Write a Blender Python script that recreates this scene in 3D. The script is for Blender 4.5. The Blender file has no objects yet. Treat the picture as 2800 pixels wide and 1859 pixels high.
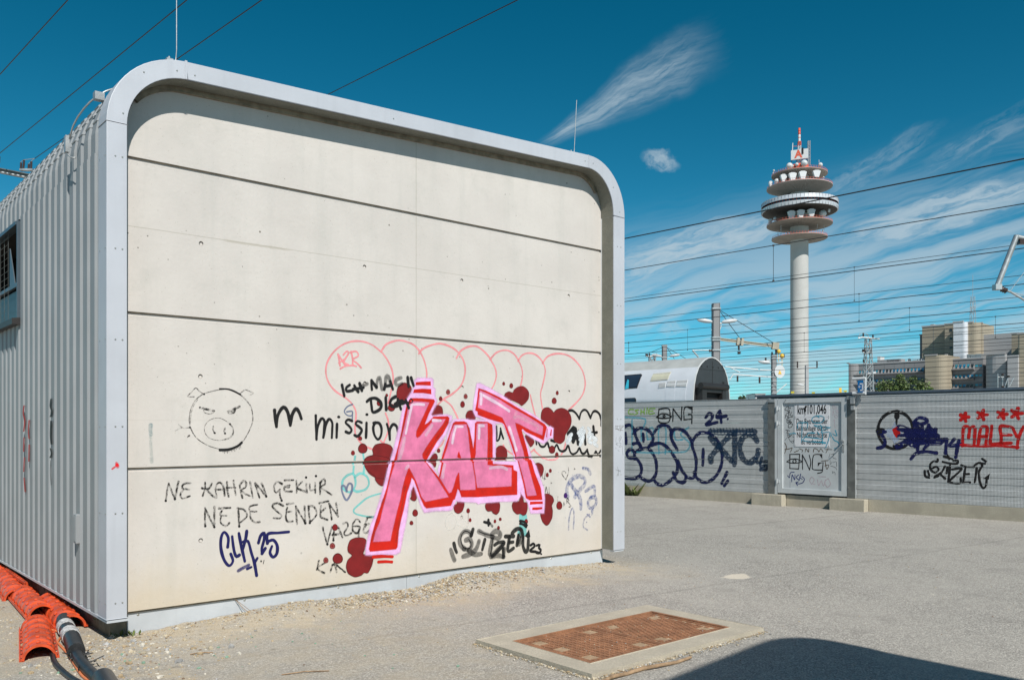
import bpy, bmesh, math, random
from mathutils import Vector, Matrix
from mathutils.geometry import tessellate_polygon
sc = bpy.context.scene
COL = sc.collection
R = math.radians
random.seed(7)

# ------------------------------------------------------------------ camera, sky, sun, exposure
cam_d = bpy.data.cameras.new('camera'); cam = bpy.data.objects.new('camera', cam_d); COL.objects.link(cam)
cam.location = (0, 0, 1.6); cam.rotation_euler = (R(90), 0, 0)
cam_d.lens = 30.055; cam_d.sensor_width = 36; cam_d.shift_y = 0.0871
cam_d.clip_start = 0.05; cam_d.clip_end = 6000
sc.camera = cam
sc.view_settings.view_transform = 'Standard'; sc.view_settings.look = 'None'
sc.view_settings.gamma = 1; sc.view_settings.use_curve_mapping = False
sc.view_settings.exposure = 0.03
sc.render.resolution_x = 1024; sc.render.resolution_y = 679
try:
    sc.cycles.transparent_max_bounces = 48; sc.cycles.max_bounces = 8
except Exception: pass

SUN_S = Vector((0.398, -0.978, 1.0)).normalized()      # direction towards the sun
sd = bpy.data.lights.new('sun', 'SUN'); sd.energy = 5.0; sd.angle = R(0.53); sd.color = (1.0, 0.955, 0.875)
sun = bpy.data.objects.new('sun', sd); COL.objects.link(sun)
sun.rotation_euler = SUN_S.to_track_quat('Z', 'Y').to_euler(); sun.location = (4, -14, 20)

def nd(nt, typ, **kw):
    n = nt.nodes.new(typ)
    for k, v in kw.items(): setattr(n, k, v)
    return n
def mth(nt, op, a, b=None, c=None, clamp=False):
    n = nt.nodes.new('ShaderNodeMath'); n.operation = op; n.use_clamp = clamp
    for i, v in enumerate((a, b, c)):
        if v is None: continue
        if isinstance(v, (int, float)): n.inputs[i].default_value = v
        else: nt.links.new(v, n.inputs[i])
    return n.outputs[0]
def smooth(nt, v, lo, hi):
    n = nt.nodes.new('ShaderNodeMapRange'); n.interpolation_type = 'SMOOTHSTEP'
    n.inputs['From Min'].default_value = lo; n.inputs['From Max'].default_value = hi
    nt.links.new(v, n.inputs['Value']); return n.outputs[0]
def mixc(nt, f, a, b, mode='MIX'):
    n = nt.nodes.new('ShaderNodeMix'); n.data_type = 'RGBA'; n.blend_type = mode
    for s, v in ((n.inputs[0], f), (n.inputs[6], a), (n.inputs[7], b)):
        if isinstance(v, (int, float)): s.default_value = v
        elif isinstance(v, tuple): s.default_value = v if len(v) == 4 else (*v, 1)
        else: nt.links.new(v, s)
    return n.outputs[2]
def noise(nt, vec, scale, detail=4, rough=.55, dist=0.0):
    n = nt.nodes.new('ShaderNodeTexNoise'); n.inputs['Scale'].default_value = scale
    n.inputs['Detail'].default_value = detail; n.inputs['Roughness'].default_value = rough
    n.inputs['Distortion'].default_value = dist
    if vec is not None: nt.links.new(vec, n.inputs['Vector'])
    return n.outputs[0]
def comb(nt, x, y, z):
    n = nt.nodes.new('ShaderNodeCombineXYZ')
    for i, v in enumerate((x, y, z)):
        if isinstance(v, (int, float)): n.inputs[i].default_value = v
        else: nt.links.new(v, n.inputs[i])
    return n.outputs[0]

w = bpy.data.worlds.new('World'); sc.world = w; w.use_nodes = True
nt = w.node_tree; nt.nodes.clear()
sky = nd(nt, 'ShaderNodeTexSky', sky_type='NISHITA'); sky.sun_disc = False
sky.sun_elevation = math.asin(SUN_S.z); sky.sun_rotation = math.atan2(SUN_S.x, SUN_S.y)
sky.altitude = 1200; sky.air_density = 1.0; sky.dust_density = 0.0; sky.ozone_density = 2.6
tc = nd(nt, 'ShaderNodeTexCoord')
sx = nd(nt, 'ShaderNodeSeparateXYZ'); nt.links.new(tc.outputs['Generated'], sx.inputs[0])
az = mth(nt, 'ARCTAN2', sx.outputs[0], sx.outputs[1])
el = mth(nt, 'ARCSINE', sx.outputs[2])
tint = mixc(nt, 1.0, sky.outputs[0], (0.02, 1.10, 1.07), 'MULTIPLY')
# pale band towards the horizon keeps the sky's own colour but lifts it a little
hz = mth(nt, 'POWER', mth(nt, 'SUBTRACT', 1.0, mth(nt, 'MAXIMUM', el, 0.0), clamp=True), 5.0)
base = mixc(nt, 1.0, tint, mixc(nt, hz, (0.06, 0.80, 0.88), (34.0, 1.55, 1.72)), 'MULTIPLY')
# cirrus: streaks in (azimuth, elevation), drawn out along a slightly rising direction
def rot(a0, e0, ang, sa, se):
    c, s = math.cos(ang), math.sin(ang)
    a = mth(nt, 'SUBTRACT', az, a0); e = mth(nt, 'SUBTRACT', el, e0)
    u = mth(nt, 'ADD', mth(nt, 'MULTIPLY', a, c), mth(nt, 'MULTIPLY', e, s))
    v = mth(nt, 'SUBTRACT', mth(nt, 'MULTIPLY', e, c), mth(nt, 'MULTIPLY', a, s))
    return mth(nt, 'MULTIPLY', u, sa), mth(nt, 'MULTIPLY', v, se)
u1, v1 = rot(0.25, 0.1, 0.19, 1.0, 1.0)
warp = mth(nt, 'MULTIPLY', mth(nt, 'SUBTRACT', noise(nt, comb(nt, u1, v1, 0.3), 5.0, 3), 0.5), 0.07)
v1w = mth(nt, 'ADD', v1, warp)
st = noise(nt, comb(nt, mth(nt, 'MULTIPLY', u1, 4.2), mth(nt, 'MULTIPLY', v1w, 38.0), 1.7), 1.0, 6, .62, .25)
fine = noise(nt, comb(nt, mth(nt, 'MULTIPLY', u1, 11), mth(nt, 'MULTIPLY', v1w, 130.0), 4.1), 1.0, 4, .6)
big = noise(nt, comb(nt, mth(nt, 'MULTIPLY', u1, 2.2), mth(nt, 'MULTIPLY', v1w, 7.0), 9.3), 1.0, 3)
den = mth(nt, 'ADD', mth(nt, 'MULTIPLY', st, .62), mth(nt, 'ADD', mth(nt, 'MULTIPLY', big, .42), mth(nt, 'MULTIPLY', fine, .14)))
elw = smooth(nt, mth(nt, 'SUBTRACT', el, mth(nt, 'MULTIPLY', az, .14)), 0.25, 0.10)
cirr = mth(nt, 'MULTIPLY', smooth(nt, den, 0.50, 0.68), elw)
low = mth(nt, 'MULTIPLY', smooth(nt, el, 0.26, 0.02), mth(nt, 'MULTIPLY', smooth(nt, den, .46, .72), .75))
# the brighter bank left and right of the tower
def bank(a0, e0, ang, la, le, k, fu, fv, seed, lo, hi):
    u, v = rot(a0, e0, ang, 1.0 / la, 1.0 / le)
    wv = mth(nt, 'ADD', v, mth(nt, 'MULTIPLY', mth(nt, 'SUBTRACT', noise(nt, comb(nt, mth(nt, 'MULTIPLY', u, 1.6), v, seed), 1.3, 4), .5), 1.3))
    d = mth(nt, 'ADD', mth(nt, 'MULTIPLY', u, u), mth(nt, 'MULTIPLY', wv, wv))
    m = smooth(nt, d, 1.0, 0.0)
    n = noise(nt, comb(nt, mth(nt, 'MULTIPLY', u, fu), mth(nt, 'MULTIPLY', wv, fv), seed), 1.0, 5, .62, .3)
    return mth(nt, 'MULTIPLY', mth(nt, 'MULTIPLY', m, smooth(nt, n, lo, hi)), k)
banks = [bank(0.215, 0.205, 0.24, 0.17, 0.030, .95, 2.4, 3.4, 2.2, .22, .62),
         bank(0.465, 0.222, 0.17, 0.15, 0.026, .95, 2.4, 3.4, 5.2, .22, .62),
         bank(0.40, 0.275, 0.42, 0.085, 0.020, .42, 2.5, 2.4, 7.2, .25, .75),
         bank(0.50, 0.285, 0.40, 0.10, 0.018, .36, 2.5, 2.6, 17.2, .3, .75),
         bank(0.172, 0.300, -0.35, 0.026, 0.013, .75, 1.6, 1.4, 31.0, .25, .65),
         bank(0.185, 0.116, 0.05, 0.024, 0.012, .55, 1.6, 1.4, 41.0, .2, .6),
         bank(0.268, 0.118, 0.05, 0.042, 0.013, .70, 1.6, 1.4, 51.0, .2, .6),
         bank(0.275, 0.055, 0.02, 0.050, 0.008, .55, 1.6, 1.4, 55.0, .2, .6)]
# the big feather of cirrus above the roof: a fan that opens to the upper right
fu_, fv_ = rot(0.028, 0.318, 0.45, 1.0, 1.0)
ft = mth(nt, 'DIVIDE', fu_, 0.228)
halfw = mth(nt, 'ADD', 0.009, mth(nt, 'MULTIPLY', smooth(nt, ft, 0.0, 0.80), 0.030))
wig = mth(nt, 'MULTIPLY', mth(nt, 'SUBTRACT', noise(nt, comb(nt, mth(nt, 'MULTIPLY', fu_, 16), mth(nt, 'MULTIPLY', fv_, 16), 3.3), 1.0, 4), .5), .9)
q = mth(nt, 'ADD', mth(nt, 'DIVIDE', fv_, halfw), wig)
rag = noise(nt, comb(nt, mth(nt, 'MULTIPLY', fu_, 7), mth(nt, 'MULTIPLY', q, 3.2), 8.8), 1.0, 7, .68, .5)
hairs = noise(nt, comb(nt, mth(nt, 'ADD', mth(nt, 'MULTIPLY', fu_, 22), mth(nt, 'MULTIPLY', fv_, -30)), mth(nt, 'ADD', mth(nt, 'MULTIPLY', fv_, 190), mth(nt, 'MULTIPLY', fu_, 55)), 6.6), 1.0, 4, .6, .2)
fm = mth(nt, 'MULTIPLY', smooth(nt, mth(nt, 'ABSOLUTE', q), 1.0, 0.05), mth(nt, 'MULTIPLY', smooth(nt, ft, -.02, .18), smooth(nt, mth(nt, 'ADD', ft, mth(nt, 'MULTIPLY', rag, .35)), 1.22, .92)))
fth = mth(nt, 'MULTIPLY', fm, mth(nt, 'MULTIPLY', mth(nt, 'ADD', mth(nt, 'MULTIPLY', smooth(nt, rag, .25, .8), .75), mth(nt, 'MULTIPLY', smooth(nt, hairs, .25, .85), .30)), .88))
tot = mth(nt, 'MAXIMUM', mth(nt, 'MULTIPLY', cirr, .75), mth(nt, 'MAXIMUM', low, fth))
for b in banks: tot = mth(nt, 'MAXIMUM', tot, b)
tot = mth(nt, 'MULTIPLY', tot, smooth(nt, sx.outputs[2], 0.0, 0.02), clamp=True)
cl = mixc(nt, mth(nt, 'MULTIPLY', tot, .85), base, (7.4, 9.0, 10.0))
bg = nd(nt, 'ShaderNodeBackground'); bg.inputs['Strength'].default_value = 0.066
nt.links.new(cl, bg.inputs['Color'])
wo = nd(nt, 'ShaderNodeOutputWorld'); nt.links.new(bg.outputs[0], wo.inputs[0])

# ------------------------------------------------------------------ measuring helpers (turn photo measurements into points on real planes)
F, CX, HY, HC = 2337.6, 1400.0, 1173.5, 1.6
EYE = Vector((0, 0, HC))
def ray(x, y): return Vector(((x - CX) / F, 1.0, (HY - y) / F))
class Frame:
    """a local frame standing on the ground: x to the right, y away, z up"""
    def __init__(s, ox, oy, ang):
        s.o = Vector((ox, oy, 0)); s.a = ang
        s.x = Vector((math.cos(ang), math.sin(ang), 0)); s.y = Vector((-math.sin(ang), math.cos(ang), 0))
    def on_y(s, px, py, k=0.0):       # the point of the plane y = k that is seen at (px, py) -> (x, z)
        r = ray(px, py); t = ((s.o - EYE).dot(s.y) + k) / r.dot(s.y); p = EYE + t * r - s.o
        return p.dot(s.x), p.z
    def on_x(s, px, py, k=0.0):
        r = ray(px, py); t = ((s.o - EYE).dot(s.x) + k) / r.dot(s.x); p = EYE + t * r - s.o
        return p.dot(s.y), p.z
    def on_z(s, px, py, k=0.0):
        r = ray(px, py); t = (k - HC) / r.z; p = EYE + t * r - s.o
        return p.dot(s.x), p.dot(s.y)
    def place(s, ob): ob.location = s.o; ob.rotation_euler = (0, 0, s.a)
    def w(s, x, y, z=0): v = s.o + s.x * x + s.y * y; v.z = z; return v
SH = Frame(-2.97568767, 6.63737356, math.atan2(.6551, .7555))          # the shelter: x along its front wall
FE = Frame(5.0, 23.54583171 - .99122115 * 5, math.atan2(-.70398246, .71021735))   # the fence

# ------------------------------------------------------------------ object helpers
def tag(o, label=None, cat=None, group=None, kind=None):
    for k, v in (('label', label), ('category', cat), ('group', group), ('kind', kind)):
        if v: o[k] = v
    return o
def empty(name, label, cat, loc=(0, 0, 0), rz=0, group=None):
    o = bpy.data.objects.new(name, None); COL.objects.link(o); o.location = loc; o.rotation_euler = (0, 0, rz)
    o.empty_display_size = .3
    return tag(o, label, cat, group)
def link(name, me, parent=None):
    o = bpy.data.objects.new(name, me); COL.objects.link(o)
    if parent is not None: o.parent = parent
    return o
def copy_tree(o, parent=None):
    c = o.copy(); COL.objects.link(c); c.parent = parent
    for ch in o.children: copy_tree(ch, c)
    return c

class MB:
    def __init__(s): s.v = []; s.f = []; s.m = []; s.sm = []
    def quad(s, *p, m=0, sm=False):
        i = len(s.v); s.v += [tuple(a) for a in p]; s.f.append(tuple(range(i, i + len(p)))); s.m.append(m); s.sm.append(sm)
    def grid(s, rows, m=0, sm=False, closed=False):
        i = len(s.v); n = len(rows[0])
        for r in rows: s.v += [tuple(a) for a in r]
        for a in range(len(rows) - 1):
            for b in range(n if closed else n - 1):
                c = (b + 1) % n
                s.f.append((i + a * n + b, i + a * n + c, i + (a + 1) * n + c, i + (a + 1) * n + b)); s.m.append(m); s.sm.append(sm)
    def box(s, x0, x1, y0, y1, z0, z1, m=0, M=None):
        p = [Vector(q) for q in ((x0, y0, z0), (x1, y0, z0), (x1, y1, z0), (x0, y1, z0), (x0, y0, z1), (x1, y0, z1), (x1, y1, z1), (x0, y1, z1))]
        if M is not None: p = [M @ q for q in p]
        i = len(s.v); s.v += [tuple(q) for q in p]
        for f in ((0, 3, 2, 1), (4, 5, 6, 7), (0, 1, 5, 4), (1, 2, 6, 5), (2, 3, 7, 6), (3, 0, 4, 7)):
            s.f.append(tuple(i + a for a in f)); s.m.append(m); s.sm.append(False)
        return s
    def prism(s, poly, lo, hi, axis='z', m=0, sm=False, cap=True):
        """poly of (a,b); axis z:(x,y) y:(x,z) x:(y,z)"""
        def P(a, b, c): return {'z': (a, b, c), 'y': (a, c, b), 'x': (c, a, b)}[axis]
        i = len(s.v); n = len(poly)
        s.v += [P(a, b, lo) for a, b in poly] + [P(a, b, hi) for a, b in poly]
        for k in range(n):
            s.f.append((i + k, i + (k + 1) % n, i + n + (k + 1) % n, i + n + k)); s.m.append(m); s.sm.append(sm)
        if cap:
            for t in tessellate_polygon([[Vector((a, b, 0)) for a, b in poly]]):
                s.f.append(tuple(i + a for a in t)); s.m.append(m); s.sm.append(False)
                s.f.append(tuple(i + n + a for a in reversed(t))); s.m.append(m); s.sm.append(False)
        return s
    def tube(s, pts, r, n=6, m=0, sm=True, cap=True, r2=None):
        pts = [Vector(p) for p in pts]; rows = []
        L = len(pts); up = None
        for k, p in enumerate(pts):
            d = (pts[min(k + 1, L - 1)] - pts[max(k - 1, 0)]).normalized()
            if up is None: up = Vector((0, 0, 1)) if abs(d.z) < .9 else Vector((1, 0, 0))
            a = d.cross(up).normalized(); b = a.cross(d).normalized(); up = b
            rr = r[k] if isinstance(r, (list, tuple)) else (r if r2 is None else r + (r2 - r) * k / (L - 1))
            rows.append([p + (a * math.cos(2 * math.pi * j / n) + b * math.sin(2 * math.pi * j / n)) * rr for j in range(n)])
        s.grid(rows, m, sm, closed=True)
        if cap:
            s.quad(*reversed(rows[0]), m=m); s.quad(*rows[-1], m=m)
        return s
    def lathe(s, prof, c=(0, 0), n=32, m=0, sm=True, z0=0):
        rows = [[(c[0] + r * math.cos(2 * math.pi * j / n), c[1] + r * math.sin(2 * math.pi * j / n), z + z0) for j in range(n)] for r, z in prof]
        s.grid(rows, m, sm, closed=True); return s
    def build(s, name, mats, parent=None, recalc=True, bevel=0, seg=1):
        me = bpy.data.meshes.new(name); me.from_pydata(s.v, [], s.f)
        for mt in (mats if isinstance(mats, (list, tuple)) else [mats]): me.materials.append(mt)
        me.polygons.foreach_set('material_index', s.m); me.polygons.foreach_set('use_smooth', s.sm)
        if recalc or bevel:
            bm = bmesh.new(); bm.from_mesh(me)
            if bevel:
                bmesh.ops.remove_doubles(bm, verts=bm.verts, dist=1e-5)
                es = [e for e in bm.edges if len(e.link_faces) == 2 and e.calc_face_angle(0) > .6]
                bmesh.ops.bevel(bm, geom=es, offset=bevel, segments=seg, affect='EDGES', profile=.6)
            bmesh.ops.recalc_face_normals(bm, faces=bm.faces); bm.to_mesh(me); bm.free()
        me.update()
        return link(name, me, parent)

# ------------------------------------------------------------------ materials
def mat(name, col, rough=.6, metal=0.0, var=.12, vscale=3.0, bump=0.0, bscale=40.0, grain=0.0, gscale=120.0, spec=.5, coords='Object', streak=0.0):
    m = bpy.data.materials.new(name); m.use_nodes = True; nt = m.node_tree
    b = nt.nodes['Principled BSDF']; b.inputs['Roughness'].default_value = rough; b.inputs['Metallic'].default_value = metal
    b.inputs['Specular IOR Level'].default_value = spec
    tcn = nd(nt, 'ShaderNodeTexCoord'); v = tcn.outputs[coords]
    c = (*col, 1)
    if var:
        n = noise(nt, v, vscale, 5); f = smooth(nt, n, .3, .7)
        c = mixc(nt, f, tuple(x * (1 - var) for x in col), tuple(min(1, x * (1 + var)) for x in col))
    if streak:
        mp = nd(nt, 'ShaderNodeMapping'); mp.inputs['Scale'].default_value = (14, 14, .7); nt.links.new(v, mp.inputs[0])
        f = smooth(nt, noise(nt, mp.outputs[0], 1.0, 5, .6), .48, .75)
        c = mixc(nt, mth(nt, 'MULTIPLY', f, streak), c, tuple(x * .55 for x in col))
    if grain:
        n = noise(nt, v, gscale, 2, .6); f = smooth(nt, n, .25, .75)
        c = mixc(nt, mth(nt, 'MULTIPLY', f, 1.0), c, tuple(x * (1 - grain) for x in col)) if not isinstance(c, tuple) else mixc(nt, f, tuple(x * (1 - grain) for x in col), tuple(min(1, x * (1 + grain)) for x in col))
    if isinstance(c, tuple): b.inputs['Base Color'].default_value = c
    else: nt.links.new(c, b.inputs['Base Color'])
    if bump:
        bp = nd(nt, 'ShaderNodeBump'); bp.inputs['Strength'].default_value = min(1, bump); bp.inputs['Distance'].default_value = .01
        nt.links.new(noise(nt, v, bscale, 4, .6), bp.inputs['Height']); nt.links.new(bp.outputs[0], b.inputs['Normal'])
    return m
def srgb(r, g, b):
    f = lambda c: (c / 255 / 12.92) if c / 255 <= .04045 else ((c / 255 + .055) / 1.055) ** 2.4
    return (f(r), f(g), f(b))

M = {}
M['fascia'] = mat('fascia_paint', (.49, .51, .56), .5, .12, .05, 2.0, streak=.12, spec=.3)
M['sheet'] = mat('sheet_metal_paint', (.285, .30, .315), .55, .10, .05, 2.0, streak=.12, spec=.2)
M['soffit'] = mat('soffit_mesh', (.23, .23, .19), .6, .1, .15, 6, .5, 260, grain=.35, gscale=180)
M['dark'] = mat('dark_void', (.012, .012, .013), .8, 0, 0)
M['plinth'] = mat('plinth_panel', (.52, .55, .59), .45, .15, .07, 2.5, streak=.12)
M['joint'] = mat('joint_strip', (.24, .20, .145), .8, 0, .3, 12)
M['screw'] = mat('screw_steel', (.45, .45, .42), .35, .8, 0)
M['louvre'] = mat('louvre_frame', (.09, .12, .15), .4, .4, .1, 4)
M['glass'] = mat('dark_glass', (.02, .024, .028), .35, 0, 0)
M['steel'] = mat('galvanised_steel', (.42, .44, .45), .42, .55, .18, 5, .15, 30)
M['post'] = mat('fence_post_paint', (.15, .155, .15), .5, .35, .22, 6)
M['gate'] = mat('gate_paint', (.53, .56, .58), .42, .15, .06, 3)
M['gatepanel'] = mat('gate_sheet', (.50, .53, .55), .42, .15, .06, 3)
M['conc'] = mat('kerb_concrete', (.42, .385, .31), .85, 0, .2, 3, .4, 40, grain=.18, gscale=70, streak=.35)
M['manconc'] = mat('manhole_concrete', (.46, .415, .335), .88, 0, .14, 5, .5, 50, grain=.22, gscale=90)
M['rust'] = mat('rusty_iron', (.33, .155, .08), .8, .1, .38, 9, .5, 60, grain=.3, gscale=110)
M['rustlight'] = mat('rust_sand', (.42, .29, .18), .9, 0, .3, 14, .5, 60, grain=.3, gscale=110)
M['rustgap'] = mat('rust_gap_sand', (.56, .43, .30), .9, 0, .45, 6, .5, 60, grain=.3, gscale=110)
M['orange'] = mat('orange_plastic', (.60, .075, .020), .38, 0, .32, 7, .1, 30, spec=.6)
M['black'] = mat('black_rubber', (.022, .023, .025), .38, 0, .3, 12, .2, 60)
M['tape'] = mat('grey_tape', (.50, .50, .50), .75, 0, .3, 40, .8, 60)
M['cord'] = mat('orange_cord', (.68, .22, .09), .5, 0, .1, 8)
M['wire'] = mat('wire_dark', (.028, .028, .032), .5, .3, 0)
M['insul'] = mat('brown_insulator', (.045, .025, .02), .3, 0, .1, 5)
M['wood'] = mat('bark_wood', (.30, .20, .12), .85, 0, .3, 18, .8, 60)
M['stone'] = mat('gravel_stone', (.48, .42, .33), .85, 0, .35, 9, .4, 60)
M['train'] = mat('train_silver', (.66, .68, .73), .34, .10, .04, 1.5, streak=.08)
M['trainroof'] = mat('train_roof', (.46, .47, .46), .5, .15, .08, 2)
M['trainend'] = mat('train_end_dark', (.040, .042, .046), .45, .1, .1, 2)
M['trainblack'] = mat('train_rubber', (.02, .018, .018), .5, 0, .1, 3)
M['grille'] = mat('vent_cream', (.56, .54, .42), .6, 0, .05, 3)
M['white'] = mat('white_paint', (.62, .63, .64), .4, 0, .04, 2)
M['red'] = mat('red_orange_paint', (.62, .10, .05), .5, 0, .12, 1)
M['blue'] = mat('sign_blue', (.008, .13, .36), .4, 0, .05, 3)
M['sign'] = mat('sign_white', (.66, .67, .70), .35, 0, .03, 3)
M['ink'] = mat('print_black', (.012, .012, .012), .5, 0, 0)
M['yellow'] = mat('sign_yellow', (.72, .45, .05), .5, 0, .05, 3)
M['olive'] = mat('sign_olive', (.45, .38, .02), .5, 0, .05, 3)
M['lamp'] = mat('lamp_housing', (.58, .60, .62), .35, 0, .03, 2)
M['tconc'] = mat('tower_concrete', (.46, .455, .445), .85, 0, .07, .12, .0, streak=0)
M['tdisc'] = mat('tower_platform', (.31, .285, .255), .85, 0, .12, .2)
M['tdrum'] = mat('tower_drum_panels', (.60, .62, .67), .35, .2, .05, .3)
M['twin'] = mat('tower_glass', (.02, .035, .06), .15, 0, .2, .5)
M['tdark'] = mat('tower_dark', (.05, .045, .04), .7, 0, .2, .3)
M['tan'] = mat('tan_cladding', (.34, .295, .225), .8, 0, .07, .08)
M['grey'] = mat('grey_cladding', (.235, .235, .245), .75, 0, .07, .08)
M['lgrey'] = mat('pale_cladding', (.36, .36, .37), .75, 0, .06, .08)
M['dgrey'] = mat('dark_grey_cladding', (.17, .175, .185), .75, 0, .06, .08)  # the darkest grey, for joints, window frames and dark blocks
M['bglass'] = mat('blue_window', (.02, .27, .48), .4, 0, .5, .35)
M['bglass2'] = mat('dark_window', (.03, .035, .045), .12, 0, .3, .35)
M['bglass3'] = mat('curtain_window', (.16, .10, .09), .3, 0, .3, .35)
M['teal'] = mat('teal_window', (.04, .40, .54), .4, 0, .3, .35)
M['leaf'] = mat('leaf_green', (.12, .17, .05), .6, 0, .55, .9)
M['leafd'] = mat('leaf_dark', (.05, .08, .028), .7, 0, .4, .9)
M['trunk'] = mat('trunk_brown', (.10, .075, .05), .9, 0, .2, 3)
M['weed'] = mat('weed_green', (.10, .13, .03), .7, 0, .4, 9)
M['paleglass'] = mat('glass_shard', (.20, .32, .24), .15, 0, .2, 9)

# concrete of the front wall: pale, mottled, pitted, yellower where rain splashes it
def wall_material():
    m = bpy.data.materials.new('wall_concrete'); m.use_nodes = True; nt = m.node_tree
    b = nt.nodes['Principled BSDF']; b.inputs['Roughness'].default_value = .82; b.inputs['Specular IOR Level'].default_value = .3
    v = nd(nt, 'ShaderNodeTexCoord').outputs['Object']
    s = nd(nt, 'ShaderNodeSeparateXYZ'); nt.links.new(v, s.inputs[0]); X, Z = s.outputs[0], s.outputs[2]
    c = mixc(nt, smooth(nt, noise(nt, v, 1.3, 6, .6), .3, .72), (.538, .505, .478), (.60, .566, .536))
    c = mixc(nt, mth(nt, 'MULTIPLY', smooth(nt, noise(nt, comb(nt, mth(nt, 'MULTIPLY', X, 5), 0, mth(nt, 'MULTIPLY', Z, .5)), 1.0, 6, .6), .48, .72), .38), c, (.46, .45, .425))
    c = mixc(nt, mth(nt, 'MULTIPLY', smooth(nt, noise(nt, v, 3.1, 6, .72), .50, .72), .45), c, (.47, .455, .425))
    c = mixc(nt, mth(nt, 'MULTIPLY', smooth(nt, noise(nt, v, 26, 3, .6), .45, .75), .12), c, (.48, .46, .41))
    low = smooth(nt, mth(nt, 'ADD', Z, mth(nt, 'MULTIPLY', noise(nt, v, 2.2, 5, .65), -.7)), .35, -.25)
    leftw = smooth(nt, X, 5.0, 0.0)
    c = mixc(nt, mth(nt, 'MULTIPLY', low, mth(nt, 'ADD', .25, mth(nt, 'MULTIPLY', leftw, .42))), c, (.53, .445, .32))
    # air holes
    vo = nd(nt, 'ShaderNodeTexVoronoi'); vo.inputs['Scale'].default_value = 13; nt.links.new(v, vo.inputs['Vector'])
    sep = nd(nt, 'ShaderNodeSeparateColor'); nt.links.new(vo.outputs['Color'], sep.inputs[0])
    rr = mth(nt, 'MULTIPLY', mth(nt, 'SUBTRACT', sep.outputs[0], .54, clamp=True), .20)
    patch = smooth(nt, noise(nt, v, 1.1, 2), .42, .6)
    pit = mth(nt, 'MULTIPLY', mth(nt, 'LESS_THAN', vo.outputs['Distance'], mth(nt, 'MULTIPLY', rr, mth(nt, 'ADD', patch, .35))), 1.0)
    up = mth(nt, 'ADD', .45, mth(nt, 'MULTIPLY', smooth(nt, Z, 1.2, 3.6), .55))
    c = mixc(nt, mth(nt, 'MULTIPLY', pit, mth(nt, 'MULTIPLY', up, .8)), c, (.10, .09, .07))
    vo2 = nd(nt, 'ShaderNodeTexVoronoi'); vo2.inputs['Scale'].default_value = 42; nt.links.new(v, vo2.inputs['Vector'])
    sep2 = nd(nt, 'ShaderNodeSeparateColor'); nt.links.new(vo2.outputs['Color'], sep2.inputs[0])
    pit2 = mth(nt, 'LESS_THAN', vo2.outputs['Distance'], mth(nt, 'MULTIPLY', mth(nt, 'SUBTRACT', sep2.outputs[1], .80, clamp=True), .8))
    c = mixc(nt, mth(nt, 'MULTIPLY', pit2, .35), c, (.25, .22, .17))
    # formwork seams: hairlines in the cast surface
    def line(coord, at, wd, k, c):
        d = mth(nt, 'ABSOLUTE', mth(nt, 'SUBTRACT', mth(nt, 'ADD', coord, mth(nt, 'MULTIPLY', noise(nt, v, 8, 2), .004)), at + .002))
        return mixc(nt, mth(nt, 'MULTIPLY', smooth(nt, d, wd, wd * .3), k), c, (.34, .32, .27))
    c = line(Z, 3.178, .005, .55, c); c = line(Z, 1.672, .003, .22, c); c = line(X, 2.692, .006, .60, c)
    smear = mth(nt, 'MULTIPLY', smooth(nt, mth(nt, 'ABSOLUTE', mth(nt, 'SUBTRACT', Z, mth(nt, 'ADD', 3.165, mth(nt, 'MULTIPLY', noise(nt, v, 14, 3), .02)))), .016, .004),
                mth(nt, 'MULTIPLY', smooth(nt, X, .72, .80), smooth(nt, X, 1.40, 1.25)))
    c = mixc(nt, mth(nt, 'MULTIPLY', smear, .5), c, (.36, .33, .27))
    nt.links.new(c, b.inputs['Base Color'])
    bp = nd(nt, 'ShaderNodeBump'); bp.inputs['Strength'].default_value = .35; bp.inputs['Distance'].default_value = .006
    h = mth(nt, 'SUBTRACT', noise(nt, v, 30, 5, .6), mth(nt, 'MULTIPLY', pit, .8))
    nt.links.new(h, bp.inputs['Height']); nt.links.new(bp.outputs[0], b.inputs['Normal'])
    return m
M['wall'] = wall_material()

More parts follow.
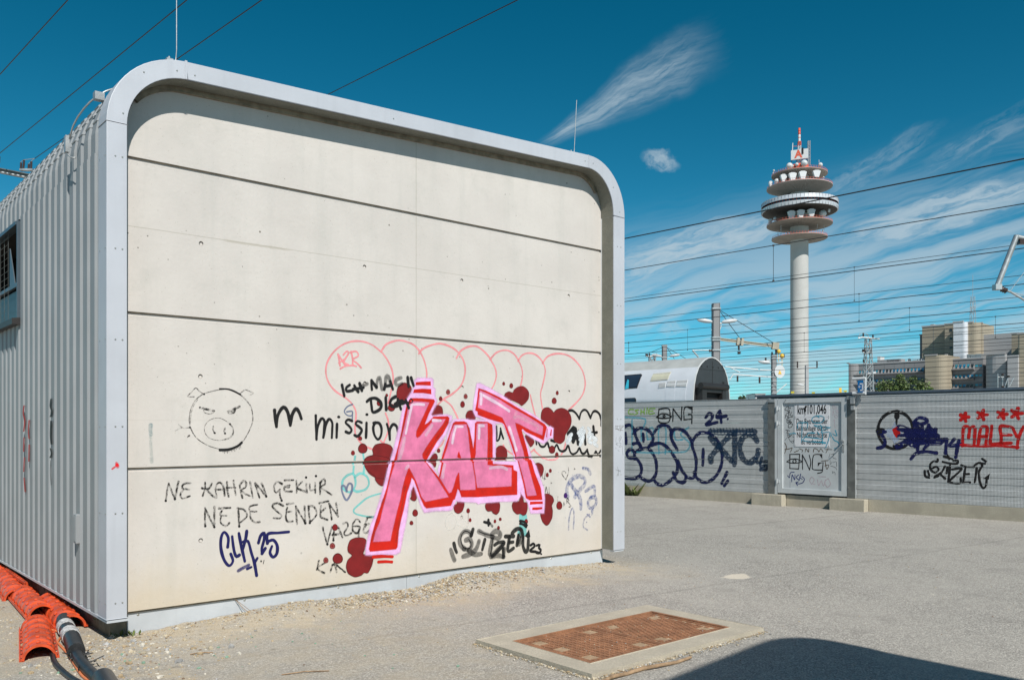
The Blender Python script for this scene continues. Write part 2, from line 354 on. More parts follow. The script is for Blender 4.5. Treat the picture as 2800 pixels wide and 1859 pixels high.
def ground_material():
    m = bpy.data.materials.new('asphalt_and_sand'); m.use_nodes = True; nt = m.node_tree
    b = nt.nodes['Principled BSDF']; b.inputs['Roughness'].default_value = .9; b.inputs['Specular IOR Level'].default_value = .2
    v = nd(nt, 'ShaderNodeTexCoord').outputs['Object']
    s = nd(nt, 'ShaderNodeSeparateXYZ'); nt.links.new(v, s.inputs[0]); X, Y = s.outputs[0], s.outputs[1]
    # aggregate of the asphalt: voronoi chips in greys and beiges, dark gaps between
    vo = nd(nt, 'ShaderNodeTexVoronoi'); vo.inputs['Scale'].default_value = 95; nt.links.new(v, vo.inputs['Vector'])
    sep = nd(nt, 'ShaderNodeSeparateColor'); nt.links.new(vo.outputs['Color'], sep.inputs[0])
    cr = nd(nt, 'ShaderNodeValToRGB'); nt.links.new(sep.outputs[0], cr.inputs[0])
    e = cr.color_ramp.elements; e[0].position = 0; e[0].color = (.23, .212, .192, 1); e[1].position = 1; e[1].color = (.62, .585, .53, 1)
    for p, cc in ((.35, (.325, .312, .29, 1)), (.7, (.415, .395, .362, 1))):
        n_ = cr.color_ramp.elements.new(p); n_.color = cc
    gap = smooth(nt, vo.outputs['Distance'], .45, .75)
    c = mixc(nt, mth(nt, 'MULTIPLY', gap, .55), cr.outputs[0], (.15, .138, .125))
    big = noise(nt, v, .55, 6, .62)
    c = mixc(nt, mth(nt, 'MULTIPLY', smooth(nt, big, .35, .7), .45), c, (.44, .415, .375))
    c = mixc(nt, mth(nt, 'MULTIPLY', smooth(nt, noise(nt, v, 2.3, 6, .65), .50, .72), .40), c, (.22, .208, .192))
    # long seams of the paving machine
    for off, k in ((-1.1, .25), (2.4, .45), (5.2, .35)):
        d = mth(nt, 'ABSOLUTE', mth(nt, 'ADD', mth(nt, 'SUBTRACT', mth(nt, 'ADD', Y, mth(nt, 'MULTIPLY', X, .10)), off), mth(nt, 'MULTIPLY', noise(nt, v, 1.2, 3), .12)))
        c = mixc(nt, mth(nt, 'MULTIPLY', smooth(nt, d, .035, .008), k), c, (.12, .115, .108))
    # blown sand: thick against the wall, thinning outwards, and a fan in the near left
    nz = noise(nt, v, 1.0, 6, .65)
    nz2 = noise(nt, v, 4.5, 5, .6)
    d1 = mth(nt, 'ADD', mth(nt, 'MULTIPLY', Y, -1.0), mth(nt, 'MULTIPLY', mth(nt, 'SUBTRACT', nz, .5), -2.6))
    a1 = mth(nt, 'MULTIPLY', smooth(nt, d1, 1.25, .25), smooth(nt, X, 6.2, 5.2))
    dx = mth(nt, 'SUBTRACT', X, .55); dy = mth(nt, 'ADD', Y, 1.9)
    rr = mth(nt, 'SQRT', mth(nt, 'ADD', mth(nt, 'MULTIPLY', dx, dx), mth(nt, 'MULTIPLY', dy, dy)))
    a2 = mth(nt, 'MULTIPLY', smooth(nt, mth(nt, 'ADD', rr, mth(nt, 'MULTIPLY', mth(nt, 'SUBTRACT', nz, .5), 2.2)), 2.4, 1.0), .5)
    dx3 = mth(nt, 'SUBTRACT', X, 5.83); dy3 = mth(nt, 'ADD', Y, 1.53)
    r3 = mth(nt, 'SQRT', mth(nt, 'ADD', mth(nt, 'MULTIPLY', mth(nt, 'MULTIPLY', dx3, dx3), 1.6), mth(nt, 'MULTIPLY', mth(nt, 'MULTIPLY', dy3, dy3), 4.0)))
    a3 = smooth(nt, mth(nt, 'ADD', r3, mth(nt, 'MULTIPLY', mth(nt, 'SUBTRACT', nz2, .5), .5)), .27, .22)
    side = mth(nt, 'MULTIPLY', smooth(nt, X, -.75, -.5), smooth(nt, X, .15, -.1))
    a4 = mth(nt, 'MULTIPLY', side, smooth(nt, nz2, .35, .6))
    sm_ = mth(nt, 'MAXIMUM', mth(nt, 'MAXIMUM', a1, a2), a4)
    grit = noise(nt, v, 190, 3, .7)
    sand = mixc(nt, smooth(nt, grit, .3, .7), (.32, .265, .195), (.60, .52, .40))
    sand = mixc(nt, mth(nt, 'MULTIPLY', smooth(nt, nz2, .4, .7), .4), sand, (.50, .40, .26))
    c = mixc(nt, mth(nt, 'MULTIPLY', sm_, mth(nt, 'ADD', .28, mth(nt, 'MULTIPLY', smooth(nt, nz2, .3, .65), .5))), c, sand)
    c = mixc(nt, mth(nt, 'MULTIPLY', a3, .8), c, (.66, .59, .49))
    spots = smooth(nt, noise(nt, v, 3.4, 3, .5), .70, .76)
    c = mixc(nt, mth(nt, 'MULTIPLY', spots, .35), c, (.13, .12, .11))
    nt.links.new(c, b.inputs['Base Color'])
    bp = nd(nt, 'ShaderNodeBump'); bp.inputs['Strength'].default_value = .7; bp.inputs['Distance'].default_value = .006
    h = mth(nt, 'SUBTRACT', mth(nt, 'MULTIPLY', grit, .7), vo.outputs['Distance'])
    nt.links.new(h, bp.inputs['Height']); nt.links.new(bp.outputs[0], b.inputs['Normal'])
    return m
M['ground'] = ground_material()

# perforated aluminium: round holes on a square grid (8 mm sheet print, seen as dark dots)
def perf_material():
    m = bpy.data.materials.new('perforated_aluminium'); m.use_nodes = True; nt = m.node_tree
    b = nt.nodes['Principled BSDF']; b.inputs['Roughness'].default_value = .4; b.inputs['Metallic'].default_value = .25
    v = nd(nt, 'ShaderNodeTexCoord').outputs['Object']
    s = nd(nt, 'ShaderNodeSeparateXYZ'); nt.links.new(v, s.inputs[0])
    P = .0225
    fx = mth(nt, 'SUBTRACT', mth(nt, 'FRACT', mth(nt, 'DIVIDE', s.outputs[0], P)), .5)
    fz = mth(nt, 'SUBTRACT', mth(nt, 'FRACT', mth(nt, 'DIVIDE', s.outputs[2], P)), .5)
    r = mth(nt, 'SQRT', mth(nt, 'ADD', mth(nt, 'MULTIPLY', fx, fx), mth(nt, 'MULTIPLY', fz, fz)))
    hole = mth(nt, 'LESS_THAN', r, .29)
    geo = nd(nt, 'ShaderNodeNewGeometry')
    al = mixc(nt, smooth(nt, noise(nt, v, 2.2, 4), .3, .7), (.58, .60, .61), (.66, .675, .68))
    mp = nd(nt, 'ShaderNodeMapping'); mp.inputs['Scale'].default_value = (9, 9, .6); nt.links.new(v, mp.inputs[0])
    al = mixc(nt, mth(nt, 'MULTIPLY', smooth(nt, noise(nt, mp.outputs[0], 1.0, 5, .6), .5, .75), .2), al, (.27, .27, .25))
    c = mixc(nt, hole, al, (.03, .032, .035))
    nt.links.new(c, b.inputs['Base Color'])
    return m
M['perf'] = perf_material()

PAINTS = {}
def paint(col, k=1.0, dry=0.0, rough=.6):
    """spray or marker colour whose cover fades with the vertex value 'cover'"""
    key = (col, k, dry)
    if key in PAINTS: return PAINTS[key]
    m = bpy.data.materials.new('graffiti_paint'); m.use_nodes = True; nt = m.node_tree
    b = nt.nodes['Principled BSDF']; b.inputs['Roughness'].default_value = rough; b.inputs['Specular IOR Level'].default_value = .35
    L = tuple(x * .80 for x in srgb(*col)); v = nd(nt, 'ShaderNodeTexCoord').outputs['Object']
    c = mixc(nt, smooth(nt, noise(nt, v, 7.0, 5, .65), .3, .7), tuple(x * .80 for x in L), tuple(min(1, x * 1.10) for x in L))
    nt.links.new(c, b.inputs['Base Color'])
    at = nd(nt, 'ShaderNodeAttribute'); at.attribute_name = 'cover'
    f = mth(nt, 'MULTIPLY', at.outputs['Fac'], k)
    if dry:
        n1 = noise(nt, v, 24.0, 3, .6); n2 = noise(nt, v, 150.0, 2, .6)
        dd = mth(nt, 'ADD', mth(nt, 'MULTIPLY', n1, .7), mth(nt, 'MULTIPLY', n2, .5))
        f = mth(nt, 'MULTIPLY', f, mth(nt, 'SUBTRACT', 1.0, mth(nt, 'MULTIPLY', smooth(nt, dd, .48, .68), dry)))
    tr = nd(nt, 'ShaderNodeBsdfTransparent'); mx = nd(nt, 'ShaderNodeMixShader')
    nt.links.new(f, mx.inputs[0]); nt.links.new(tr.outputs[0], mx.inputs[1]); nt.links.new(b.outputs[0], mx.inputs[2])
    nt.links.new(mx.outputs[0], nt.nodes['Material Output'].inputs[0])
    PAINTS[key] = m; return m
# ------------------------------------------------------------------ ground
g = MB(); g.quad((-3000, -3000, 0), (3000, -3000, 0), (3000, 3000, 0), (-3000, 3000, 0))
ground = g.build('asphalt_ground', M['ground']); SH.place(ground); tag(ground, kind='structure')

# blown sand and grit banked against the wall (a low relief, its edges run out under the asphalt)
def bank_h(x, y):
    t = max(0.0, 1 + y / (.50 + .22 * math.sin(x * 2.1) + .1 * math.sin(x * 5.3 + 1)))
    env = .030 + .085 * math.exp(-((x - 3.25) / .42) ** 2) + .045 * math.exp(-((x - 1.35) / .5) ** 2) + .050 * math.exp(-((x - 4.1) / .6) ** 2) + .02 * math.exp(-((x - 2.2) / .3) ** 2)
    env *= min(1, max(0, (5.75 - x) / .6)) * min(1, max(0, (x + .05) / .5) if x < .5 else 1)
    return t * t * (3 - 2 * t) * env if t < 1 else env
g = MB(); rows = []
for i in range(150):
    x = -.1 + i * .04
    rows.append([(x, y, bank_h(x, y) + .007 * math.sin(x * 31 + y * 17) * math.sin(y * 41 - x * 13) - .006 + .003) for y in [.028 - j * .035 for j in range(34)]])
g.grid(rows, sm=True); sb = g.build('sand_bank', M['ground']); SH.place(sb); tag(sb, kind='structure')

# ------------------------------------------------------------------ the shelter
shel = empty('technical_shelter', 'silver rounded railway shelter with pale concrete end wall covered in graffiti', 'building')
SH.place(shel)
def bez(P0, I, P3, n=14, k=.5523):
    P0, I, P3 = Vector(P0), Vector(I), Vector(P3); a = P0 + (I - P0) * k; b = P3 + (I - P3) * k; out = []
    for i in range(n + 1):
        t = i / n; out.append(((1 - t) ** 3) * P0 + 3 * (1 - t) ** 2 * t * a + 3 * (1 - t) * t * t * b + t ** 3 * P3)
    return out
OUT_L = bez((-.217, 3.893), (-.217, 4.462), (.365, 4.490)); IN_L = bez((-.072, 3.893), (-.072, 4.331), (.381, 4.352))
OUT_R = bez((4.920, 4.710), (5.528, 4.739), (5.528, 4.094)); IN_R = bez((4.918, 4.566), (5.340, 4.586), (5.340, 4.097))
def fascia_piece(name, outer, inner, y0=-.2, y1=.015):
    b = MB(); n = len(outer)
    fo = [(p[0], y0, p[1]) for p in outer]; bo = [(p[0], y1, p[1]) for p in outer]
    fi = [(p[0], y0, p[1]) for p in inner]; bi = [(p[0], y1, p[1]) for p in inner]
    i = len(b.v); rows = [[fo[k], fi[k], bi[k], bo[k]] for k in range(n)]
    b.grid(rows, closed=True); b.quad(*rows[0]); b.quad(*rows[-1])
    return b.build(name, M['fascia'], shel, bevel=.004, seg=2)
def lerp2(a, b, n): return [Vector((a[0] + (b[0] - a[0]) * i / n, a[1] + (b[1] - a[1]) * i / n)) for i in range(n + 1)]
fascia_piece('fascia_leg', lerp2((-.217, .184), (-.217, 3.890), 1), lerp2((-.072, .184), (-.072, 3.890), 1))
fascia_piece('fascia_corner', OUT_L, IN_L)
fascia_piece('fascia_beam', lerp2((.369, 4.4902), (4.916, 4.7098), 1), lerp2((.385, 4.3522), (4.914, 4.5658), 1))
fascia_piece('fascia_corner', OUT_R, IN_R)
fascia_piece('fascia_leg', lerp2((5.528, 4.090), (5.528, .185), 1), lerp2((5.340, 4.090), (5.340, .185), 1))
b = MB(); b.box(.360, .378, -.206, -.19, 4.352, 4.497); b.build('seam_cover', M['fascia'], shel)
b = MB(); b.box(4.912, 4.922, -.203, -.19, 4.568, 4.712); b.build('seam_cover', M['fascia'], shel)
# screws of the fascia (far under ten pixels each: joined)
b = MB()
def screw(x, z, y=-.2, r=.007): b.lathe([(0, -.004), (r * .7, -.004), (r, 0)], n=8)
def screw_at(b, x, y, z, axis, r=.0075):
    n = 8; ring = [(r * math.cos(2 * math.pi * j / n), r * math.sin(2 * math.pi * j / n)) for j in range(n)]
    if axis == 'y': rows = [[(x + a, y, z + c) for a, c in ring], [(x + a * .6, y - .004, z + c * .6) for a, c in ring]]
    else: rows = [[(x, y + a, z + c) for a, c in ring], [(x - .004, y + a * .6, z + c * .6) for a, c in ring]]
    b.grid(rows, closed=True, sm=True); b.quad(*rows[1])
for z in (3.64, 2.95, 2.27, 1.62, .97, .30):
    for x in (-.155, -.105): screw_at(b, x, -.2, z, 'y')
    for x in (5.40, 5.46): screw_at(b, x, -.2, z + .1, 'y')
    for y in (-.17, -.03): screw_at(b, -.217, y, z, 'x', .006)
for x, z in ((-.10, 3.97), (.05, 4.32), (.30, 4.40), (.44, 4.40), (2.3, 4.50), (4.86, 4.63), (4.99, 4.63), (5.33, 4.42), (5.44, 4.15)): screw_at(b, x, -.2, z, 'y')
for x in (.08, .95, 1.85, 2.75, 3.65, 4.55, 5.2): screw_at(b, x, .032, .145, 'y', .011)
b.build('screws', M['screw'], shel)
# soffit lining between fascia and wall
inner = lerp2((-.072, .19), (-.072, 3.893), 1)[:1] + IN_L + IN_R + [Vector((5.340, .19))]
def off_in(pts, d):
    out = []
    for k, p in enumerate(pts):
        t = (pts[min(k + 1, len(pts) - 1)] - pts[max(k - 1, 0)]).normalized(); out.append(p + Vector((t.y, -t.x)) * d)
    return out
si = off_in(inner, .003)
b = MB(); b.grid([[(p.x, -.188, p.y), (p.x, -.004, p.y)] for p in si], sm=False); b.build('soffit_lining', M['soffit'], shel)
top_in = IN_L[6:] + IN_R[:9]
a_ = off_in(top_in, .004); c_ = off_in(top_in, .045)
b = MB(); b.grid([[(p.x, -.03, p.y), (q.x, -.03, q.y), (q.x, -.001, q.y), (p.x, -.001, p.y)] for p, q in zip(a_, c_)], closed=True); b.build('edge_trim', M['joint'], shel)
b = MB(); b.box(5.333, 5.338, -.012, 0.0, .19, 4.09); b.build('edge_trim', M['white'], shel)

# concrete panels of the front wall, with recessed tie holes, joints 28 mm high and 20 mm deep between them
TIES = [(.566, 3.121), (2.109, 3.123), (3.258, 3.125), (4.797, 3.125), (.56, 2.033), (2.112, 2.031), (3.263, 2.030), (4.803, 2.029), (.563, .690), (2.117, .702), (3.258, .698), (4.809, .702)]
TR = .019
def hole(cx, cz, r=TR, n=14): return [(cx + r * math.cos(-2 * math.pi * j / n), cz + r * math.sin(-2 * math.pi * j / n)) for j in range(n)]
def wall_panel(z0, z1, poly=None):
    x0, x1 = -.068, 5.333; ch = .010
    b = MB()
    outer = poly or [(x0, z0), (x1, z0), (x1, z1), (x0, z1)]
    loops = [[Vector((a, c, 0)) for a, c in outer]]; hs = [t for t in TIES if z0 < t[1] < z1]
    for h in hs: loops.append([Vector((a, c, 0)) for a, c in hole(*h)])
    flat = [p for L in loops for p in L]; i = len(b.v); b.v += [(p.x, 0, p.y) for p in flat]
    for t in tessellate_polygon(loops): b.f.append(tuple(i + a for a in t)); b.m.append(0); b.sm.append(False)
    n = len(outer)
    for k in range(n):   # sides, the upper edge chamfered by the offset of its back row
        p, q = outer[k], outer[(k + 1) % n]
        b.quad((p[0], 0, p[1]), (q[0], 0, q[1]), (q[0], .12, q[1]), (p[0], .12, p[1]))
    for h in hs:
        c = hole(*h); d = [(h[0] + (x - h[0]) * .8, h[1] + (z - h[1]) * .8) for x, z in c]
        b.grid([[(x, 0, z) for x, z in c], [(x, .022, z) for x, z in c]], closed=True, sm=True)
        b.quad(*[(x, .022, z) for x, z in c])
        b.lathe([(0, 0)], n=3) if False else None
        ring = [(h[0] + .003 + (x - h[0]) * .62, h[1] - .004 + (z - h[1]) * .62) for x, z in c]
        b.grid([[(x, .022, z) for x, z in ring], [(x, .010, z) for x, z in ring]], closed=True, sm=True); b.quad(*[(x, .010, z) for x, z in ring])
    return b.build('concrete_panel', M['wall'], shel)
G1, G2, G3 = (1.269, 1.302), (2.484, 2.516), (3.690, 3.722)
GDEP = .014
wall_panel(.184, G1[0]); wall_panel(G1[1], G2[0]); wall_panel(G2[1], G3[0])
wall_panel(G3[1], 5, [(-.068, G3[1]), (5.333, G3[1]), (5.333, 4.15)] + [(p.x - .004, p.y + .002) for p in reversed(IN_R[1:-2])] + [(p.x + .002, p.y + .002) for p in reversed(IN_L[1:-1])] + [(-.068, 3.95)])
b = MB()
for z0, z1 in (G1, G2, G3):
    b.quad((-.06, .021, z0 - .01), (5.33, .021, z0 - .01), (5.33, .021, z1 + .01), (-.06, .021, z1 + .01))
    b.quad((-.06, .0135, z1 - .010), (5.33, .0135, z1 - .010), (5.33, .005, z1 - .001), (-.06, .005, z1 - .001), m=1)   # brown strip, its colour stands in for the bounce-lit panel underside
b.build('joint_back', [M['wall'], M['joint']], shel)
b = MB()
for z0, z1 in (G1, G2, G3):    # the worn, chamfered arris just under each joint catches the sun
    b.quad((-.06, -.0006, z0 - .010), (5.33, -.0006, z0 - .010), (5.33, .006, z0 + .0005), (-.06, .006, z0 + .0005))
b.build('joint_arris', M['wall'], shel)
# plinth
b = MB(); b.box(-.06, 5.33, .016, .1, .168, .184); b.build('joint_strip', M['joint'], shel)
b = MB(); b.box(-.002, 2.60, .032, .08, -.05, .170, m=0); b.build('plinth_panel', M['plinth'], shel)
b = MB(); b.box(2.604, 5.395, .032, .08, -.05, .170, m=0); b.build('plinth_panel', M['plinth'], shel)
b = MB(); b.box(-.125, -.004, .04, 8.8, -.05, .19); b.box(5.397, 5.41, .05, 8.8, -.05, .19); b.build('side_plinth', M['joint'], shel)
b = MB(); b.box(-.214, -.055, -.196, -.14, .158, .178); b.box(-.214, -.185, -.14, 8.6, .158, .178); b.build('drip_angle', M['plinth'], shel)
b = MB(); b.box(5.36, 5.52, -.19, -.12, .165, .181); b.build('drip_angle', M['plinth'], shel)
# dark core so that no light leaks through
b = MB(); b.box(-.11, 5.39, .125, 2.80, .2, 3.9); b.box(.35, 5.39, 2.80, 5.2, .2, 3.9); b.box(-.11, 5.39, 5.2, 8.8, .2, 3.9); b.box(.2, 5.0, .125, 8.8, 3.9, 4.3); b.build('core', M['dark'], shel)

# corrugated cladding
RIB0, PITCH, CREST, WEB, DEP = .151, .207, .114, .016, .019
def rib_profile(y0, y1, d=DEP):
    out = [(y0, 0)]; k = math.floor((y0 - RIB0) / PITCH) - 1
    while True:
        a = RIB0 + k * PITCH
        for y, h in ((a - WEB, 0), (a, d), (a + CREST, d), (a + CREST + WEB, 0)):
            if y0 < y < y1: out.append((y, h))
        k += 1
        if a > y1: break
    out.append((y1, 0)); return out
def cladding(name, y0, y1, z0, z1, label=None):
    b = MB(); pr = rib_profile(y0, y1)
    b.grid([[(-.188 - h, y, z) for y, h in pr] for z in (z0, z1)])
    b.grid([[(-.182 - h, y, z) for y, h in pr] for z in (z0, z1)])
    b.grid([[(-.188 - h, y, z0) for y, h in pr], [(-.150, y, z0) for y, h in pr]])
    return b.build(name, M['sheet'], shel, recalc=False)
cladding('side_sheet', .018, 2.79, .182, 3.735)
cladding('side_sheet', 2.79, 5.02, .182, 2.66)
cladding('side_sheet', 5.02, 8.9, .182, 3.735)
def roof_path():
    base = [Vector((-.182, 3.722)), Vector((-.182, 3.893))]
    arcL = bez((-.182, 3.893), (-.182, 4.428), (.365, 4.455), 9)
    arcR = bez((4.920, 4.675), (5.490, 4.702), (5.490, 4.094), 9)
    pts = []     # (point, normal)
    def seg(a, b_, r0=0.0, r1=0.0):
        t = (b_ - a).normalized(); n = Vector((-t.y, t.x)); pts.append((a + n * r0, n)); pts.append((b_ + n * r1, n))
    seg(*base)
    def crimped(arc, r0, r1):
        n = len(arc); nv = []
        for k in range(n):
            t = (arc[min(k + 1, n - 1)] - arc[max(k - 1, 0)]).normalized(); nv.append(Vector((-t.y, t.x)))
        for k in range(n - 1): pts.append((arc[k] + nv[k] * r0, nv[k])); pts.append((arc[k + 1] + nv[k + 1] * r1 - (arc[k + 1] - arc[k]) * .05, nv[k + 1]))
    crimped(arcL, .000, -.0065)
    seg(arcL[-1], arcR[0])
    crimped(arcR, -.0065, .000)
    seg(arcR[-1], Vector((5.490, .182)))
    return pts
b = MB(); pr = rib_profile(.018, 8.9)
b.grid([[(p.x + n.x * h, y, p.y + n.y * h) for y, h in pr] for p, n in roof_path()])
b.build('roof_cladding', M['sheet'], shel, recalc=False)
b = MB(); pp = roof_path(); inn = [(p.x, p.y) for p, n in pp] 
b.v += [(x, 8.9, z) for x, z in inn]; b.f.append(tuple(range(len(inn)))); b.m.append(0); b.sm.append(False); b.build('rear_wall', M['wall'], shel)
# louvre window in the side, opening y 2.80..5.0, z 2.69..3.68
b = MB(); b.box(-.228, -.15, 2.800, 2.822, 2.70, 3.70); b.box(-.235, -.15, 4.98, 5.02, 2.70, 3.70); b.box(-.235, -.15, 2.835, 4.98, 3.665, 3.70); b.box(-.20, -.17, 2.835, 4.98, 3.06, 3.10)
lf = b.build('louvre_frame', M['louvre'], shel)
b = MB(); b.prism([(-.275, 2.655), (-.275, 2.715), (-.14, 2.735), (-.14, 2.655)], 2.79, 5.03, 'y'); b.build('window_sill', M['trainblack'], shel)
b = MB(); b.box(.30, .34, 2.80, 5.0, 2.66, 3.70); b.box(-.14, .34, 2.80, 5.02, 3.70, 3.74); b.box(-.14, .34, 2.79, 2.80, 2.66, 3.72); b.build('window_recess', M['dark'], shel)
b = MB(); b.prism([(2.86, 2.76), (4.95, 2.76), (4.95, 3.04), (2.86, 3.04)], -.165, -.158, 'x'); b.build('window_pane', M['glass'], lf)
b = MB(); b.prism([(3.05, 3.10), (3.30, 3.10), (3.30, 3.50)], -.20, -.19, 'x'); b.build('stay_bracket', M['louvre'], shel); b = MB(); b.prism([(3.9, 3.10), (4.15, 3.10), (4.15, 3.50)], -.20, -.19, 'x'); b.build('stay_bracket', M['louvre'], shel)
b = MB()
for k in range(13): b.tube([(-.205, 3.32, 2.78 + k * .07), (-.205, 4.97, 2.78 + k * .07)], .0022, 4)
for k in range(9): b.tube([(-.205, 3.34 + k * .2, 2.76), (-.205, 3.34 + k * .2, 3.66)], .0022, 4)
b.build('wire_guard', M['post'], shel)
# small cover plate on the ribs
b = MB(); b.box(-.236, -.2, .565, .650, .672, .912); jb = b.build('cover_plate', M['sheet'], shel, bevel=.006)
b = MB(); b.box(-.240, -.234, .580, .636, .690, .895); b.build('lid', M['sheet'], jb, bevel=.003)
# lightning rods and the roof conductor
def rod(x, z, h, lean=0.0):
    b = MB(); b.tube([(x - .10, -.09, z + .012), (x - .03, -.09, z + .014), (x - .006, -.09, z + .04), (x, -.09, z + .12), (x + lean, -.09, z + h)], .0040, 7)
    r = b.build('lightning_rod', M['steel'], shel)
    b = MB(); b.box(x - .085, x - .035, -.12, -.07, z - .004, z + .03); b.tube([(x - .06, -.095, z + .03), (x - .06, -.095, z + .05)], .008, 6); b.build('clamp', M['steel'], r)
rod(.335, 4.488, 1.35, .0); rod(4.80, 4.704, .64, .035)
cp = []
for (px, py), k in zip([(311, 243), (290, 250), (266, 263), (246, 280), (230, 297), (213, 320), (200, 345), (196, 358), (190, 380)], [-.05, -.11, -.17, -.21, -.24, -.26, -.275, -.28, -.28]):
    y, z = SH.on_x(px, py, k); cp.append((k, y, z))
b = MB(); b.tube(cp, .007, 7)
cp2 = []
for (px, py), k in zip([(184, 400), (181, 411), (184, 422), (192, 430), (200, 432), (207, 432)], [-.27, -.27, -.27, -.265, -.25, -.23]):
    y, z = SH.on_x(px, py, k); cp2.append((k, y, z))
b.tube(cp2, .006, 7); rc = b.build('roof_conductor', M['steel'], shel)
y, z = SH.on_x(183, 392, -.27); b = MB(); b.box(-.285, -.255, y - .02, y + .03, z - .075, z + .06); b.build('clamp_bar', M['steel'], rc)
y, z = SH.on_x(272, 262, -.16); b = MB(); b.box(-.20, -.13, y - .03, y + .03, z - .04, z + .02); b.build('clamp', M['steel'], rc)
b = MB()
for x in (1.0, 2.3, 3.2, 4.1): zz = 4.472 + .0483 * x; b.box(x - .02, x + .02, -.12, -.08, zz, zz + .028)
b.build('conductor_holders', M['steel'], shel)
# stencilled note plate near the left edge of the fascia and the small smears on it are in the graffiti section

# ------------------------------------------------------------------ second shelter, right behind the photographer: its roof throws the shadow at the lower right
sh2 = empty('technical_shelter', 'matching silver shelter standing just behind the photographer, casting the rounded shadow', 'building')
S2 = Frame(4.200, 2.254, SH.a); S2.place(sh2)
Wd = 5.745
def prof2(dx=0.0, dz=0.0):
    zr = 4.75; sl = .112; r = .62
    A = bez((-r, zr - sl * r), (0, zr), (0, zr - r * 1.05), 12); B_ = bez((-Wd, zr - sl * Wd - r), (-Wd, zr - sl * Wd), (-Wd + r, zr - sl * (Wd - r)), 12)
    return [Vector((-Wd, .18))] + B_ + A + [Vector((0, .18))]
o2 = prof2(); c2 = Vector((-Wd / 2, 2.2))
in2 = [Vector((c2.x + (p.x - c2.x) * .95, c2.y + (p.y - c2.y) * (.94 if p.y > 3 else 1))) for p in o2]
b = MB(); rows = [[(p.x, -.2, p.y), (q.x, -.2, q.y), (q.x, 0, q.y), (p.x, 0, p.y)] for p, q in zip(o2, in2)]
b.grid(rows, closed=True); b.quad(*rows[0]); b.quad(*rows[-1]); b.build('fascia_frame', M['fascia'], sh2)
b = MB(); b.v += [(p.x, -.2, p.y) for p in in2]; b.f.append(tuple(range(len(in2)))); b.m.append(0); b.sm.append(False); b.build('end_wall', M['wall'], sh2)
b = MB(); prr = [(-.2 - y, h) for y, h in rib_profile(.018, 8.5)]
pth = []
for k in range(len(o2) - 1):
    t = (o2[k + 1] - o2[k]).normalized(); n = Vector((-t.y, t.x)); pth += [(o2[k] - n * .04, n), (o2[k + 1] - n * .04, n)]
b.grid([[(p.x + n.x * h, y, p.y + n.y * h) for y, h in prr] for p, n in pth]); b.build('roof_cladding', M['sheet'], sh2, recalc=False)
b = MB(); b.box(-Wd + .1, -.1, -8.6, -.22, -.02, .2); b.build('plinth_panel', M['plinth'], sh2)

# ------------------------------------------------------------------ manhole: concrete collar, iron frame, two chequered covers
mh = empty('manhole', 'rusty rectangular twin cover set in a pale concrete collar in the asphalt', 'manhole'); SH.place(mh)
OX0, OX1, OY0, OY1 = 1.870, 3.825, -3.165, -1.975; IX0, IX1, IY0, IY1 = 2.060, 3.632, -2.968, -2.190
def ring(b, a, c, z0, z1, jit=0):
    (x0, x1, y0, y1), (X0, X1, Y0, Y1) = a, c
    for q in (((x0, y0), (x1, y0), (X1, Y0), (X0, Y0)), ((x1, y0), (x1, y1), (X1, Y1), (X1, Y0)), ((x1, y1), (x0, y1), (X0, Y1), (X1, Y1)), ((x0, y1), (x0, y0), (X0, Y0), (X0, Y1))):
        b.prism(list(q), z0, z1, 'z')
b = MB(); ring(b, (OX0, OX1, OY0, OY1), (IX0 - .012, IX1 + .012, IY0 - .012, IY1 + .012), -.05, .030); b.build('concrete_collar', M['manconc'], mh, bevel=.006, seg=2)
b = MB(); ring(b, (IX0 - .012, IX1 + .012, IY0 - .012, IY1 + .012), (IX0 + .012, IX1 - .012, IY0 + .012, IY1 - .012), -.03, .034); b.build('iron_frame', M['rust'], mh)
b = MB(); ring(b, (OX0 - .022, OX1 + .022, OY0 - .026, OY1 + .018), (OX0 - .001, OX1 + .001, OY0 - .001, OY1 + .001), -.02, .004); b.build('edge_gap', M['joint'], mh)
xm = (IX0 + IX1) / 2 + .01
for x0, x1 in ((IX0 + .017, xm - .004), (xm + .004, IX1 - .017)):
    y0, y1 = IY0 + .017, IY1 - .017
    b = MB(); b.box(x0, x1, y0, y1, -.03, .016); cv = b.build('cover', M['rustgap'], mh)
    b = MB(); b.box(x0, x0 + .02, y0, y1, .016, .024); b.box(x1 - .02, x1, y0, y1, .016, .024); b.box(x0 + .02, x1 - .02, y0, y0 + .02, .016, .024); b.box(x0 + .02, x1 - .02, y1 - .02, y1, .016, .024); b.build('rim', M['rust'], cv)
    nx, ny = 15, 15; dx = (x1 - x0 - .05) / nx; dy = (y1 - y0 - .05) / ny; b = MB(); bl = MB()
    pk = {(1, 1), (1, 12), (12, 1), (12, 12), (1, 7)} if x0 < 2.5 else {(1, 1), (1, 12), (12, 1), (12, 12)}
    for i in range(nx):
        for j in range(ny):
            if any(px <= i < px + 2 and py <= j < py + 2 for px, py in pk): continue
            xa = x0 + .025 + i * dx; ya = y0 + .025 + j * dy; off = dx / 2 if j % 2 and x0 > 2.5 else 0
            if xa + off + dx - .005 > x1 - .022: continue
            b.box(xa + off + .002, xa + off + dx - .0085, ya + .002, ya + dy - .0080, .016, .0225 + random.uniform(-.0008, .0008))
    st_ = b.build('chequer_studs', M['rust'], cv); st_['kind'] = 'stuff'
    for px, py in pk:
        xa = x0 + .025 + px * dx; ya = y0 + .025 + py * dy
        bl = MB(); bl.box(xa, xa + 2 * dx, ya, ya + 2 * dy, .014, .0185); bl.build('key_pocket', M['rustlight'], cv)
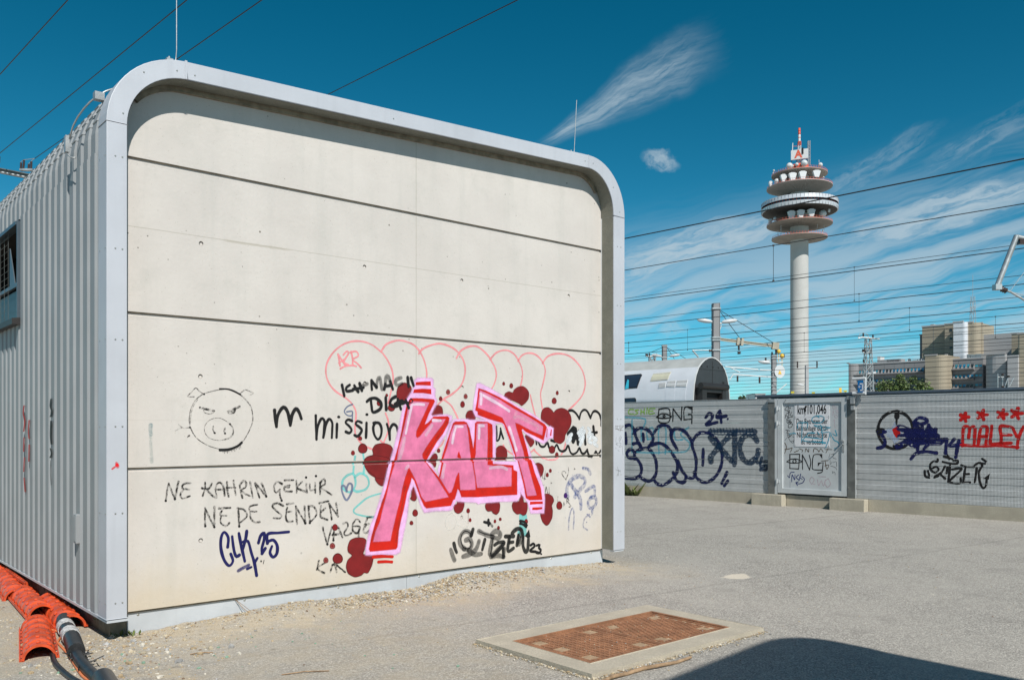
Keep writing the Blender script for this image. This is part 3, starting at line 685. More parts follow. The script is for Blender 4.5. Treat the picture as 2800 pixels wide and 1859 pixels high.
# rubble strip broken out of the asphalt along the collar
def stones(name, n, fn, smin, smax, mt, kind='stuff', seed=1, cols=None):
    rnd = random.Random(seed); b = MB()
    ico = [(0, 0, 1), (.894, 0, .447), (.276, .851, .447), (-.724, .526, .447), (-.724, -.526, .447), (.276, -.851, .447),
           (.724, .526, -.447), (-.276, .851, -.447), (-.894, 0, -.447), (-.276, -.851, -.447), (.724, -.526, -.447), (0, 0, -1)]
    fc = [(0, 1, 2), (0, 2, 3), (0, 3, 4), (0, 4, 5), (0, 5, 1), (1, 6, 2), (2, 7, 3), (3, 8, 4), (4, 9, 5), (5, 10, 1), (6, 7, 2), (7, 8, 3), (8, 9, 4), (9, 10, 5), (10, 6, 1), (11, 7, 6), (11, 8, 7), (11, 9, 8), (11, 10, 9), (11, 6, 10)]
    for _ in range(n):
        x, y, z, k = fn(rnd); s = (smin + (smax - smin) * rnd.random() ** 3) * k; th = rnd.random() * 6.28
        a, c, h = s * rnd.uniform(.7, 1.3), s * rnd.uniform(.6, 1.0), s * rnd.uniform(.4, .8)
        i = len(b.v); ct, sn = math.cos(th), math.sin(th)
        for p in ico:
            j = rnd.uniform(.72, 1.15); X, Y, Z = p[0] * a * j, p[1] * c * j, p[2] * h * j
            b.v.append((x + X * ct - Y * sn, y + X * sn + Y * ct, z + h * .35 + Z))
        m = rnd.choice(cols) if cols else 0
        for f in fc: b.f.append((i + f[0], i + f[1], i + f[2])); b.m.append(m); b.sm.append(False)
    o = b.build(name, mt, recalc=False); SH.place(o); o['kind'] = kind; return o
SM = [mat('pebble_cream', (.44, .38, .28), .85, 0, .2, 12), mat('pebble_grey', (.34, .335, .33), .85, 0, .25, 12), mat('pebble_tan', (.38, .29, .18), .85, 0, .25, 12), mat('pebble_white', (.56, .52, .45), .8, 0, .12, 12), mat('pebble_brown', (.22, .15, .10), .85, 0, .25, 12)]
def f_wall(r):
    x = r.uniform(0, 5.5); y = -abs(r.gauss(0, .16)) - .0; x2 = x
    if r.random() < .45: x = r.gauss(2.9, .9); y = -abs(r.gauss(0, .30))
    x = min(max(x, .02), 5.6); return x, y, max(0, bank_h(x, y)) - .003, 1
stones('gravel', 5200, f_wall, .003, .013, SM, seed=3, cols=[0, 0, 0, 1, 1, 2, 2, 2, 4, 3])
def f_heap(r):
    x = r.gauss(2.75, .62); y = -abs(r.gauss(.03, .17)); x = min(max(x, .8), 4.6); return x, y, max(0, bank_h(x, y)) + .002, 1
stones('coarse_gravel', 2600, f_heap, .006, .017, SM, seed=14, cols=[0, 0, 0, 1, 1, 2, 2, 3, 4])
stones('coarse_gravel', 110, f_wall, .011, .024, SM, seed=4, cols=[0, 0, 1, 2, 3, 3])
def f_left(r):
    x = r.gauss(-.42, .22); y = r.uniform(-1.9, 3.2)
    if r.random() < .55: x = r.gauss(-.1, .35); y = r.gauss(-.35, .4)
    return min(x, .9) if y < 0 else min(x, -.12), (min(y, .0) if x > -.15 else y), -.001, 1
stones('gravel', 3600, f_left, .003, .014, SM, seed=5, cols=[0, 0, 1, 1, 2, 2, 3, 4])
stones('coarse_gravel', 150, f_left, .012, .036, SM, seed=6, cols=[0, 1, 2, 3, 3])
def f_all(r):
    d = r.uniform(0, 1) ** 1.6; y = -.3 - d * 4.6; x = r.uniform(-1.5, 10 + 3 * r.random()); return x, y + r.uniform(0, .3), 0, 1
stones('loose_chips', 2600, f_all, .0018, .009, SM, seed=8, cols=[0, 1, 1, 2, 3, 4])
def f_col(r):
    s = r.random()
    if s < .4: return r.uniform(OX0, OX1), OY0 - abs(r.gauss(0, .035)), .004, 1
    if s < .7: return OX0 - abs(r.gauss(0, .03)), r.uniform(OY0, OY1), .004, 1
    return r.uniform(OX0, OX1), r.uniform(OY0, OY1), .024, .5
stones('rubble_chips', 900, f_col, .004, .013, SM, seed=9, cols=[0, 1, 2, 0, 3])
# bits of green glass
def shard_fn(r):
    return r.gauss(.4, .8), -.5 - abs(r.gauss(0, .7)), 0.001, 1
o = stones('glass_shards', 60, shard_fn, .006, .018, M['paleglass'], seed=11)
# dead branch lying along the collar
br = MB(); pts = [SH.on_z(px, py) for px, py in ((1640, 1872), (1677, 1857), (1712, 1846), (1758, 1833), (1800, 1827), (1850, 1814), (1889, 1802))]
br.tube([(x, y, .016 + .006 * math.sin(i * 2.1)) for i, (x, y) in enumerate(pts)], [.012, .014, .013, .015, .013, .012, .010], 8)
br.tube([(pts[2][0], pts[2][1], .02), (pts[2][0] - .03, pts[2][1] + .05, .03)], [.006, .003], 5)
o = br.build('dead_branch', M['wood']); SH.place(o); tag(o, 'dry brown branch lying on the asphalt beside the manhole collar', 'branch')
for i, (p, q, lab) in enumerate((((770, 1846), (900, 1835), 'thin brown twig on the sand in front of the concrete wall, nearest the camera'), ((520, 1790), (582, 1785), 'thin dry twig lying on the sand below the blue tag'))):
    a, c = SH.on_z(*p), SH.on_z(*q); b = MB(); b.tube([(a[0], a[1], .006), ((a[0] + c[0]) / 2, (a[1] + c[1]) / 2 + .01, .012), (c[0], c[1], .005)], .004, 5)
    o = b.build('twig', M['wood']); SH.place(o); tag(o, lab, 'twig')
b = MB(); P_ = [SH.on_y(px, py, .02) for px, py in ((643, 1638), (660, 1660), (684, 1686))]
b.tube([(P_[0][0], .02, P_[0][1]), (P_[1][0], -.02, P_[1][1]), (P_[2][0], -.09, .01)], .003, 5); b.tube([(P_[0][0], .01, P_[0][1]), (P_[1][0] + .06, -.03, P_[1][1] - .03)], .002, 4)
o = b.build('grass_stalk', M['wood']); SH.place(o); tag(o, 'dry bent grass stalk leaning against the pale grey plinth', 'grass stalk')

# ------------------------------------------------------------------ cable protection half shells and cables in the near left
def half_shell(name, a, c, label, r=.098, open_up=False, z=.0, nrib=6):
    """a near end, c far end (x,y) in the shelter frame"""
    L = math.hypot(c[0] - a[0], c[1] - a[1]); ang = math.atan2(c[1] - a[1], c[0] - a[0]) - math.pi / 2
    o = empty(name, label, 'cable cover', group='orange split cable covers along the shelter')
    w_ = SH.w(a[0], a[1]); o.location = (w_.x, w_.y, z); o.rotation_euler = (0, 0, SH.a + ang)
    sg = -1 if open_up else 1; n = 14; z0 = r if open_up else 0
    def arc(rad, y, dz=0): return [(rad * math.cos(math.pi * j / n), y, z0 + sg * rad * math.sin(math.pi * j / n) + dz) for j in range(n + 1)]
    b = MB(); rows = []; y = 0; 
    for k in range(61):
        y = L * k / 60; ph = (k / 60 * nrib) % 1
        rr = r + (.008 if ph < .34 else 0)
        if k in (0, 60, 1, 59): rr = r + .012
        rows.append(arc(rr, y))
    b.grid(rows, sm=False)
    b.grid([arc(r - .006, 0), arc(r - .006, L)], sm=True)
    b.grid([rows[0], arc(r - .006, 0)]); b.grid([rows[-1], arc(r - .006, L)])
    b.build('shell', M['orange'], o, recalc=False)
    for s_ in (-1, 1):      # side flanges with slots
        f = MB(); x0, x1 = sorted((s_ * (r - .004), s_ * (r + .026))); zf = z0
        f.box(x0, x1, 0, L, zf - .003 + .004, zf + .003 + .004)
        f.box(s_ * (r + .020) - .003, s_ * (r + .020) + .003, 0, L, zf, zf + sg * .020 + (.0 if sg > 0 else .0))
        f.build('flange', M['orange'], o, recalc=False)
        f = MB()
        for k in range(9): yy = L * (k + .6) / 9.4; f.box(s_ * (r + .011) - .005, s_ * (r + .011) + .005, yy, yy + .022, zf + .0072, zf + .0085)
        f.build('slots', M['dark'], o)
    f = MB()                 # raised triangular and block lugs between the ribs
    for k in range(nrib):
        yy = L * (k + .55) / nrib
        for t in (.30, .52, .74):
            aa = math.pi * t; cx, cz = math.cos(aa), math.sin(aa)
            M4 = Matrix.Translation((cx * (r + .006), yy, z0 + sg * cz * (r + .006))) @ Matrix.Rotation(-sg * (aa - math.pi / 2), 4, 'Y')
            f.prism([(-.014, -.004), (.014, -.004), (.004, .016), (-.014, .010)], -.014, .014, 'y') if False else f.box(-.013, .013, -.02, .02, -.004, .009, M=M4)
    f.build('lugs', M['orange'], o, bevel=.003)
    return o
half_shell('cable_cover', (-.690, -.33), (-.480, .76), 'orange ribbed half pipe nearest the camera, lying arch up at the end of the row')
half_shell('cable_cover', (-.372, 1.07), (-.300, 2.20), 'orange half pipe overlapping behind the nearest one, round mouth open to the front', z=.018)
half_shell('cable_cover', (-.352, 2.14), (-.215, 3.45), 'orange half pipe at the left picture edge, behind the second one in the outer row')
half_shell('cable_cover', (-.205, 3.50), (-.16, 4.6), 'orange half pipe farthest back in the outer row, cut by the picture edge')
half_shell('cable_cover', (-.285, .50), (-.185, 1.66), 'orange half pipe covering the thick black cable, right beside the plinth', z=.012)
half_shell('cable_cover', (-.130, 2.34), (-.095, 3.44), 'orange half pipe lying open side up against the corrugated wall', open_up=True, z=.02)
def cable(name, pts, r, mt, label, cat='cable', n=10, zz=None):
    P = [Vector((x, y, zz if zz is not None else z)) for x, y, *rest in pts for z in [rest[0] if rest else r]]
    out = []
    for k in range(len(P) - 1):
        p0, p1, p2, p3 = P[max(k - 1, 0)], P[k], P[k + 1], P[min(k + 2, len(P) - 1)]
        for t in [i / 6 for i in range(6)]:
            out.append(.5 * ((2 * p1) + (p2 - p0) * t + (2 * p0 - 5 * p1 + 4 * p2 - p3) * t * t + (3 * p1 - p0 - 3 * p2 + p3) * t ** 3))
    out.append(P[-1]); b = MB(); b.tube(out, r, n); return b, out
o = empty('thick_cable', 'thick black cable with two grey tape wraps coming out of the orange cover', 'cable'); SH.place(o)
b, _ = cable('', [(-.24, 1.0, .06), (-.32, .55, .06), (-.352, .44, .06), (-.414, -.02, .055), (-.517, -.617, .05), (-.544, -.948, .045), (-.560, -1.261, .045), (-.60, -1.7, .045), (-.65, -2.1, .045)], .036, M['black'], ''); b.build('core_cable', M['black'], o)
b, _ = cable('', [(-.31, .62, .066), (-.352, .44, .064), (-.414, -.02, .062), (-.497, -.50, .060)], .058, M['black'], '', n=14); b.build('foam_sleeve', M['black'], o)
for q0, q1 in (((-.361, .38), (-.378, .25)), ((-.398, .10), (-.418, -.05))):
    b = MB(); rows = []; P0_, P1_ = Vector((*q0, .064)), Vector((*q1, .062))
    rr = [.060 + .005 * abs(math.sin(k * 1.9)) for k in range(14)]; b.tube([P0_ + (P1_ - P0_) * k / 13 for k in range(14)], rr, 14); b.build('tape_wrap', M['tape'], o)
b = MB(); rnd = random.Random(3)
for k in range(26):
    x, y = -.50 - rnd.random() * .05, -.50 - rnd.random() * .45; b.tube([(x + rnd.uniform(-.05, .09), y, .03 + rnd.random() * .02), (x + rnd.uniform(-.06, .1), y + rnd.uniform(-.04, .04), .04 + rnd.random() * .04)], .004, 4)
b.build('torn_foil', M['black'], o)
b, _ = cable('', [(-.52, .1, .02), (-.573, -.156, .02), (-.638, -.512, .02), (-.656, -.791, .02), (-.649, -1.088, .02), (-.60, -1.4, .02), (-.52, -1.7, .02), (-.4, -2.0, .02)], .018, M['black'], '')
c_o = b.build('black_cable', M['black']); SH.place(c_o); tag(c_o, 'thinner plain black cable curving out of the nearest orange half pipe', 'cable')
b, _ = cable('', [(-.42, .62, .01), (-.416, .544, .012), (-.385, .40, .012), (-.400, .30, .011), (-.470, .12, .011), (-.484, .042, .01), (-.506, -.286, .01), (-.553, -.701, .012), (-.580, -.992, .01), (-.57, -1.2, .01), (-.55, -1.6, .01)], .009, M['cord'], '', n=7)
c_o = b.build('orange_cord', M['cord']); SH.place(c_o); tag(c_o, 'thin pale orange cord winding between the black cables on the gravel', 'cable')
b, _ = cable('', [(-.535, -1.27, .05), (-.555, -1.40, .052), (-.60, -1.75, .05), (-.66, -2.2, .05)], .066, M['black'], '', n=16)
c_o = b.build('rubber_boot', M['black']); SH.place(c_o); tag(c_o, 'wide black rubber sleeve end over the thick cable at the bottom edge', 'cable sleeve')
def weeds(name, spots, label, frame=SH, h=.07, cat='weed', mt='weed', seed=5, n=14):
    rnd = random.Random(seed); b = MB()
    for (x, y, z) in spots:
        for k in range(n):
            a = rnd.random() * 6.28; l = h * rnd.uniform(.4, 1.2); s = l * .22; dx, dy = math.cos(a), math.sin(a); t = rnd.uniform(.3, .9)
            p = Vector((x + rnd.uniform(-.03, .03), y + rnd.uniform(-.03, .03), z)); q = p + Vector((dx * l * t, dy * l * t, l)); sd_ = Vector((-dy, dx, 0)) * s
            m_ = p.lerp(q, .6); b.quad(p, m_ + sd_, q, m_ - sd_)
    o = b.build(name, M[mt], recalc=False); frame.place(o); tag(o, label, cat); return o
weeds('moss', [(-.15, .25 + k * .19, .10 + .05 * ((k * 7) % 3) / 3) for k in range(12)], 'small green moss tufts in the gap below the corrugated sheet', h=.028, cat='moss', n=16)['kind'] = 'stuff'
for o in sc.objects:
    if o.name == 'moss': del o['category']
weeds('weed_tuft', [(-.02, -.03, 0), (-.08, .0, 0), (.03, -.04, 0)], 'small green weed growing at the left corner of the plinth', h=.05, n=8)
# ------------------------------------------------------------------ noise barrier fence with the gate
BL = .195
fence_root = empty('noise_barrier', 'perforated aluminium noise barrier with graffiti, left of the gate', 'fence'); FE.place(fence_root)
fence_right = empty('noise_barrier', 'perforated aluminium noise barrier with red and navy graffiti, right of the gate', 'fence'); FE.place(fence_right)
def panel(x0, x1, z0, root):
    b = MB(); d = .007
    prof = [(0, 0), (0, .076), (d, .086), (d, .182), (0, .184), (0, .276), (d, .286), (d, .382), (0, .384), (0, .492), (.012, .498)]
    b.grid([[(x, -.0 + y, z0 + z) for y, z in prof] for x in (x0, x1)])
    b.grid([[(x, y, z0 + z) for y, z in ((0, 0), (.09, 0), (.09, .498), (.012, .498))] for x in (x0, x1)])
    return b.build('acoustic_panel', M['perf'], root)
for k in range(4):
    panel(-4.25, .640, .243 + .5 * k, fence_root); panel(2.496, 7.35, .243 + .5 * k, fence_right); panel(-9.2, -4.40, .243 + .5 * k, fence_root)
b = MB(); b.box(-4.25, .640, -.006, .095, 2.242, 2.256); b.build('cap_strip', M['steel'], fence_root)
b = MB(); b.box(2.496, 7.35, -.006, .095, 2.242, 2.258); b.build('cap_strip', M['gate'], fence_right)
b = MB(); b.box(2.484, 2.496, -.01, .1, .24, 2.25); b.build('edge_strip', M['gate'], fence_right)
def fpost(x0, x1, z1, lab, root=None):
    o = empty('fence_post', lab, 'post'); FE.place(o)
    b = MB(); b.box(x0, x1, -.055, -.043, .2, z1); b.box(x0, x1, .100, .112, .2, z1); b.box((x0 + x1) / 2 - .005, (x0 + x1) / 2 + .005, -.043, .1, .2, z1); b.build('beam', M['post'], o)
    b = MB(); b.box(x0 - .008, x1 + .008, -.065, .12, z1, z1 + .012); b.box(x0 - .008, x1 + .008, -.070, -.058, z1 - .055, z1 + .012); b.build('post_cap', M['steel'], o)
    b = MB()
    for z in (.45, 1.35, 2.05): b.tube([(x0 + .03, -.055, z), (x0 + .03, -.070, z)], .008, 6)
    b.build('bolts', M['screw'], o); return o
po1 = fpost(.640, .792, 2.225, 'dark steel post left of the gate with a flat cap')
po2 = fpost(2.346, 2.492, 2.245, 'dark steel post right of the gate below the blue sign')
fpost(-4.40, -4.25, 2.225, 'dark steel post of the barrier hidden behind the shelter')
# concrete base beams and the two blocks under the posts
def base(x0, x1, y0, root, z1=.238, nm='concrete_beam'):
    b = MB(); b.box(x0, x1, y0, .30, -.05, z1); return b.build(nm, M['conc'], root, bevel=.012, seg=2)
bx0, _ = FE.on_y(2054, 1380, -BL); bx1, _ = FE.on_y(2137, 1380, -BL); cx0, _ = FE.on_y(2267, 1380, -BL); cx1, _ = FE.on_y(2363, 1380, -BL)
base(-9.2, bx0 - .004, 0, fence_root)
base(bx0, bx1, -BL, po1, .236, 'concrete_block')
base(bx1 + .004, cx0 - .004, 0, fence_right, .234)
base(cx0, cx1, -BL, po2, .236, 'concrete_block')
base(cx1 + .004, 7.6, 0, fence_right)
# gate
gate = empty('gate', 'grey sheet metal gate with a white railway warning sign, scribbled over', 'gate'); FE.place(gate)
gx0, gx1, gz0, gz1 = .856, 2.335, .268, 2.236; fw = .105
ix0, iz1 = FE.on_y(2142.6, 1102.5); ix1, iz0 = FE.on_y(2303, 1342)
b = MB(); b.box(gx0, ix0, -.05, .0, gz0, gz1); b.build('stile', M['gate'], gate, bevel=.004)
b = MB(); b.box(ix1, gx1, -.05, .0, gz0, gz1); b.build('stile', M['gate'], gate, bevel=.004)
b = MB(); b.box(ix0, ix1, -.05, .0, iz1, gz1); b.build('rail', M['gate'], gate, bevel=.004)
b = MB(); b.box(ix0, ix1, -.05, .0, gz0, iz0); b.build('rail', M['gate'], gate, bevel=.004)
b = MB(); b.box(ix0, ix1, -.018, -.010, iz0, iz1); b.build('sheet', M['gatepanel'], gate)
b = MB(); b.box(.796, .850, -.05, .0, .24, 2.24); b.build('gate_jamb', M['gate'], gate)
b = MB(); b.box(2.337, 2.345, -.03, .0, .25, 2.24); b.build('gate_jamb', M['gate'], gate)
for py in (1117, 1157, 1315):
    _, z = FE.on_y(2130, py); b = MB(); b.box(.812, .905, -.062, -.05, z - .03, z + .03); b.tube([(.853, -.070, z - .055), (.853, -.070, z + .055)], .013, 8); b.build('hinge', M['gate'], gate)
hx, hz = FE.on_y(2309, 1214)
b = MB(); b.box(hx - .022, hx + .022, -.058, -.05, hz - .16, hz + .08); ls = b.build('lock_plate', M['steel'], gate)
b = MB(); b.tube([(hx, -.055, hz), (hx, -.105, hz)], .012, 8); b.tube([(hx, -.100, hz), (hx - .055, -.106, hz - .06), (hx - .11, -.10, hz - .105)], .010, 8); b.tube([(hx + .0, -.1, hz + .07), (hx, -.055, hz + .07)], .02, 10); b.build('handle', M['steel'], ls)
b = MB(); b.tube([(1.02, -.06, 2.17), (1.06, -.066, 2.22)], .008, 6); b.build('hook', M['steel'], gate)
# sign
sx0, sz1 = FE.on_y(2173.9, 1104.5); sx1, sz0 = FE.on_y(2269.9, 1222); _, szm = FE.on_y(2200, 1141.5)
b = MB(); b.box(sx0, sx1, -.026, -.019, szm + .002, sz1); s1 = b.build('sign_plate', M['sign'], gate); s1['label'] = 'white plate with black kilometre figures'
b = MB(); b.box(sx0, sx1, -.026, -.019, sz0, szm - .002); s2_ = b.build('sign_plate', M['sign'], gate); s2_['label'] = 'white plate with the four line German trespass warning'
def text_mesh(txt, x, z, size, y, parent, name='lettering', sx=1.0, mt=None, align='CENTER', bold=.0, frame=None, rot=None):
    c = bpy.data.curves.new(name, 'FONT'); c.body = txt; c.size = size; c.align_x = align; c.extrude = .0006; c.offset = bold; c.resolution_u = 3
    o = bpy.data.objects.new(name, c); COL.objects.link(o)
    bpy.context.view_layer.update()
    me = bpy.data.meshes.new_from_object(o.evaluated_get(bpy.context.evaluated_depsgraph_get())); me.name = name
    COL.objects.unlink(o); bpy.data.objects.remove(o)
    me.transform(Matrix.Translation((x, y, z)) @ (rot or Matrix.Identity(4)) @ Matrix.Rotation(R(90), 4, 'X') @ Matrix.Diagonal((sx, 1, 1, 1)))
    me.materials.clear(); me.materials.append(mt or M['ink']); return link(name, me, parent)
smid = (sx0 + sx1) / 2
hh = sz1 - szm
text_mesh('km 101,046', smid, szm + hh * .27, .262, -.0272, s1, sx=.50, bold=.004)
lh = (szm - sz0) / 4.55
for i, t in enumerate(('Das Betreten der', 'Bahnanlage durch', 'Nichtberechtigte', 'ist verboten')):
    text_mesh(t, smid, szm - lh * (.98 + i * 1.06), .158, -.0272, s2_, sx=.60, bold=.0015)
b = MB()
for x in (sx0 + .02, sx1 - .02):
    for z in (sz1 - .02, szm + .02, szm - .02, sz0 + .02): b.box(x - .005, x + .005, -.030, -.025, z - .005, z + .005)
b.build('rivets', M['ink'], gate)
# blue bracket sign on the right post
bs = empty('track_sign', 'small blue sign with white arrow on a pipe bracket above the right gate post', 'sign'); FE.place(bs)
def fp(px, py, k=-.08): x, z = FE.on_y(px, py, k); return x, z
x0, z0 = fp(2336, 1075.6); x1, z1 = fp(2366.8, 1034.5)
b = MB(); b.tube([(x0 - .03, -.08, z1), (x1, -.08, z1)], .030, 10); b.build('bracket_pipe', M['lamp'], bs); b = MB(); b.tube([(x0 - .03, -.08, z0), (x1, -.08, z0)], .032, 10); b.build('bracket_pipe', M['lamp'], bs)
b = MB(); b.box(x1 - .012, x1 + .008, -.10, -.06, z0 - .03, z1 + .02); b.build('bracket_bar', M['lamp'], bs)
px0, pz1 = fp(2347.5, 1040.5); px1, pz0 = fp(2364, 1072.5)
b = MB(); b.box(px0, px1 - .012, -.12, -.114, pz0, pz1); sp = b.build('sign_plate', M['blue'], bs)
W_, H_ = px1 - px0, pz1 - pz0; y = -.1225
def rel(a, c): return px0 + W_ * a, pz0 + H_ * c
b = MB()
for (a0, a1, c0, c1) in ((.36, .88, .66, .76), (.72, .86, .16, .70), (.42, .86, .12, .22)): (xa, za), (xb, zb) = rel(a0, c0), rel(a1, c1); b.box(xa, xb, y, y + .002, za, zb)
b.build('symbol', M['sign'], sp)
b = MB(); (xa, za) = rel(.12, .47); b.prism([(xa, za), (xa + W_ * .20, za + H_ * .13), (xa + W_ * .22, za + H_ * .08), (xa + W_ * .13, za + H_ * .022), (xa + W_ * .44, za + H_ * .02), (xa + W_ * .44, za - H_ * .02), (xa + W_ * .13, za - H_ * .022), (xa + W_ * .22, za - H_ * .08), (xa + W_ * .20, za - H_ * .13)], y, y + .002, 'y'); b.build('arrow', M['sign'], sp)
b = MB(); b.box(2.43, 2.50, -.115, -.055, 2.10, 2.23); b.box(2.44, 2.50, -.11, -.055, 1.98, 2.06); b.build('bracket_clamp', M['steel'], bs)
# barrier behind, only its capping shows
rx0, rz = FE.on_y(2067, 1085, .42)
rb = empty('rear_barrier', 'second barrier behind the gate, only its blue-grey cap rail showing', 'fence'); FE.place(rb)
b = MB(); b.box(rx0, 9.5, .36, .50, rz - .01, rz + .035); b.build('cap_rail', mat('cap_bluegrey', (.10, .13, .17), .45, .1, .1, 3), rb)
b = MB(); b.box(rx0 + .05, 9.5, .38, .48, 0, rz - .01); b.build('barrier_board', M['post'], rb)
weeds('weed_tuft', [(-3.15 + k * .09, -.06, 0) for k in range(5)], 'wild grass tuft at the foot of the barrier beside the shelter', FE, h=.30, n=10, seed=9)

# ------------------------------------------------------------------ train (double-deck coach seen over the barrier)
TF = Frame(7.195, 34.0, FE.a)
tr = empty('railway_coach', 'silver double-deck railway coach with a black gangway end behind the barrier', 'train'); TF.place(tr)
half = [(0, .35), (0, 2.75), (.025, 3.05), (.085, 3.42), (.20, 3.78), (.40, 4.10)]
roofh = [(.40, 4.10), (.60, 4.27), (.85, 4.42), (1.12, 4.52), (1.4, 4.56)]
mir = lambda L: [(2.8 - y, z) for y, z in reversed(L)]
def ty(z):
    for (y0, z0), (y1, z1) in zip(half, half[1:]):
        if z0 <= z <= z1: return y0 + (y1 - y0) * (z - z0) / (z1 - z0)
    return 0
b = MB()
for L in (half, mir(half)): b.grid([[(x, y, z) for y, z in L] for x in (-26, -.02)], sm=True)
b.build('body_side', M['train'], tr)
b = MB(); L = roofh + mir(roofh)[1:]; b.grid([[(x, y, z) for y, z in L] for x in (-5.6, -.02)], sm=True)
low_ = [(y, z - .0 if i in (0, len(L) - 1) else z - .07) for i, (y, z) in enumerate(L)]
b.grid([[(x, y, z) for y, z in low_] for x in (-26, -6.2)], sm=True); b.grid([[(x, y, z) for y, z in q] for x, q in ((-6.2, low_), (-5.6, L))], sm=True)
for k in range(7): yy = .62 + k * .12; zz = 4.19 + .26 * math.sin(min(1, (yy - .4)) * 1.5); b.box(-26, -6.3, yy, yy + .03, zz - .05, zz + .015)
b.build('roof', M['trainroof'], tr)
b = MB(); full = half + roofh[1:] + mir(roofh)[1:] + mir(half)[1:]
ins = [(1.4 + (y - 1.4) * .975, 2.5 + (z - 2.5) * .982) for y, z in full]
b.grid([[(-.02, y, z) for y, z in full], [(.02, y, z) for y, z in full], [(.02, y, z) for y, z in ins], [(-.03, y, z) for y, z in ins]]); b.build('end_rim', M['white'], tr)
b = MB(); b.prism(ins, -.06, -.005, 'x'); b.build('end_wall', M['trainend'], tr)
b = MB()
for k in range(4): b.box(-.01, .015, .62 + k * .42, .67 + k * .42, 4.12, 4.17)
b.box(-.01, .004, .35, 2.45, 4.02, 4.035); b.box(-.008, .004, 1.45, 1.46, 3.0, 4.4); b.box(-.01, .03, 2.25, 2.37, 3.45, 3.57); b.build('end_fittings', M['trainblack'], tr)
gy0, gz_ = TF.on_x(1700 + 915 * .236, 750 + 1290 * .236, .3); gy1, _ = TF.on_x(1700 + 1220 * .236, 750 + 1300 * .236, .3)
b = MB(); b.tube([(.30, gy0, gz_), (.30, gy1, gz_)], .13, 14); b.box(.0, .32, gy0 + .1, gy0 + .42, .5, gz_ - .05); b.box(.0, .32, gy1 - .38, gy1 - .1, .5, gz_ - .05); b.box(0, .3, gy0 + .42, gy1 - .38, gz_ - .25, gz_ - .05); b.build('gangway_bellows', M['trainblack'], tr)
b = MB(); b.box(-.05, .10, gy0 + .44, gy1 - .40, .5, gz_ - .27); b.build('gangway_door', M['dark'], tr)
def tp(x, y): return TF.on_y(1700 + x * .236, 750 + y * .236, .12)
def side_patch(name, corners, mt, d=.012, parent=tr, round_=0):
    pts = [tp(*c) for c in corners]
    # cut into level strips so that the patch follows the curved side
    zs = sorted({z for _, z in pts}); lo, hi = zs[0], zs[-1]; N_ = 10; lv = [lo + (hi - lo) * i / N_ for i in range(N_ + 1)]; rows = []
    for z in lv:
        zz = min(max(z, lo + 1e-4), hi - 1e-4); xs = []
        for k in range(len(pts)):
            (xa, za), (xb, zb) = pts[k], pts[(k + 1) % len(pts)]
            if (za - zz) * (zb - zz) < 0: xs.append(xa + (xb - xa) * (zz - za) / (zb - za))
        if len(xs) >= 2: rows.append([(min(xs), ty(z) + .03, z), (min(xs), ty(z) - d, z), (max(xs), ty(z) - d, z), (max(xs), ty(z) + .03, z)])
    b = MB(); b.grid(rows); b.quad(*rows[0]); b.quad(*rows[-1])
    return b.build(name, mt, parent)
w1 = side_patch('window', [(-400, 1190), (195, 1150), (215, 1165), (188, 1322), (170, 1335), (-400, 1360)], M['trainblack'])
side_patch('pane', [(-400, 1200), (192, 1160), (204, 1172), (180, 1318), (-400, 1345)], M['twin'], .018, w1)
w2 = side_patch('window', [(-400, 1450), (170, 1430), (186, 1445), (186, 1560), (-400, 1560)], M['trainblack'])
side_patch('pane', [(-400, 1458), (165, 1440), (176, 1450), (176, 1560), (-400, 1560)], M['twin'], .018, w2)
b = MB(); b.lathe([(.001, 0)], n=3) if False else None
side_patch('curtain', [(60, 1215), (78, 1225), (92, 1330), (50, 1332)], M['teal'], .022, w1)
def grille(c, n, name='vent_grille', slope=0, mt='grille'):
    g_ = side_patch(name, c, M[mt], .02); 
    (x0, z1), (x1, _) = tp(*c[0]), tp(*c[1]); (x2, z0), (x3, _) = tp(*c[2]), tp(*c[3])
    b = MB()
    for k in range(n):
        t = (k + .3) / n; xa = x0 + (x1 - x0) * t; xb = x3 + (x2 - x3) * t if True else 0; wd = abs(x1 - x0) / n * .5
        xb = tp(*c[3])[0] + (tp(*c[2])[0] - tp(*c[3])[0]) * t; za = z1 - .03; zb = z0 + .03
        b.quad((xa, ty(za) - .026, za), (xa + wd, ty(za) - .026, za), (xb + wd, ty(zb) - .026, zb), (xb, ty(zb) - .026, zb), m=0)
    b.build('slats', M['lgrey'], g_)
grille([(345, 1140), (545, 1128), (528, 1228), (330, 1238)], 26, 'large_grille')
grille([(438, 1255), (515, 1248), (513, 1312), (435, 1318)], 14, mt='white'); grille([(535, 1232), (628, 1226), (625, 1306), (527, 1308)], 16, mt='white'); grille([(643, 1225), (765, 1218), (757, 1302), (637, 1305)], 20, mt='white')
for x0, x1 in ((525, 628), (634, 757)): side_patch('equipment_flap', [(x0, 1325), (x1, 1320), (x1, 1560), (x0, 1560)], M['train'], .008)
b = MB(); b.box(-26, -.3, .3, 2.5, .15, .9); b.build('underframe', M['trainblack'], tr)

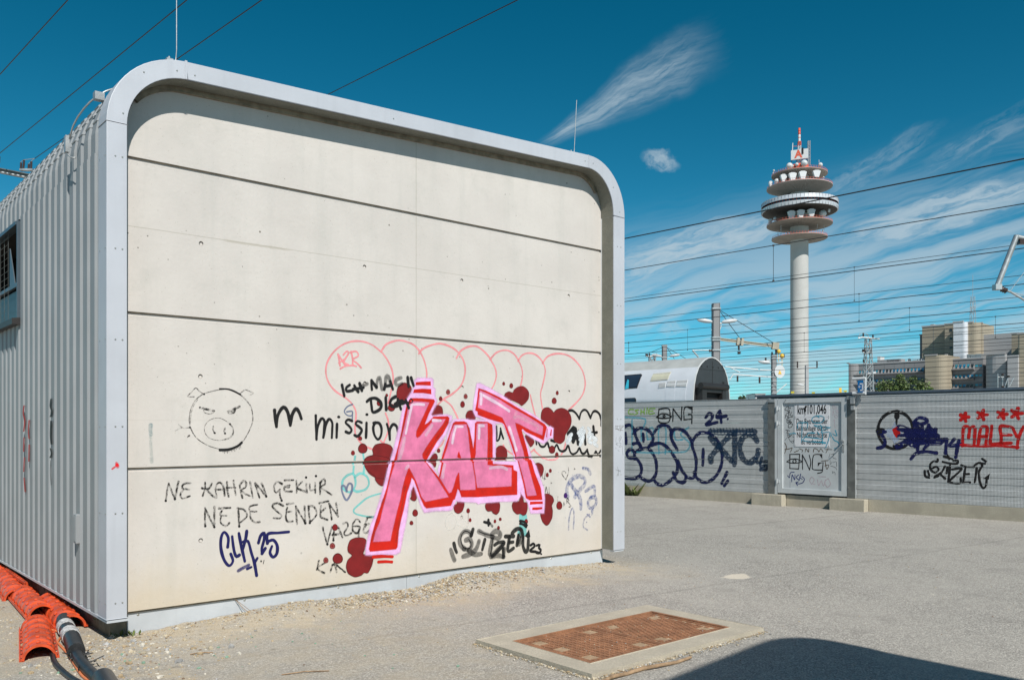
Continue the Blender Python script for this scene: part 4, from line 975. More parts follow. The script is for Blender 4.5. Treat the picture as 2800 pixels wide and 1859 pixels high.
# ------------------------------------------------------------------ telecom tower
TX, TD = 147.9, 440.0; KM = .04442
def tz(py): return 1.6 + (843.5 - .236 * py) * TD / F
tw = empty('telecom_tower', 'tall slim concrete telecom tower with round platforms and a red and white mast', 'tower', (TX, TD, 0))
b = MB(); b.lathe([(4.75, 0), (4.5, 40), (4.45, tz(1212) - 1)], n=48, m=0)
b.build('shaft', M['tconc'], tw)
b = MB(); b.lathe([(4.56, tz(1330)), (4.56, tz(1200))], n=48); b.lathe([(5.0, tz(1212)), (5.0, tz(1060))], n=40); b.lathe([(4.7, tz(960)), (4.7, tz(640))], n=40); b.build('core', M['tconc'], tw)
def platform(py, r, hub, dep, mt, ribs=48, name='platform', th=.55):
    z = tz(py); n = ribs * 2; b = MB()
    b.lathe([(hub, z + .1), (r - .3, z + .35), (r, z + .25)], n=n, m=0)
    b.lathe([(r, z + .25), (r + .05, z + .1)], n=n, m=1); b.lathe([(r + .05, z + .1), (r, z - .15)], n=n, m=0)
    rows = []
    for k in range(9):
        t = k / 8; rr = r + (hub - r) * t; zz = z - .15 - dep * (t ** 1.5)
        rows.append([(rr * math.cos(2 * math.pi * j / n), rr * math.sin(2 * math.pi * j / n), zz - (.14 if j % 2 and 0 < k < 8 else 0)) for j in range(n)])
    b.grid(rows, m=0, closed=True)
    o = b.build(name, [mt, M['red']], tw)
    b = MB(); rr = r - .2
    for k in range(60): a = 2 * math.pi * k / 60; b.box(rr * math.cos(a) - .05, rr * math.cos(a) + .05, rr * math.sin(a) - .05, rr * math.sin(a) + .05, z + .3, z + 1.15)
    b.lathe([(rr - .03, z + 1.1), (rr + .03, z + 1.2)], n=60); b.build('railing', M['red'], o); return o
platform(1370, 13.7, 4.5, .8, M['tdisc']); platform(1212, 16.2, 4.6, 1.0, M['tdisc']); platform(784, 16.2, 5.5, 2.5, M['tconc'], 36); platform(636, 13.75, 5.0, .7, M['tdisc'])
zb, zt = tz(1067), tz(953); hgt = zt - zb
def ringband(name, z0, z1, r0, r1, mt, n=64, flat=True, th=.3):
    b = MB(); b.lathe([(r0 - th, z0), (r0, z0), (r1, z1), (r1 - th, z1)], n=n, sm=False); return b.build(name, mt, tw)
dr = 18.95
ringband('drum_panels', zb, zb + hgt * .36, dr - .3, dr, M['tdrum']); ringband('drum_panels', zt - hgt * .40, zt, dr, dr - .2, M['tdrum'])
ringband('window_ring', zb + hgt * .36, zt - hgt * .40, dr - 1.2, dr - 1.2, M['twin'], 64, True, 1)
b = MB()
for k in range(64):
    a = 2 * math.pi * k / 64; c, s = math.cos(a), math.sin(a); b.box((dr - 1.15) * c - .09, (dr - 1.15) * c + .09, (dr - 1.15) * s - .09, (dr - 1.15) * s + .09, zb + hgt * .36, zt - hgt * .40)
    for z0, z1, rr in ((zb + .05, zb + hgt * .35, dr - .12), (zt - hgt * .39, zt - .05, dr - .08)): b.box(rr * c - .06, rr * c + .06, rr * s - .06, rr * s + .06, z0, z1, m=1)
b.build('mullions', [M['red'], M['dgrey']], tw)
b = MB(); b.lathe([(dr - .6, zb + .05), (5.0, zb - 1.1)], n=96); b.lathe([(5, zt + .4), (dr - .3, zt - .05)], n=64); b.lathe([(dr - 1.3, zb + hgt * .36), (dr - .1, zb + hgt * .36)], n=64); b.build('drum_floor', M['tdark'], tw)
b = MB(); b.lathe([(4.4, tz(636)), (4.4, tz(522)), (0.1, tz(520))], n=32); b.build('red_drum', M['red'], tw)
# sign box A1
sa = math.atan2(-3.7, 8.0); sg_ = Frame(0, 0, sa)
b = MB(); b.box(-4.3, 4.0, -.6, .5, tz(468), tz(358), M=Matrix.Translation((-.6, -2.6, 0)) @ Matrix.Rotation(sa, 4, 'Z')); sgo = b.build('sign_box', M['white'], tw)
RT = Matrix.Rotation(sa, 4, 'Z')
v = Vector((-.6, -2.6, 0)) + RT @ Vector((-.7, -.66, 0)); text_mesh('A', v.x, tz(450), 5.4, v.y, sgo, sx=.95, mt=M['red'], bold=.22, rot=RT)
v = Vector((-.6, -2.6, 0)) + RT @ Vector((1.1, -.66, 0)); text_mesh('1', v.x + .2, tz(410), 3.9, v.y - .3, sgo, sx=.9, bold=.30, rot=RT)
b = MB(); 
for x in (-4.2, -2, .5, 2.6): b.tube([(x, -2.4 - x * .4, tz(510)), (x, -2.4 - x * .4, tz(462))], .14, 6)
b.build('sign_legs', M['tdark'], tw)
def lattice(b, x, y, z0, z1, w0, w1, step, r=.06, m=0):
    n = max(2, int((z1 - z0) / step)); c = [(-1, -1), (1, -1), (1, 1), (-1, 1)]
    P = lambda k, t: Vector((x + c[k % 4][0] * (w0 + (w1 - w0) * t) / 2, y + c[k % 4][1] * (w0 + (w1 - w0) * t) / 2, z0 + (z1 - z0) * t))
    for k in range(4): b.tube([P(k, 0), P(k, 1)], r * 1.5, 5, m=m)
    for i in range(n):
        for k in range(4):
            a, c_ = i / n, (i + 1) / n; b.tube([P(k, a), P(k + 1, c_)], r, 4, m=m, cap=False); b.tube([P(k + 1, a), P(k, c_)], r, 4, m=m, cap=False) if i % 2 else None
b = MB(); lattice(b, 0, 0, tz(522), tz(290), 1.5, 1.2, 1.4, .1, 0); lattice(b, 0, 0, tz(290), tz(243), 1.2, 1.2, .9, .12, 1)
b.lathe([(.62, tz(243)), (.62, tz(165))], n=12, m=0); b.lathe([(.55, tz(165)), (.55, tz(90)), (.05, tz(87))], n=12, m=1); b.tube([(-3.4, 0, tz(300)), (0, 0, tz(298))], .1, 5, m=1); b.tube([(-3.6, 0, tz(360)), (-3.4, 0, tz(262))], .22, 6, m=0)
for z in (tz(150), tz(120), tz(200)): b.lathe([(.7, z - .15), (.7, z + .15)], n=12, m=1)
b.build('mast', [M['white'], M['red']], tw)
b = MB(); lattice(b, 4.6, -1, tz(535), tz(245), 1.0, 1.0, .8, .07); b.build('lattice_antenna', M['lgrey'], tw)
# dishes: (crop px, crop py, radius px)
def T(px, rr_):       # position on the ring of radius rr_ facing the camera side
    x = (px - 575) * KM; y = -math.sqrt(max(0, rr_ * rr_ - x * x)); return x, y
def radome(px, py, rp, rr_, cone=.45):
    x, y = T(px, rr_); z = tz(py) * (1 + y / TD) - (y / TD) * 1.6; r = rp * KM; b = MB()
    prof = [(r * .85, .9 * r), (r, .5 * r), (r, 0), (r * .78, -.35 * r), (r * .3, -cone * 1.6 * r), (.02, -cone * 1.8 * r)]
    b.grid([[(x + a * math.cos(2 * math.pi * j / 16), y + c, z + a * math.sin(2 * math.pi * j / 16)) for j in range(16)] for a, c in prof], closed=True, sm=True)
    b.tube([(x, y + .5, z - r), (x, y + .5, z - r - .9)], .15, 5); return b.build('dish', M['lamp'], tw)
for a in ((398, 525, 36, 12), (515, 508, 20, 5), (585, 492, 37, 6.5), (777, 512, 25, 10.5), (275, 700, 27, 14.5), (772, 1075, 39, 13), (270, 1135, 20, 14), (450, 527, 10, 9), (280, 580, 11, 13), (790, 655, 8, 12.5), (790, 1273, 9, 12), (395, 1297, 10, 10), (272, 608, 8, 13)): radome(*a)
def horn(px, py, wp, hp, rr_):
    x, y = T(px, rr_); z = tz(py) * (1 + y / TD); w_, h_ = wp * KM / 2, hp * KM / 2
    pts = [(x - w_ * .5, z - h_), (x + w_ * .5, z - h_), (x + w_, z + h_ * .75), (x + w_ * .4, z + h_), (x - w_ * .4, z + h_), (x - w_, z + h_ * .75)]
    b = MB(); b.prism(pts, y - .8, y + 1.0, 'y'); b.box(x - w_ * .5, x + w_ * .5, y - .6, y + .8, z - h_ - .5, z - h_, m=1); return b.build('horn_antenna', [M['lamp'], M['tdark']], tw)
for a in ((338, 668, 76, 86, 13), (415, 650, 88, 88, 13), (515, 632, 86, 88, 13), (675, 618, 88, 80, 13), (402, 1090, 84, 88, 13.5), (492, 1078, 84, 84, 13.5), (607, 1068, 86, 84, 13.5), (237, 1172, 40, 60, 14.5), (228, 735, 36, 60, 15.5)): horn(*a)
b = MB()
for px, p0, p1, rr_ in ((742, 1185, 1275, 9), (815, 1240, 1300, 12), (310, 1290, 1345, 12), (328, 1240, 1340, 12), (845, 1080, 1120, 15), (735, 515, 545, 11)): x, y = T(px, rr_); b.tube([(x, y, tz(p1)), (x, y, tz(p0))], .12, 5)
x, y = T(845, 15); b.box(x - .5, x + .5, y - .3, y + .3, tz(1110), tz(1078)); b.build('rod_antennas', M['white'], tw)

# ------------------------------------------------------------------ office and exchange complex on the right
BC = Frame(118.0, 235.0, FE.a)
bc = empty('office_complex', 'grey and tan concrete office complex with window bands and stair towers on the right', 'building'); BC.place(bc)
def q7(x, y): return 2250 + x * .2328, 850 + y * .2328
def bx7(x0, x1, yt, k): a, z = BC.on_y(*q7(x0, yt), k); c, _ = BC.on_y(*q7(x1, yt), k); return a, c, z
def block(name, x0, x1, yt, k, dep, mt, rr=0.0, rl=0.0, joints=True, zlow=0):
    a, c, z = bx7(x0, x1, yt, k); p = []
    def cor(cx, cy, r, a0, a1): return [(cx + r * math.cos(a0 + (a1 - a0) * i / 6), cy + r * math.sin(a0 + (a1 - a0) * i / 6)) for i in range(7)]
    p += cor(a + rl, k + rl, rl, math.pi, 1.5 * math.pi) if rl else [(a, k)]
    p += cor(c - rr, k + rr, rr, -.5 * math.pi, 0) if rr else [(c, k)]
    p += [(c, k + dep), (a, k + dep)]
    b = MB(); b.prism(p, zlow, z, 'z'); o = b.build(name, M[mt], bc)
    b = MB(); n = max(1, int((c - a) / 2.6))          # open joints of the cladding
    for i in range(1, n): x = a + (c - a) * i / n; b.box(x - .05, x + .05, k - .02 + (0 if a + rl < x < c - rr else .1), k + .05, zlow, z - .1)
    nz = int(z / 3.3)
    for i in range(1, nz): b.box(a + rl + .1, c - rr - .1, k - .018, k + .05, z - i * 3.3, z - i * 3.3 + .08)
    if joints: b.build('joints', M['dgrey'], o)
    b = MB(); b.box(a - .15, c + .15 - rr, k - .15, k + .35, z - .02, z + .35); b.build('coping', M['lgrey'], o)
    return a, c, z, o
rnd = random.Random(21)
def band(x0, x1, yt, yb, k, n, par, mats=('bglass', 'bglass', 'bglass', 'teal', 'bglass2'), ledge=True, fins=True):
    a, z1 = BC.on_y(*q7(x0, yt), k); c, _ = BC.on_y(*q7(x1, yt), k); _, z0 = BC.on_y(*q7(x0, yb), k); st_ = (c - a) / n
    b = MB(); b.box(a, c, k - .03, k + .06, z0 - .1, z1 + .3); b.build('window_band', M['dgrey'], par)
    for i in range(n):
        b = MB(); b.box(a + st_ * (i + .12), a + st_ * (i + .86), k - .08, k - .03, z0 + .15, z1); b.build('window', M[rnd.choice(mats)], par)
    if ledge:
        b = MB(); b.prism([(k - 1.3, z0 - .25), (k - 1.3, z0 - .45), (k + .05, z0 - .9), (k + .05, z0 - .05)], a, c, 'x'); b.build('ledge', M['grey'], par)
    if fins:
        b = MB()
        for i in range(n): x = a + st_ * (i + .93); b.prism([(k - 1.0, z0 - .25), (k, z0 - .25), (k, z1), (k - .15, z1)], x - .12, x + .12, 'x')
        b.build('fins', M['grey'], par)
a, c, z, o = block('long_wing', 385, 1200, 637, 0, 16, 'grey', joints=True); lw = o
band(385, 1200, 708, 742, 0, 20, lw); band(385, 1200, 820, 850, 0, 20, lw); band(385, 1200, 912, 940, 0, 20, lw)
block('stair_tower', 288, 405, 622, -1.5, 17, 'grey', rr=2.5, rl=1.0)
block('stair_tower', 1200, 1437, 528, -6, 12, 'tan', rr=2.2)
a, c, z, o = block('stair_tower', 1440, 1457, 524, -3.5, 8, 'tan', joints=False)
b = MB()
for i in range(int((z - 1.5) / 1.6)): b.box(c - 1.4, c - .9, -3.56, -3.5, 1 + i * 1.6, 1 + i * 1.6 + 1.0)
b.build('slit_window', M['bglass2'], o)
a, c, z, mb_ = block('middle_wing', 1457, 1882, 582, 0, 16, 'grey')
for t, u_ in ((640, 678), (757, 792), (870, 900)): band(1460, 1785, t, u_, 0, 7, mb_)
for t, u_ in ((633, 662), (748, 775), (860, 888)): band(1785, 1875, t, u_, -.02, 2, mb_, ('teal', 'teal', 'bglass', 'bglass3'), False, False)
block('curved_block', 1880, 2160, 522, -7, 14, 'lgrey', rl=3.0, rr=.5); block('curved_block', 2168, 2292, 540, -9, 14, 'lgrey')
block('tan_tower', 2288, 2420, 272, -8, 20, 'tan', rl=.5); block('tan_tower', 2216, 2300, 272, 2, 14, 'tan')
block('high_tower', 1166, 1432, 193, 16, 14, 'tan'); block('high_tower', 1140, 1168, 290, 18, 12, 'dgrey', joints=False)
a, c, z, ht = block('high_tower', 1432, 1532, 162, 13, 14, 'tan')
for yy in (215, 315, 420, 520):
    xa, z1 = BC.on_y(*q7(1490, yy), 13); xb, z0 = BC.on_y(*q7(1523, yy + 26), 13); b = MB(); b.box(xa, xb, 12.9, 13, z0, z1); b.build('window', M['bglass2'], ht)
block('white_shaft', 1533, 1686, 140, 8, 14, 'train', rr=.9); block('high_tower', 1686, 1831, 143, 9.5, 14, 'tan', rr=1.6)
a, c, z, ot = block('high_tower', 1834, 1872, 150, 12, 10, 'tan', joints=False)
b = MB(); xa, z1 = BC.on_y(*q7(1832, 160), 11.9); xb, z0 = BC.on_y(*q7(1846, 500), 11.9)
for i in range(20): zz = z0 + (z1 - z0) * i / 20; b.box(xa, xb, 11.86, 11.95, zz, zz + (z1 - z0) / 20 * .7, m=0); b.box(xa - .1, xb + .1, 11.8, 11.93, zz + (z1 - z0) / 20 * .72, zz + (z1 - z0) / 20 * .95, m=1)
b.build('slit_window', [M['bglass2'], M['red']], ot)
# wing that runs away to the right behind
xa, _ = BC.on_y(*q7(1872, 300), 13); y0, zt_ = BC.on_x(*q7(1875, 282), xa); y1, _ = BC.on_x(*q7(2162, 330), xa)
b = MB(); b.box(xa, xa + 10, y0, y1, 0, zt_); rw = b.build('rear_wing', M['lgrey'], bc)
for yt_, yb_ in ((335, 368), (442, 475)):
    _, z1 = BC.on_x(*q7(1880, yt_), xa); _, z0 = BC.on_x(*q7(1880, yb_), xa); b = MB(); b.box(xa - .05, xa + .05, y0 + .5, y1 - .5, z0, z1); b.build('window_band', M['bglass2'], rw)
    b = MB(); n = max(4, int((y1 - y0) / 1.7))
    for i in range(n): yy = y0 + .5 + (y1 - y0 - 1) * i / n; b.box(xa - .25, xa, yy, yy + .4, z0 - .1, z1)
    b.build('fins', M['lgrey'], rw)
xb, z1 = BC.on_y(*q7(2165, 345), 16); xc, _ = BC.on_y(*q7(2222, 345), 16); b = MB(); b.box(xb, xc, 16, 20, 0, z1); b.build('shade_block', M['twin'], bc)  # dark colour stands in for the shaded side of the next block
# roof plant
for (x0, x1, yt, yb, mt) in ((640, 660, 535, 600, 'white'), (662, 675, 535, 600, 'white'), (640, 920, 578, 625, 'lgrey'), (750, 900, 572, 625, 'lgrey'), (1050, 1100, 580, 610, 'dgrey'), (1690, 1730, 512, 556, 'steel'), (1735, 1790, 515, 552, 'steel'), (1792, 1860, 508, 550, 'steel'), (1262, 1302, 158, 200, 'lgrey'), (575, 610, 605, 640, 'lgrey'), (440, 500, 622, 645, 'dgrey')):
    k = 2 if yt > 450 else 18
    a, z1 = BC.on_y(*q7(x0, yt), k); c, _ = BC.on_y(*q7(x1, yt), k); _, z0 = BC.on_y(*q7(x0, yb + 6), k); b = MB(); b.box(a, c, k, k + 3, z0, z1); b.build('roof_unit', M[mt], bc)
for x, y, r in ((1015, 582, 22), (1112, 582, 10), (1140, 578, 12), (1172, 570, 16), (1185, 585, 12)):
    a, z = BC.on_y(*q7(x, y), 3); b = MB(); rr = r * .2328 * .11; b.grid([[(a + q_ * math.cos(2 * math.pi * j / 12), 3 + c_, z + q_ * math.sin(2 * math.pi * j / 12)) for j in range(12)] for q_, c_ in ((rr, 0), (rr * .8, .3), (.01, .7))], closed=True, sm=True); b.tube([(a, 3.3, z - rr), (a, 3.3, z - rr - 1.5)], .12, 5); b.build('roof_dish', M['lamp'], bc)
rm = MB(); ma, mz = BC.on_y(2660, 785, 60); _, mz0 = BC.on_y(2660, 900, 60); lattice(rm, 0, 0, mz0 - 30, mz - 3, 3.0, .9, 3, .045); rm.tube([(0, 0, mz - 3), (0, 0, mz + 4)], .06, 5)
o = rm.build('radio_mast', M['lgrey']); wv = BC.w(ma, 60); o.location = (wv.x, wv.y, 0); tag(o, 'slender pale lattice radio mast behind the high white and tan tower', 'mast')

# low far things between the coach and the complex
def far_box(name, px0, px1, pt, D, mt, lab, cat='building', d=8, parts=True):
    x0 = (px0 - CX) / F * D; x1 = (px1 - CX) / F * D; z = 1.6 + (HY - pt) / F * D
    o = empty(name, lab, cat, ((x0 + x1) / 2, D, 0)); w_ = (x1 - x0) / 2
    b = MB(); b.box(-w_, w_, 0, d, 0, z); b.build('wall', M[mt], o)
    b = MB(); b.box(-w_ - .2, w_ + .2, -.2, d + .2, z, z + .3); b.build('roof', M['lgrey'], o)
    n = max(2, int(w_ * 2 / 4)); b = MB()
    for i in range(n): xx = -w_ + (i + .25) * 2 * w_ / n; b.box(xx, xx + w_ / n, -.06, 0, z - 2.2, z - 1.1)
    b.build('window', M['bglass2'], o); return o
far_box('far_building', 2066, 2092, 1078, 300, 'white', 'small pale flat-roofed building just left of the concrete catenary mast', d=12)
far_box('far_building', 2040, 2068, 1087, 320, 'lgrey', 'low pale shed with grey roof beside two dark poplars')
far_box('far_building', 2124, 2160, 1082, 330, 'lgrey', 'low grey building right of the near catenary mast, left of the tower foot')
far_box('far_building', 2284, 2318, 1084, 320, 'dgrey', 'low dark building between the tower foot and the office complex')
def tree(name, D, px, ztop, rad, hgt_, lab, mt='leaf', n=2600, leaf=.28, seed=1, cat='tree', tall=1.0):
    rnd = random.Random(seed); x = (px - CX) / F * D; o = empty(name, lab, cat, (x, D, 0))
    b = MB(); b.tube([(0, 0, 0), (.1, 0, ztop * .4), (0, .1, ztop * .75)], [.06 * rad + .08, .05 * rad + .05, .03], 8)
    for k in range(7): a = k * .9; b.tube([(0, 0, ztop * (.35 + .05 * k)), (math.cos(a) * rad * .6, math.sin(a) * rad * .6, ztop * (.5 + .06 * k))], [.03 * rad, .01], 5)
    b.build('trunk', M['trunk'], o)
    cl = []
    for k in range(int(16 * max(1, rad / 2))):
        a = rnd.random() * 6.28; t = rnd.random(); q = rad * math.sqrt(rnd.random()) * (1 - .45 * t); cl.append((q * math.cos(a), q * math.sin(a), ztop - hgt_ + t * hgt_ * .92, rad * rnd.uniform(.18, .34)))
    b = MB()
    for k in range(n):
        cx, cy, cz, cr = rnd.choice(cl); d = Vector((rnd.gauss(0, 1), rnd.gauss(0, 1), rnd.gauss(0, 1))).normalized() * cr * rnd.uniform(.5, 1.1)
        p = Vector((cx, cy, cz)) + Vector((d.x, d.y, d.z * tall)); u = Vector((rnd.gauss(0, 1), rnd.gauss(0, 1), rnd.gauss(0, .6))).normalized() * leaf; v_ = u.cross(Vector((rnd.gauss(0, 1), rnd.gauss(0, 1), rnd.gauss(0, 1)))).normalized() * leaf * .55
        b.quad(p - u, p + v_, p + u, p - v_, m=1 if rnd.random() < .35 else 0)
    b.build('crown', [M[mt], M['leafd']], o, recalc=False); return o
def q7d(x, y, D): px, py = q7(x, y); return px, 1.6 + (HY - py) / F * D
px, zt1 = q7d(1020, 782, 100); tree('broadleaf_tree', 100, px, zt1 + .3, 2.6, 5.0, 'tallest green tree crown in front of the long grey wing', n=3200, leaf=.15, seed=2)
px, zt1 = q7d(800, 826, 104); tree('broadleaf_tree', 104, px, zt1 + .3, 2.5, 4.6, 'leftmost green tree crown in front of the long grey wing', n=2400, leaf=.17, seed=3)
px, zt1 = q7d(895, 822, 100); tree('broadleaf_tree', 100, px, zt1, 1.4, 3.6, 'green tree crown between its taller neighbours, before the grey wing', n=1700, leaf=.17, seed=13)
px, zt1 = q7d(1155, 868, 98); tree('broadleaf_tree', 98, px, zt1, 1.9, 3.2, 'lower green bush to the right, before the tan stair tower', n=1900, leaf=.17, seed=4)
tree('poplar', 280, 2025.5, 1.6 + (HY - 1081) / F * 280, 1.6, 8, 'smaller of two dark poplars right of the coach end', 'leafd', 500, .4, 5, tall=1.8)
tree('poplar', 280, 2040.5, 1.6 + (HY - 1077.5) / F * 280, 2.0, 9, 'larger of two dark poplars right of the coach end', 'leafd', 700, .4, 6, tall=1.8)
tree('broadleaf_tree', 310, 2163, 1.6 + (HY - 1078) / F * 310, 3.0, 6, 'small green tree left of the tower foot', 'leaf', 700, .5, 7)
tree('broadleaf_tree', 330, 2150, 1.6 + (HY - 1084) / F * 330, 4.0, 6, 'low green shrub beside the small tree at the tower foot', 'leaf', 700, .5, 8)

# ------------------------------------------------------------------ masts and overhead wires of the railway
def P(px, py, D): return Vector(((px - CX) / F * D, D, HC + (HY - py) / F * D))
def lamp_head(b, p, s=1.0, side=1):
    b.tube([(p.x - .05 * side, p.y, p.z - .15), (p.x + .25 * side * s, p.y, p.z)], .035, 6)
    q = Vector((p.x + .5 * side * s, p.y, p.z + .03)); prof = [(-.42, .05), (-.3, .12), (0, .15), (.3, .12), (.42, .04)]
    b.grid([[(q.x + a * s * side, q.y + r * 1.2 * math.cos(2 * math.pi * j / 10) * s, q.z + a * .12 + r * .8 * math.sin(2 * math.pi * j / 10) * s) for j in range(10)] for a, r in prof], closed=True, sm=True)
def conc_mast(px, pytop, D, w_, lab, bands=(), name='catenary_mast'):
    top = P(px, pytop, D); o = empty(name, lab, 'mast', (top.x, D, 0))
    b = MB(); b.prism([(-w_ / 2, -w_ / 2), (w_ / 2, -w_ / 2), (w_ / 2, w_ / 2), (-w_ / 2, w_ / 2)], 0, top.z, 'z'); b.build('pole', M['grey'], o, bevel=.03)
    b = MB()
    for py in bands: z = P(px, py, D).z; b.box(-w_ / 2 - .06, w_ / 2 + .06, -w_ / 2 - .06, w_ / 2 + .06, z - .04, z + .04)
    k = 0; z = top.z - 1.0
    while z > 2.5: b.box(-w_ / 2 - .10, -w_ / 2, -.03, .01, z, z + .03); z -= .45
    b.build('steel_bands', M['steel'], o); return o, top
c3 = lambda x, y: (1700 + x * .236, 750 + y * .236)
D = 47
m1, top = conc_mast(c3(1090, 0)[0], c3(0, 342)[1], D, .34, 'tall concrete catenary mast with twin lamps standing behind the coach', [c3(0, y)[1] for y in (400, 735, 765, 880)])
def L(px, py, DD=D, root=m1): p = P(*c3(px, py), DD); return Vector((p.x - root.location.x, 0, p.z))
b = MB(); a_ = L(1120, 560); lamp_head(b, Vector((-.1, 0, L(0, 545).z)), 1.0, -1); b.build('lamp', M['lamp'], m1)
b = MB(); lamp_head(b, Vector((.25, 0, L(0, 550).z)), 1.0, 1); b.tube([L(1120, 690), L(1155, 590)], .03, 5); b.build('lamp', M['lamp'], m1)
b = MB(); b.tube([L(1060, 565), L(1150, 570)], .05, 6); b.build('lamp_arm', M['steel'], m1)
b = MB(); p0, p1 = L(1135, 752), L(1815, 838)
M4 = Matrix.Translation((p0 + p1) / 2) @ (p1 - p0).to_track_quat('X', 'Z').to_matrix().to_4x4(); hl = (p1 - p0).length / 2
b.box(-hl, hl, -.06, .06, .03, .08, M=M4); b.box(-hl, hl, -.06, .06, -.08, -.03, M=M4); b.box(-hl, hl, -.02, .02, -.06, .05, M=M4); b.box(hl - .35, hl, -.14, .14, -.18, .2, M=M4); b.box(-hl * .42, -hl * .34, -.12, .12, -.2, .2, M=M4); b.box(-hl * .28, -hl * .20, -.12, .12, -.2, .2, M=M4)
b.build('jib', M['conc'], m1)
b = MB(); b.tube([L(1128, 415), L(1395, 778)], .018, 5); b.tube([L(1128, 412), L(1790, 815)], .018, 5); b.build('stay_wires', M['wire'], m1)
def insul(name, root, p, q, r=.07, n=7):
    b = MB(); pts, rr = [], []
    for i in range(n * 2 + 1): pts.append(p.lerp(q, i / (n * 2))); rr.append(r if i % 2 else r * .55)
    b.tube(pts, rr, 8); return b.build(name, M['insul'], root)
insul('insulator', m1, L(1355, 800), L(1358, 880)); insul('insulator', m1, L(1358, 895), L(1361, 925), .12, 2); insul('insulator', m1, L(1787, 862), L(1792, 915))
b = MB(); b.tube([L(1070, 880), L(820, 880)], .03, 6); b.tube([L(820, 880), L(890, 960)], .045, 6); b.build('registration_arm', M['steel'], m1); insul('insulator', m1, L(1010, 886), L(1060, 882), .09, 4)
b = MB(); b.tube([L(1200, 1070), L(1580, 1103)], .035, 6); b.tube([L(1260, 1080), L(1370, 1135)], .025, 6); b.build('cantilever_tube', M['white'], m1)
D = 79; c = c3(1762, 0)[0]
m2, top = conc_mast(c, c3(0, 935)[1], D, .36, 'banded catenary mast with lamp pair and round sign, left of the tower', [c3(0, y)[1] for y in (945, 975, 1130, 1190, 1240, 1290, 1330, 1380)])
K = lambda x, y: L(x, y, D, m2)
b = MB(); b.tube([K(1665, 1000), K(1765, 1000)], .05, 6); b.tube([K(1765, 975), K(1880, 970)], .06, 6); b.tube([K(1290, 1160), K(1740, 1190)], .055, 6); b.tube([K(1250, 1225), K(1290, 1160)], .05, 6); b.tube([K(1600, 1105), K(1790, 1115)], .05, 6); b.tube([K(1790, 1370), K(1910, 1270)], .05, 6); b.build('bracket_arms', M['white'], m2)
for x, y0_, y1_ in ((1668, 965, 1000), (1742, 900, 935), (1788, 870, 965), (1878, 925, 965), (1342, 1175, 1245), (1597, 1190, 1260)): insul('insulator', m2, K(x, y0_), K(x, y1_), .11, 4)
b = MB(); lamp_head(b, K(1770, 1020) + Vector((-.3, 0, 0)), 1.3, -1); b.build('lamp', M['lamp'], m2); b = MB(); lamp_head(b, K(1770, 1030) + Vector((.1, 0, 0)), .8, 1); b.build('lamp', M['lamp'], m2)
p = K(1820, 1128); b = MB(); b.grid([[(p.x + r * math.cos(2 * math.pi * j / 20), y, p.z + r * 1.25 * math.sin(2 * math.pi * j / 20)) for j in range(20)] for r, y in ((.01, -.3), (.48, -.3), (.48, -.22), (.01, -.22))], closed=True); ds = b.build('round_sign', M['lamp'], m2)
b = MB(); b.prism([(p.x - .16, p.z - .25), (p.x + .16, p.z - .25), (p.x, p.z + .15)], -.33, -.31, 'y'); b.build('triangle', M['yellow'], ds)
for x, y in ((1818, 895), (1857, 945)): p = K(x, y); b = MB(); b.lathe([(.01, -.2), (.18, -.12), (.2, .05), (.1, .2), (.01, .22)], c=(p.x, 0), n=12, z0=p.z); b.tube([(p.x, 0, p.z - .2), (p.x, 0, p.z - .9)], .03, 5); b.build('warning_light', M['yellow'], m2)
D = 70; m3, top = conc_mast(c3(495, 0)[0], c3(0, 822)[1], D, .32, 'smaller concrete mast with two lamp heads over the coach roof at left', [c3(0, y)[1] for y in (830, 965)])
K = lambda x, y: L(x, y, D, m3)
b = MB(); lamp_head(b, Vector((-.15, 0, K(0, 945).z)), 1.0, -1); b.build('lamp', M['lamp'], m3); b = MB(); lamp_head(b, Vector((.35, 0, K(0, 945).z)), 1.0, 1); b.build('lamp', M['lamp'], m3)
b = MB(); b.tube([K(525, 850), K(740, 975)], .02, 4); b.tube([K(525, 850), K(610, 980)], .02, 4); b.tube([K(465, 850), K(310, 915)], .02, 4); b.build('stay_wires', M['wire'], m3)
o = empty('catenary_mast', 'short insulator mast with five dark insulators just above the coach roof', 'mast', tuple(P(c3(353, 0)[0], HY, 78).to_2d()) + (0,))
K = lambda x, y: L(x, y, 78, o)
b = MB(); lattice(b, 0, 0, 0, K(353, 955).z, .9, .5, .8, .04); b.tube([K(280, 950), K(405, 950)], .06, 6); b.build('pole', M['steel'], o)
for x in (282, 298, 322, 375, 402): insul('insulator', o, K(x, 950), K(x, 918), .09, 3)
# lattice mast before the complex
D = 79; lm = empty('lattice_mast', 'steel lattice mast with cross arm standing in front of the grey office wing', 'mast', (P(2374, HY, D).x, D, 0))
c4 = lambda x, y: (2250 + x * .236, 750 + y * .236)
def L4(x, y, DD=D, root=lm): p = P(*c4(x, y), DD); return Vector((p.x - root.location.x, 0, p.z))
b = MB(); lattice(b, 0, 0, 0, L4(525, 745).z, 1.0, .42, .75, .035); b.build('pole', M['steel'], lm)
b = MB(); b.tube([L4(410, 742), L4(455, 730), L4(600, 745), L4(655, 750)], .07, 6); b.tube([L4(460, 905), L4(565, 905)], .05, 6); b.tube([L4(468, 1025), L4(500, 1025)], .04, 6); b.build('cross_arm', M['steel'], lm)
for x, y0_, y1_ in ((468, 680, 725), (580, 698, 738), (463, 868, 900), (478, 868, 900), (563, 878, 910), (471, 985, 1020)): insul('insulator', lm, L4(x, y0_), L4(x, y1_), .10, 4)
b = MB(); lamp_head(b, L4(505, 1150), 1.0, 1); b.build('lamp', M['lamp'], lm)
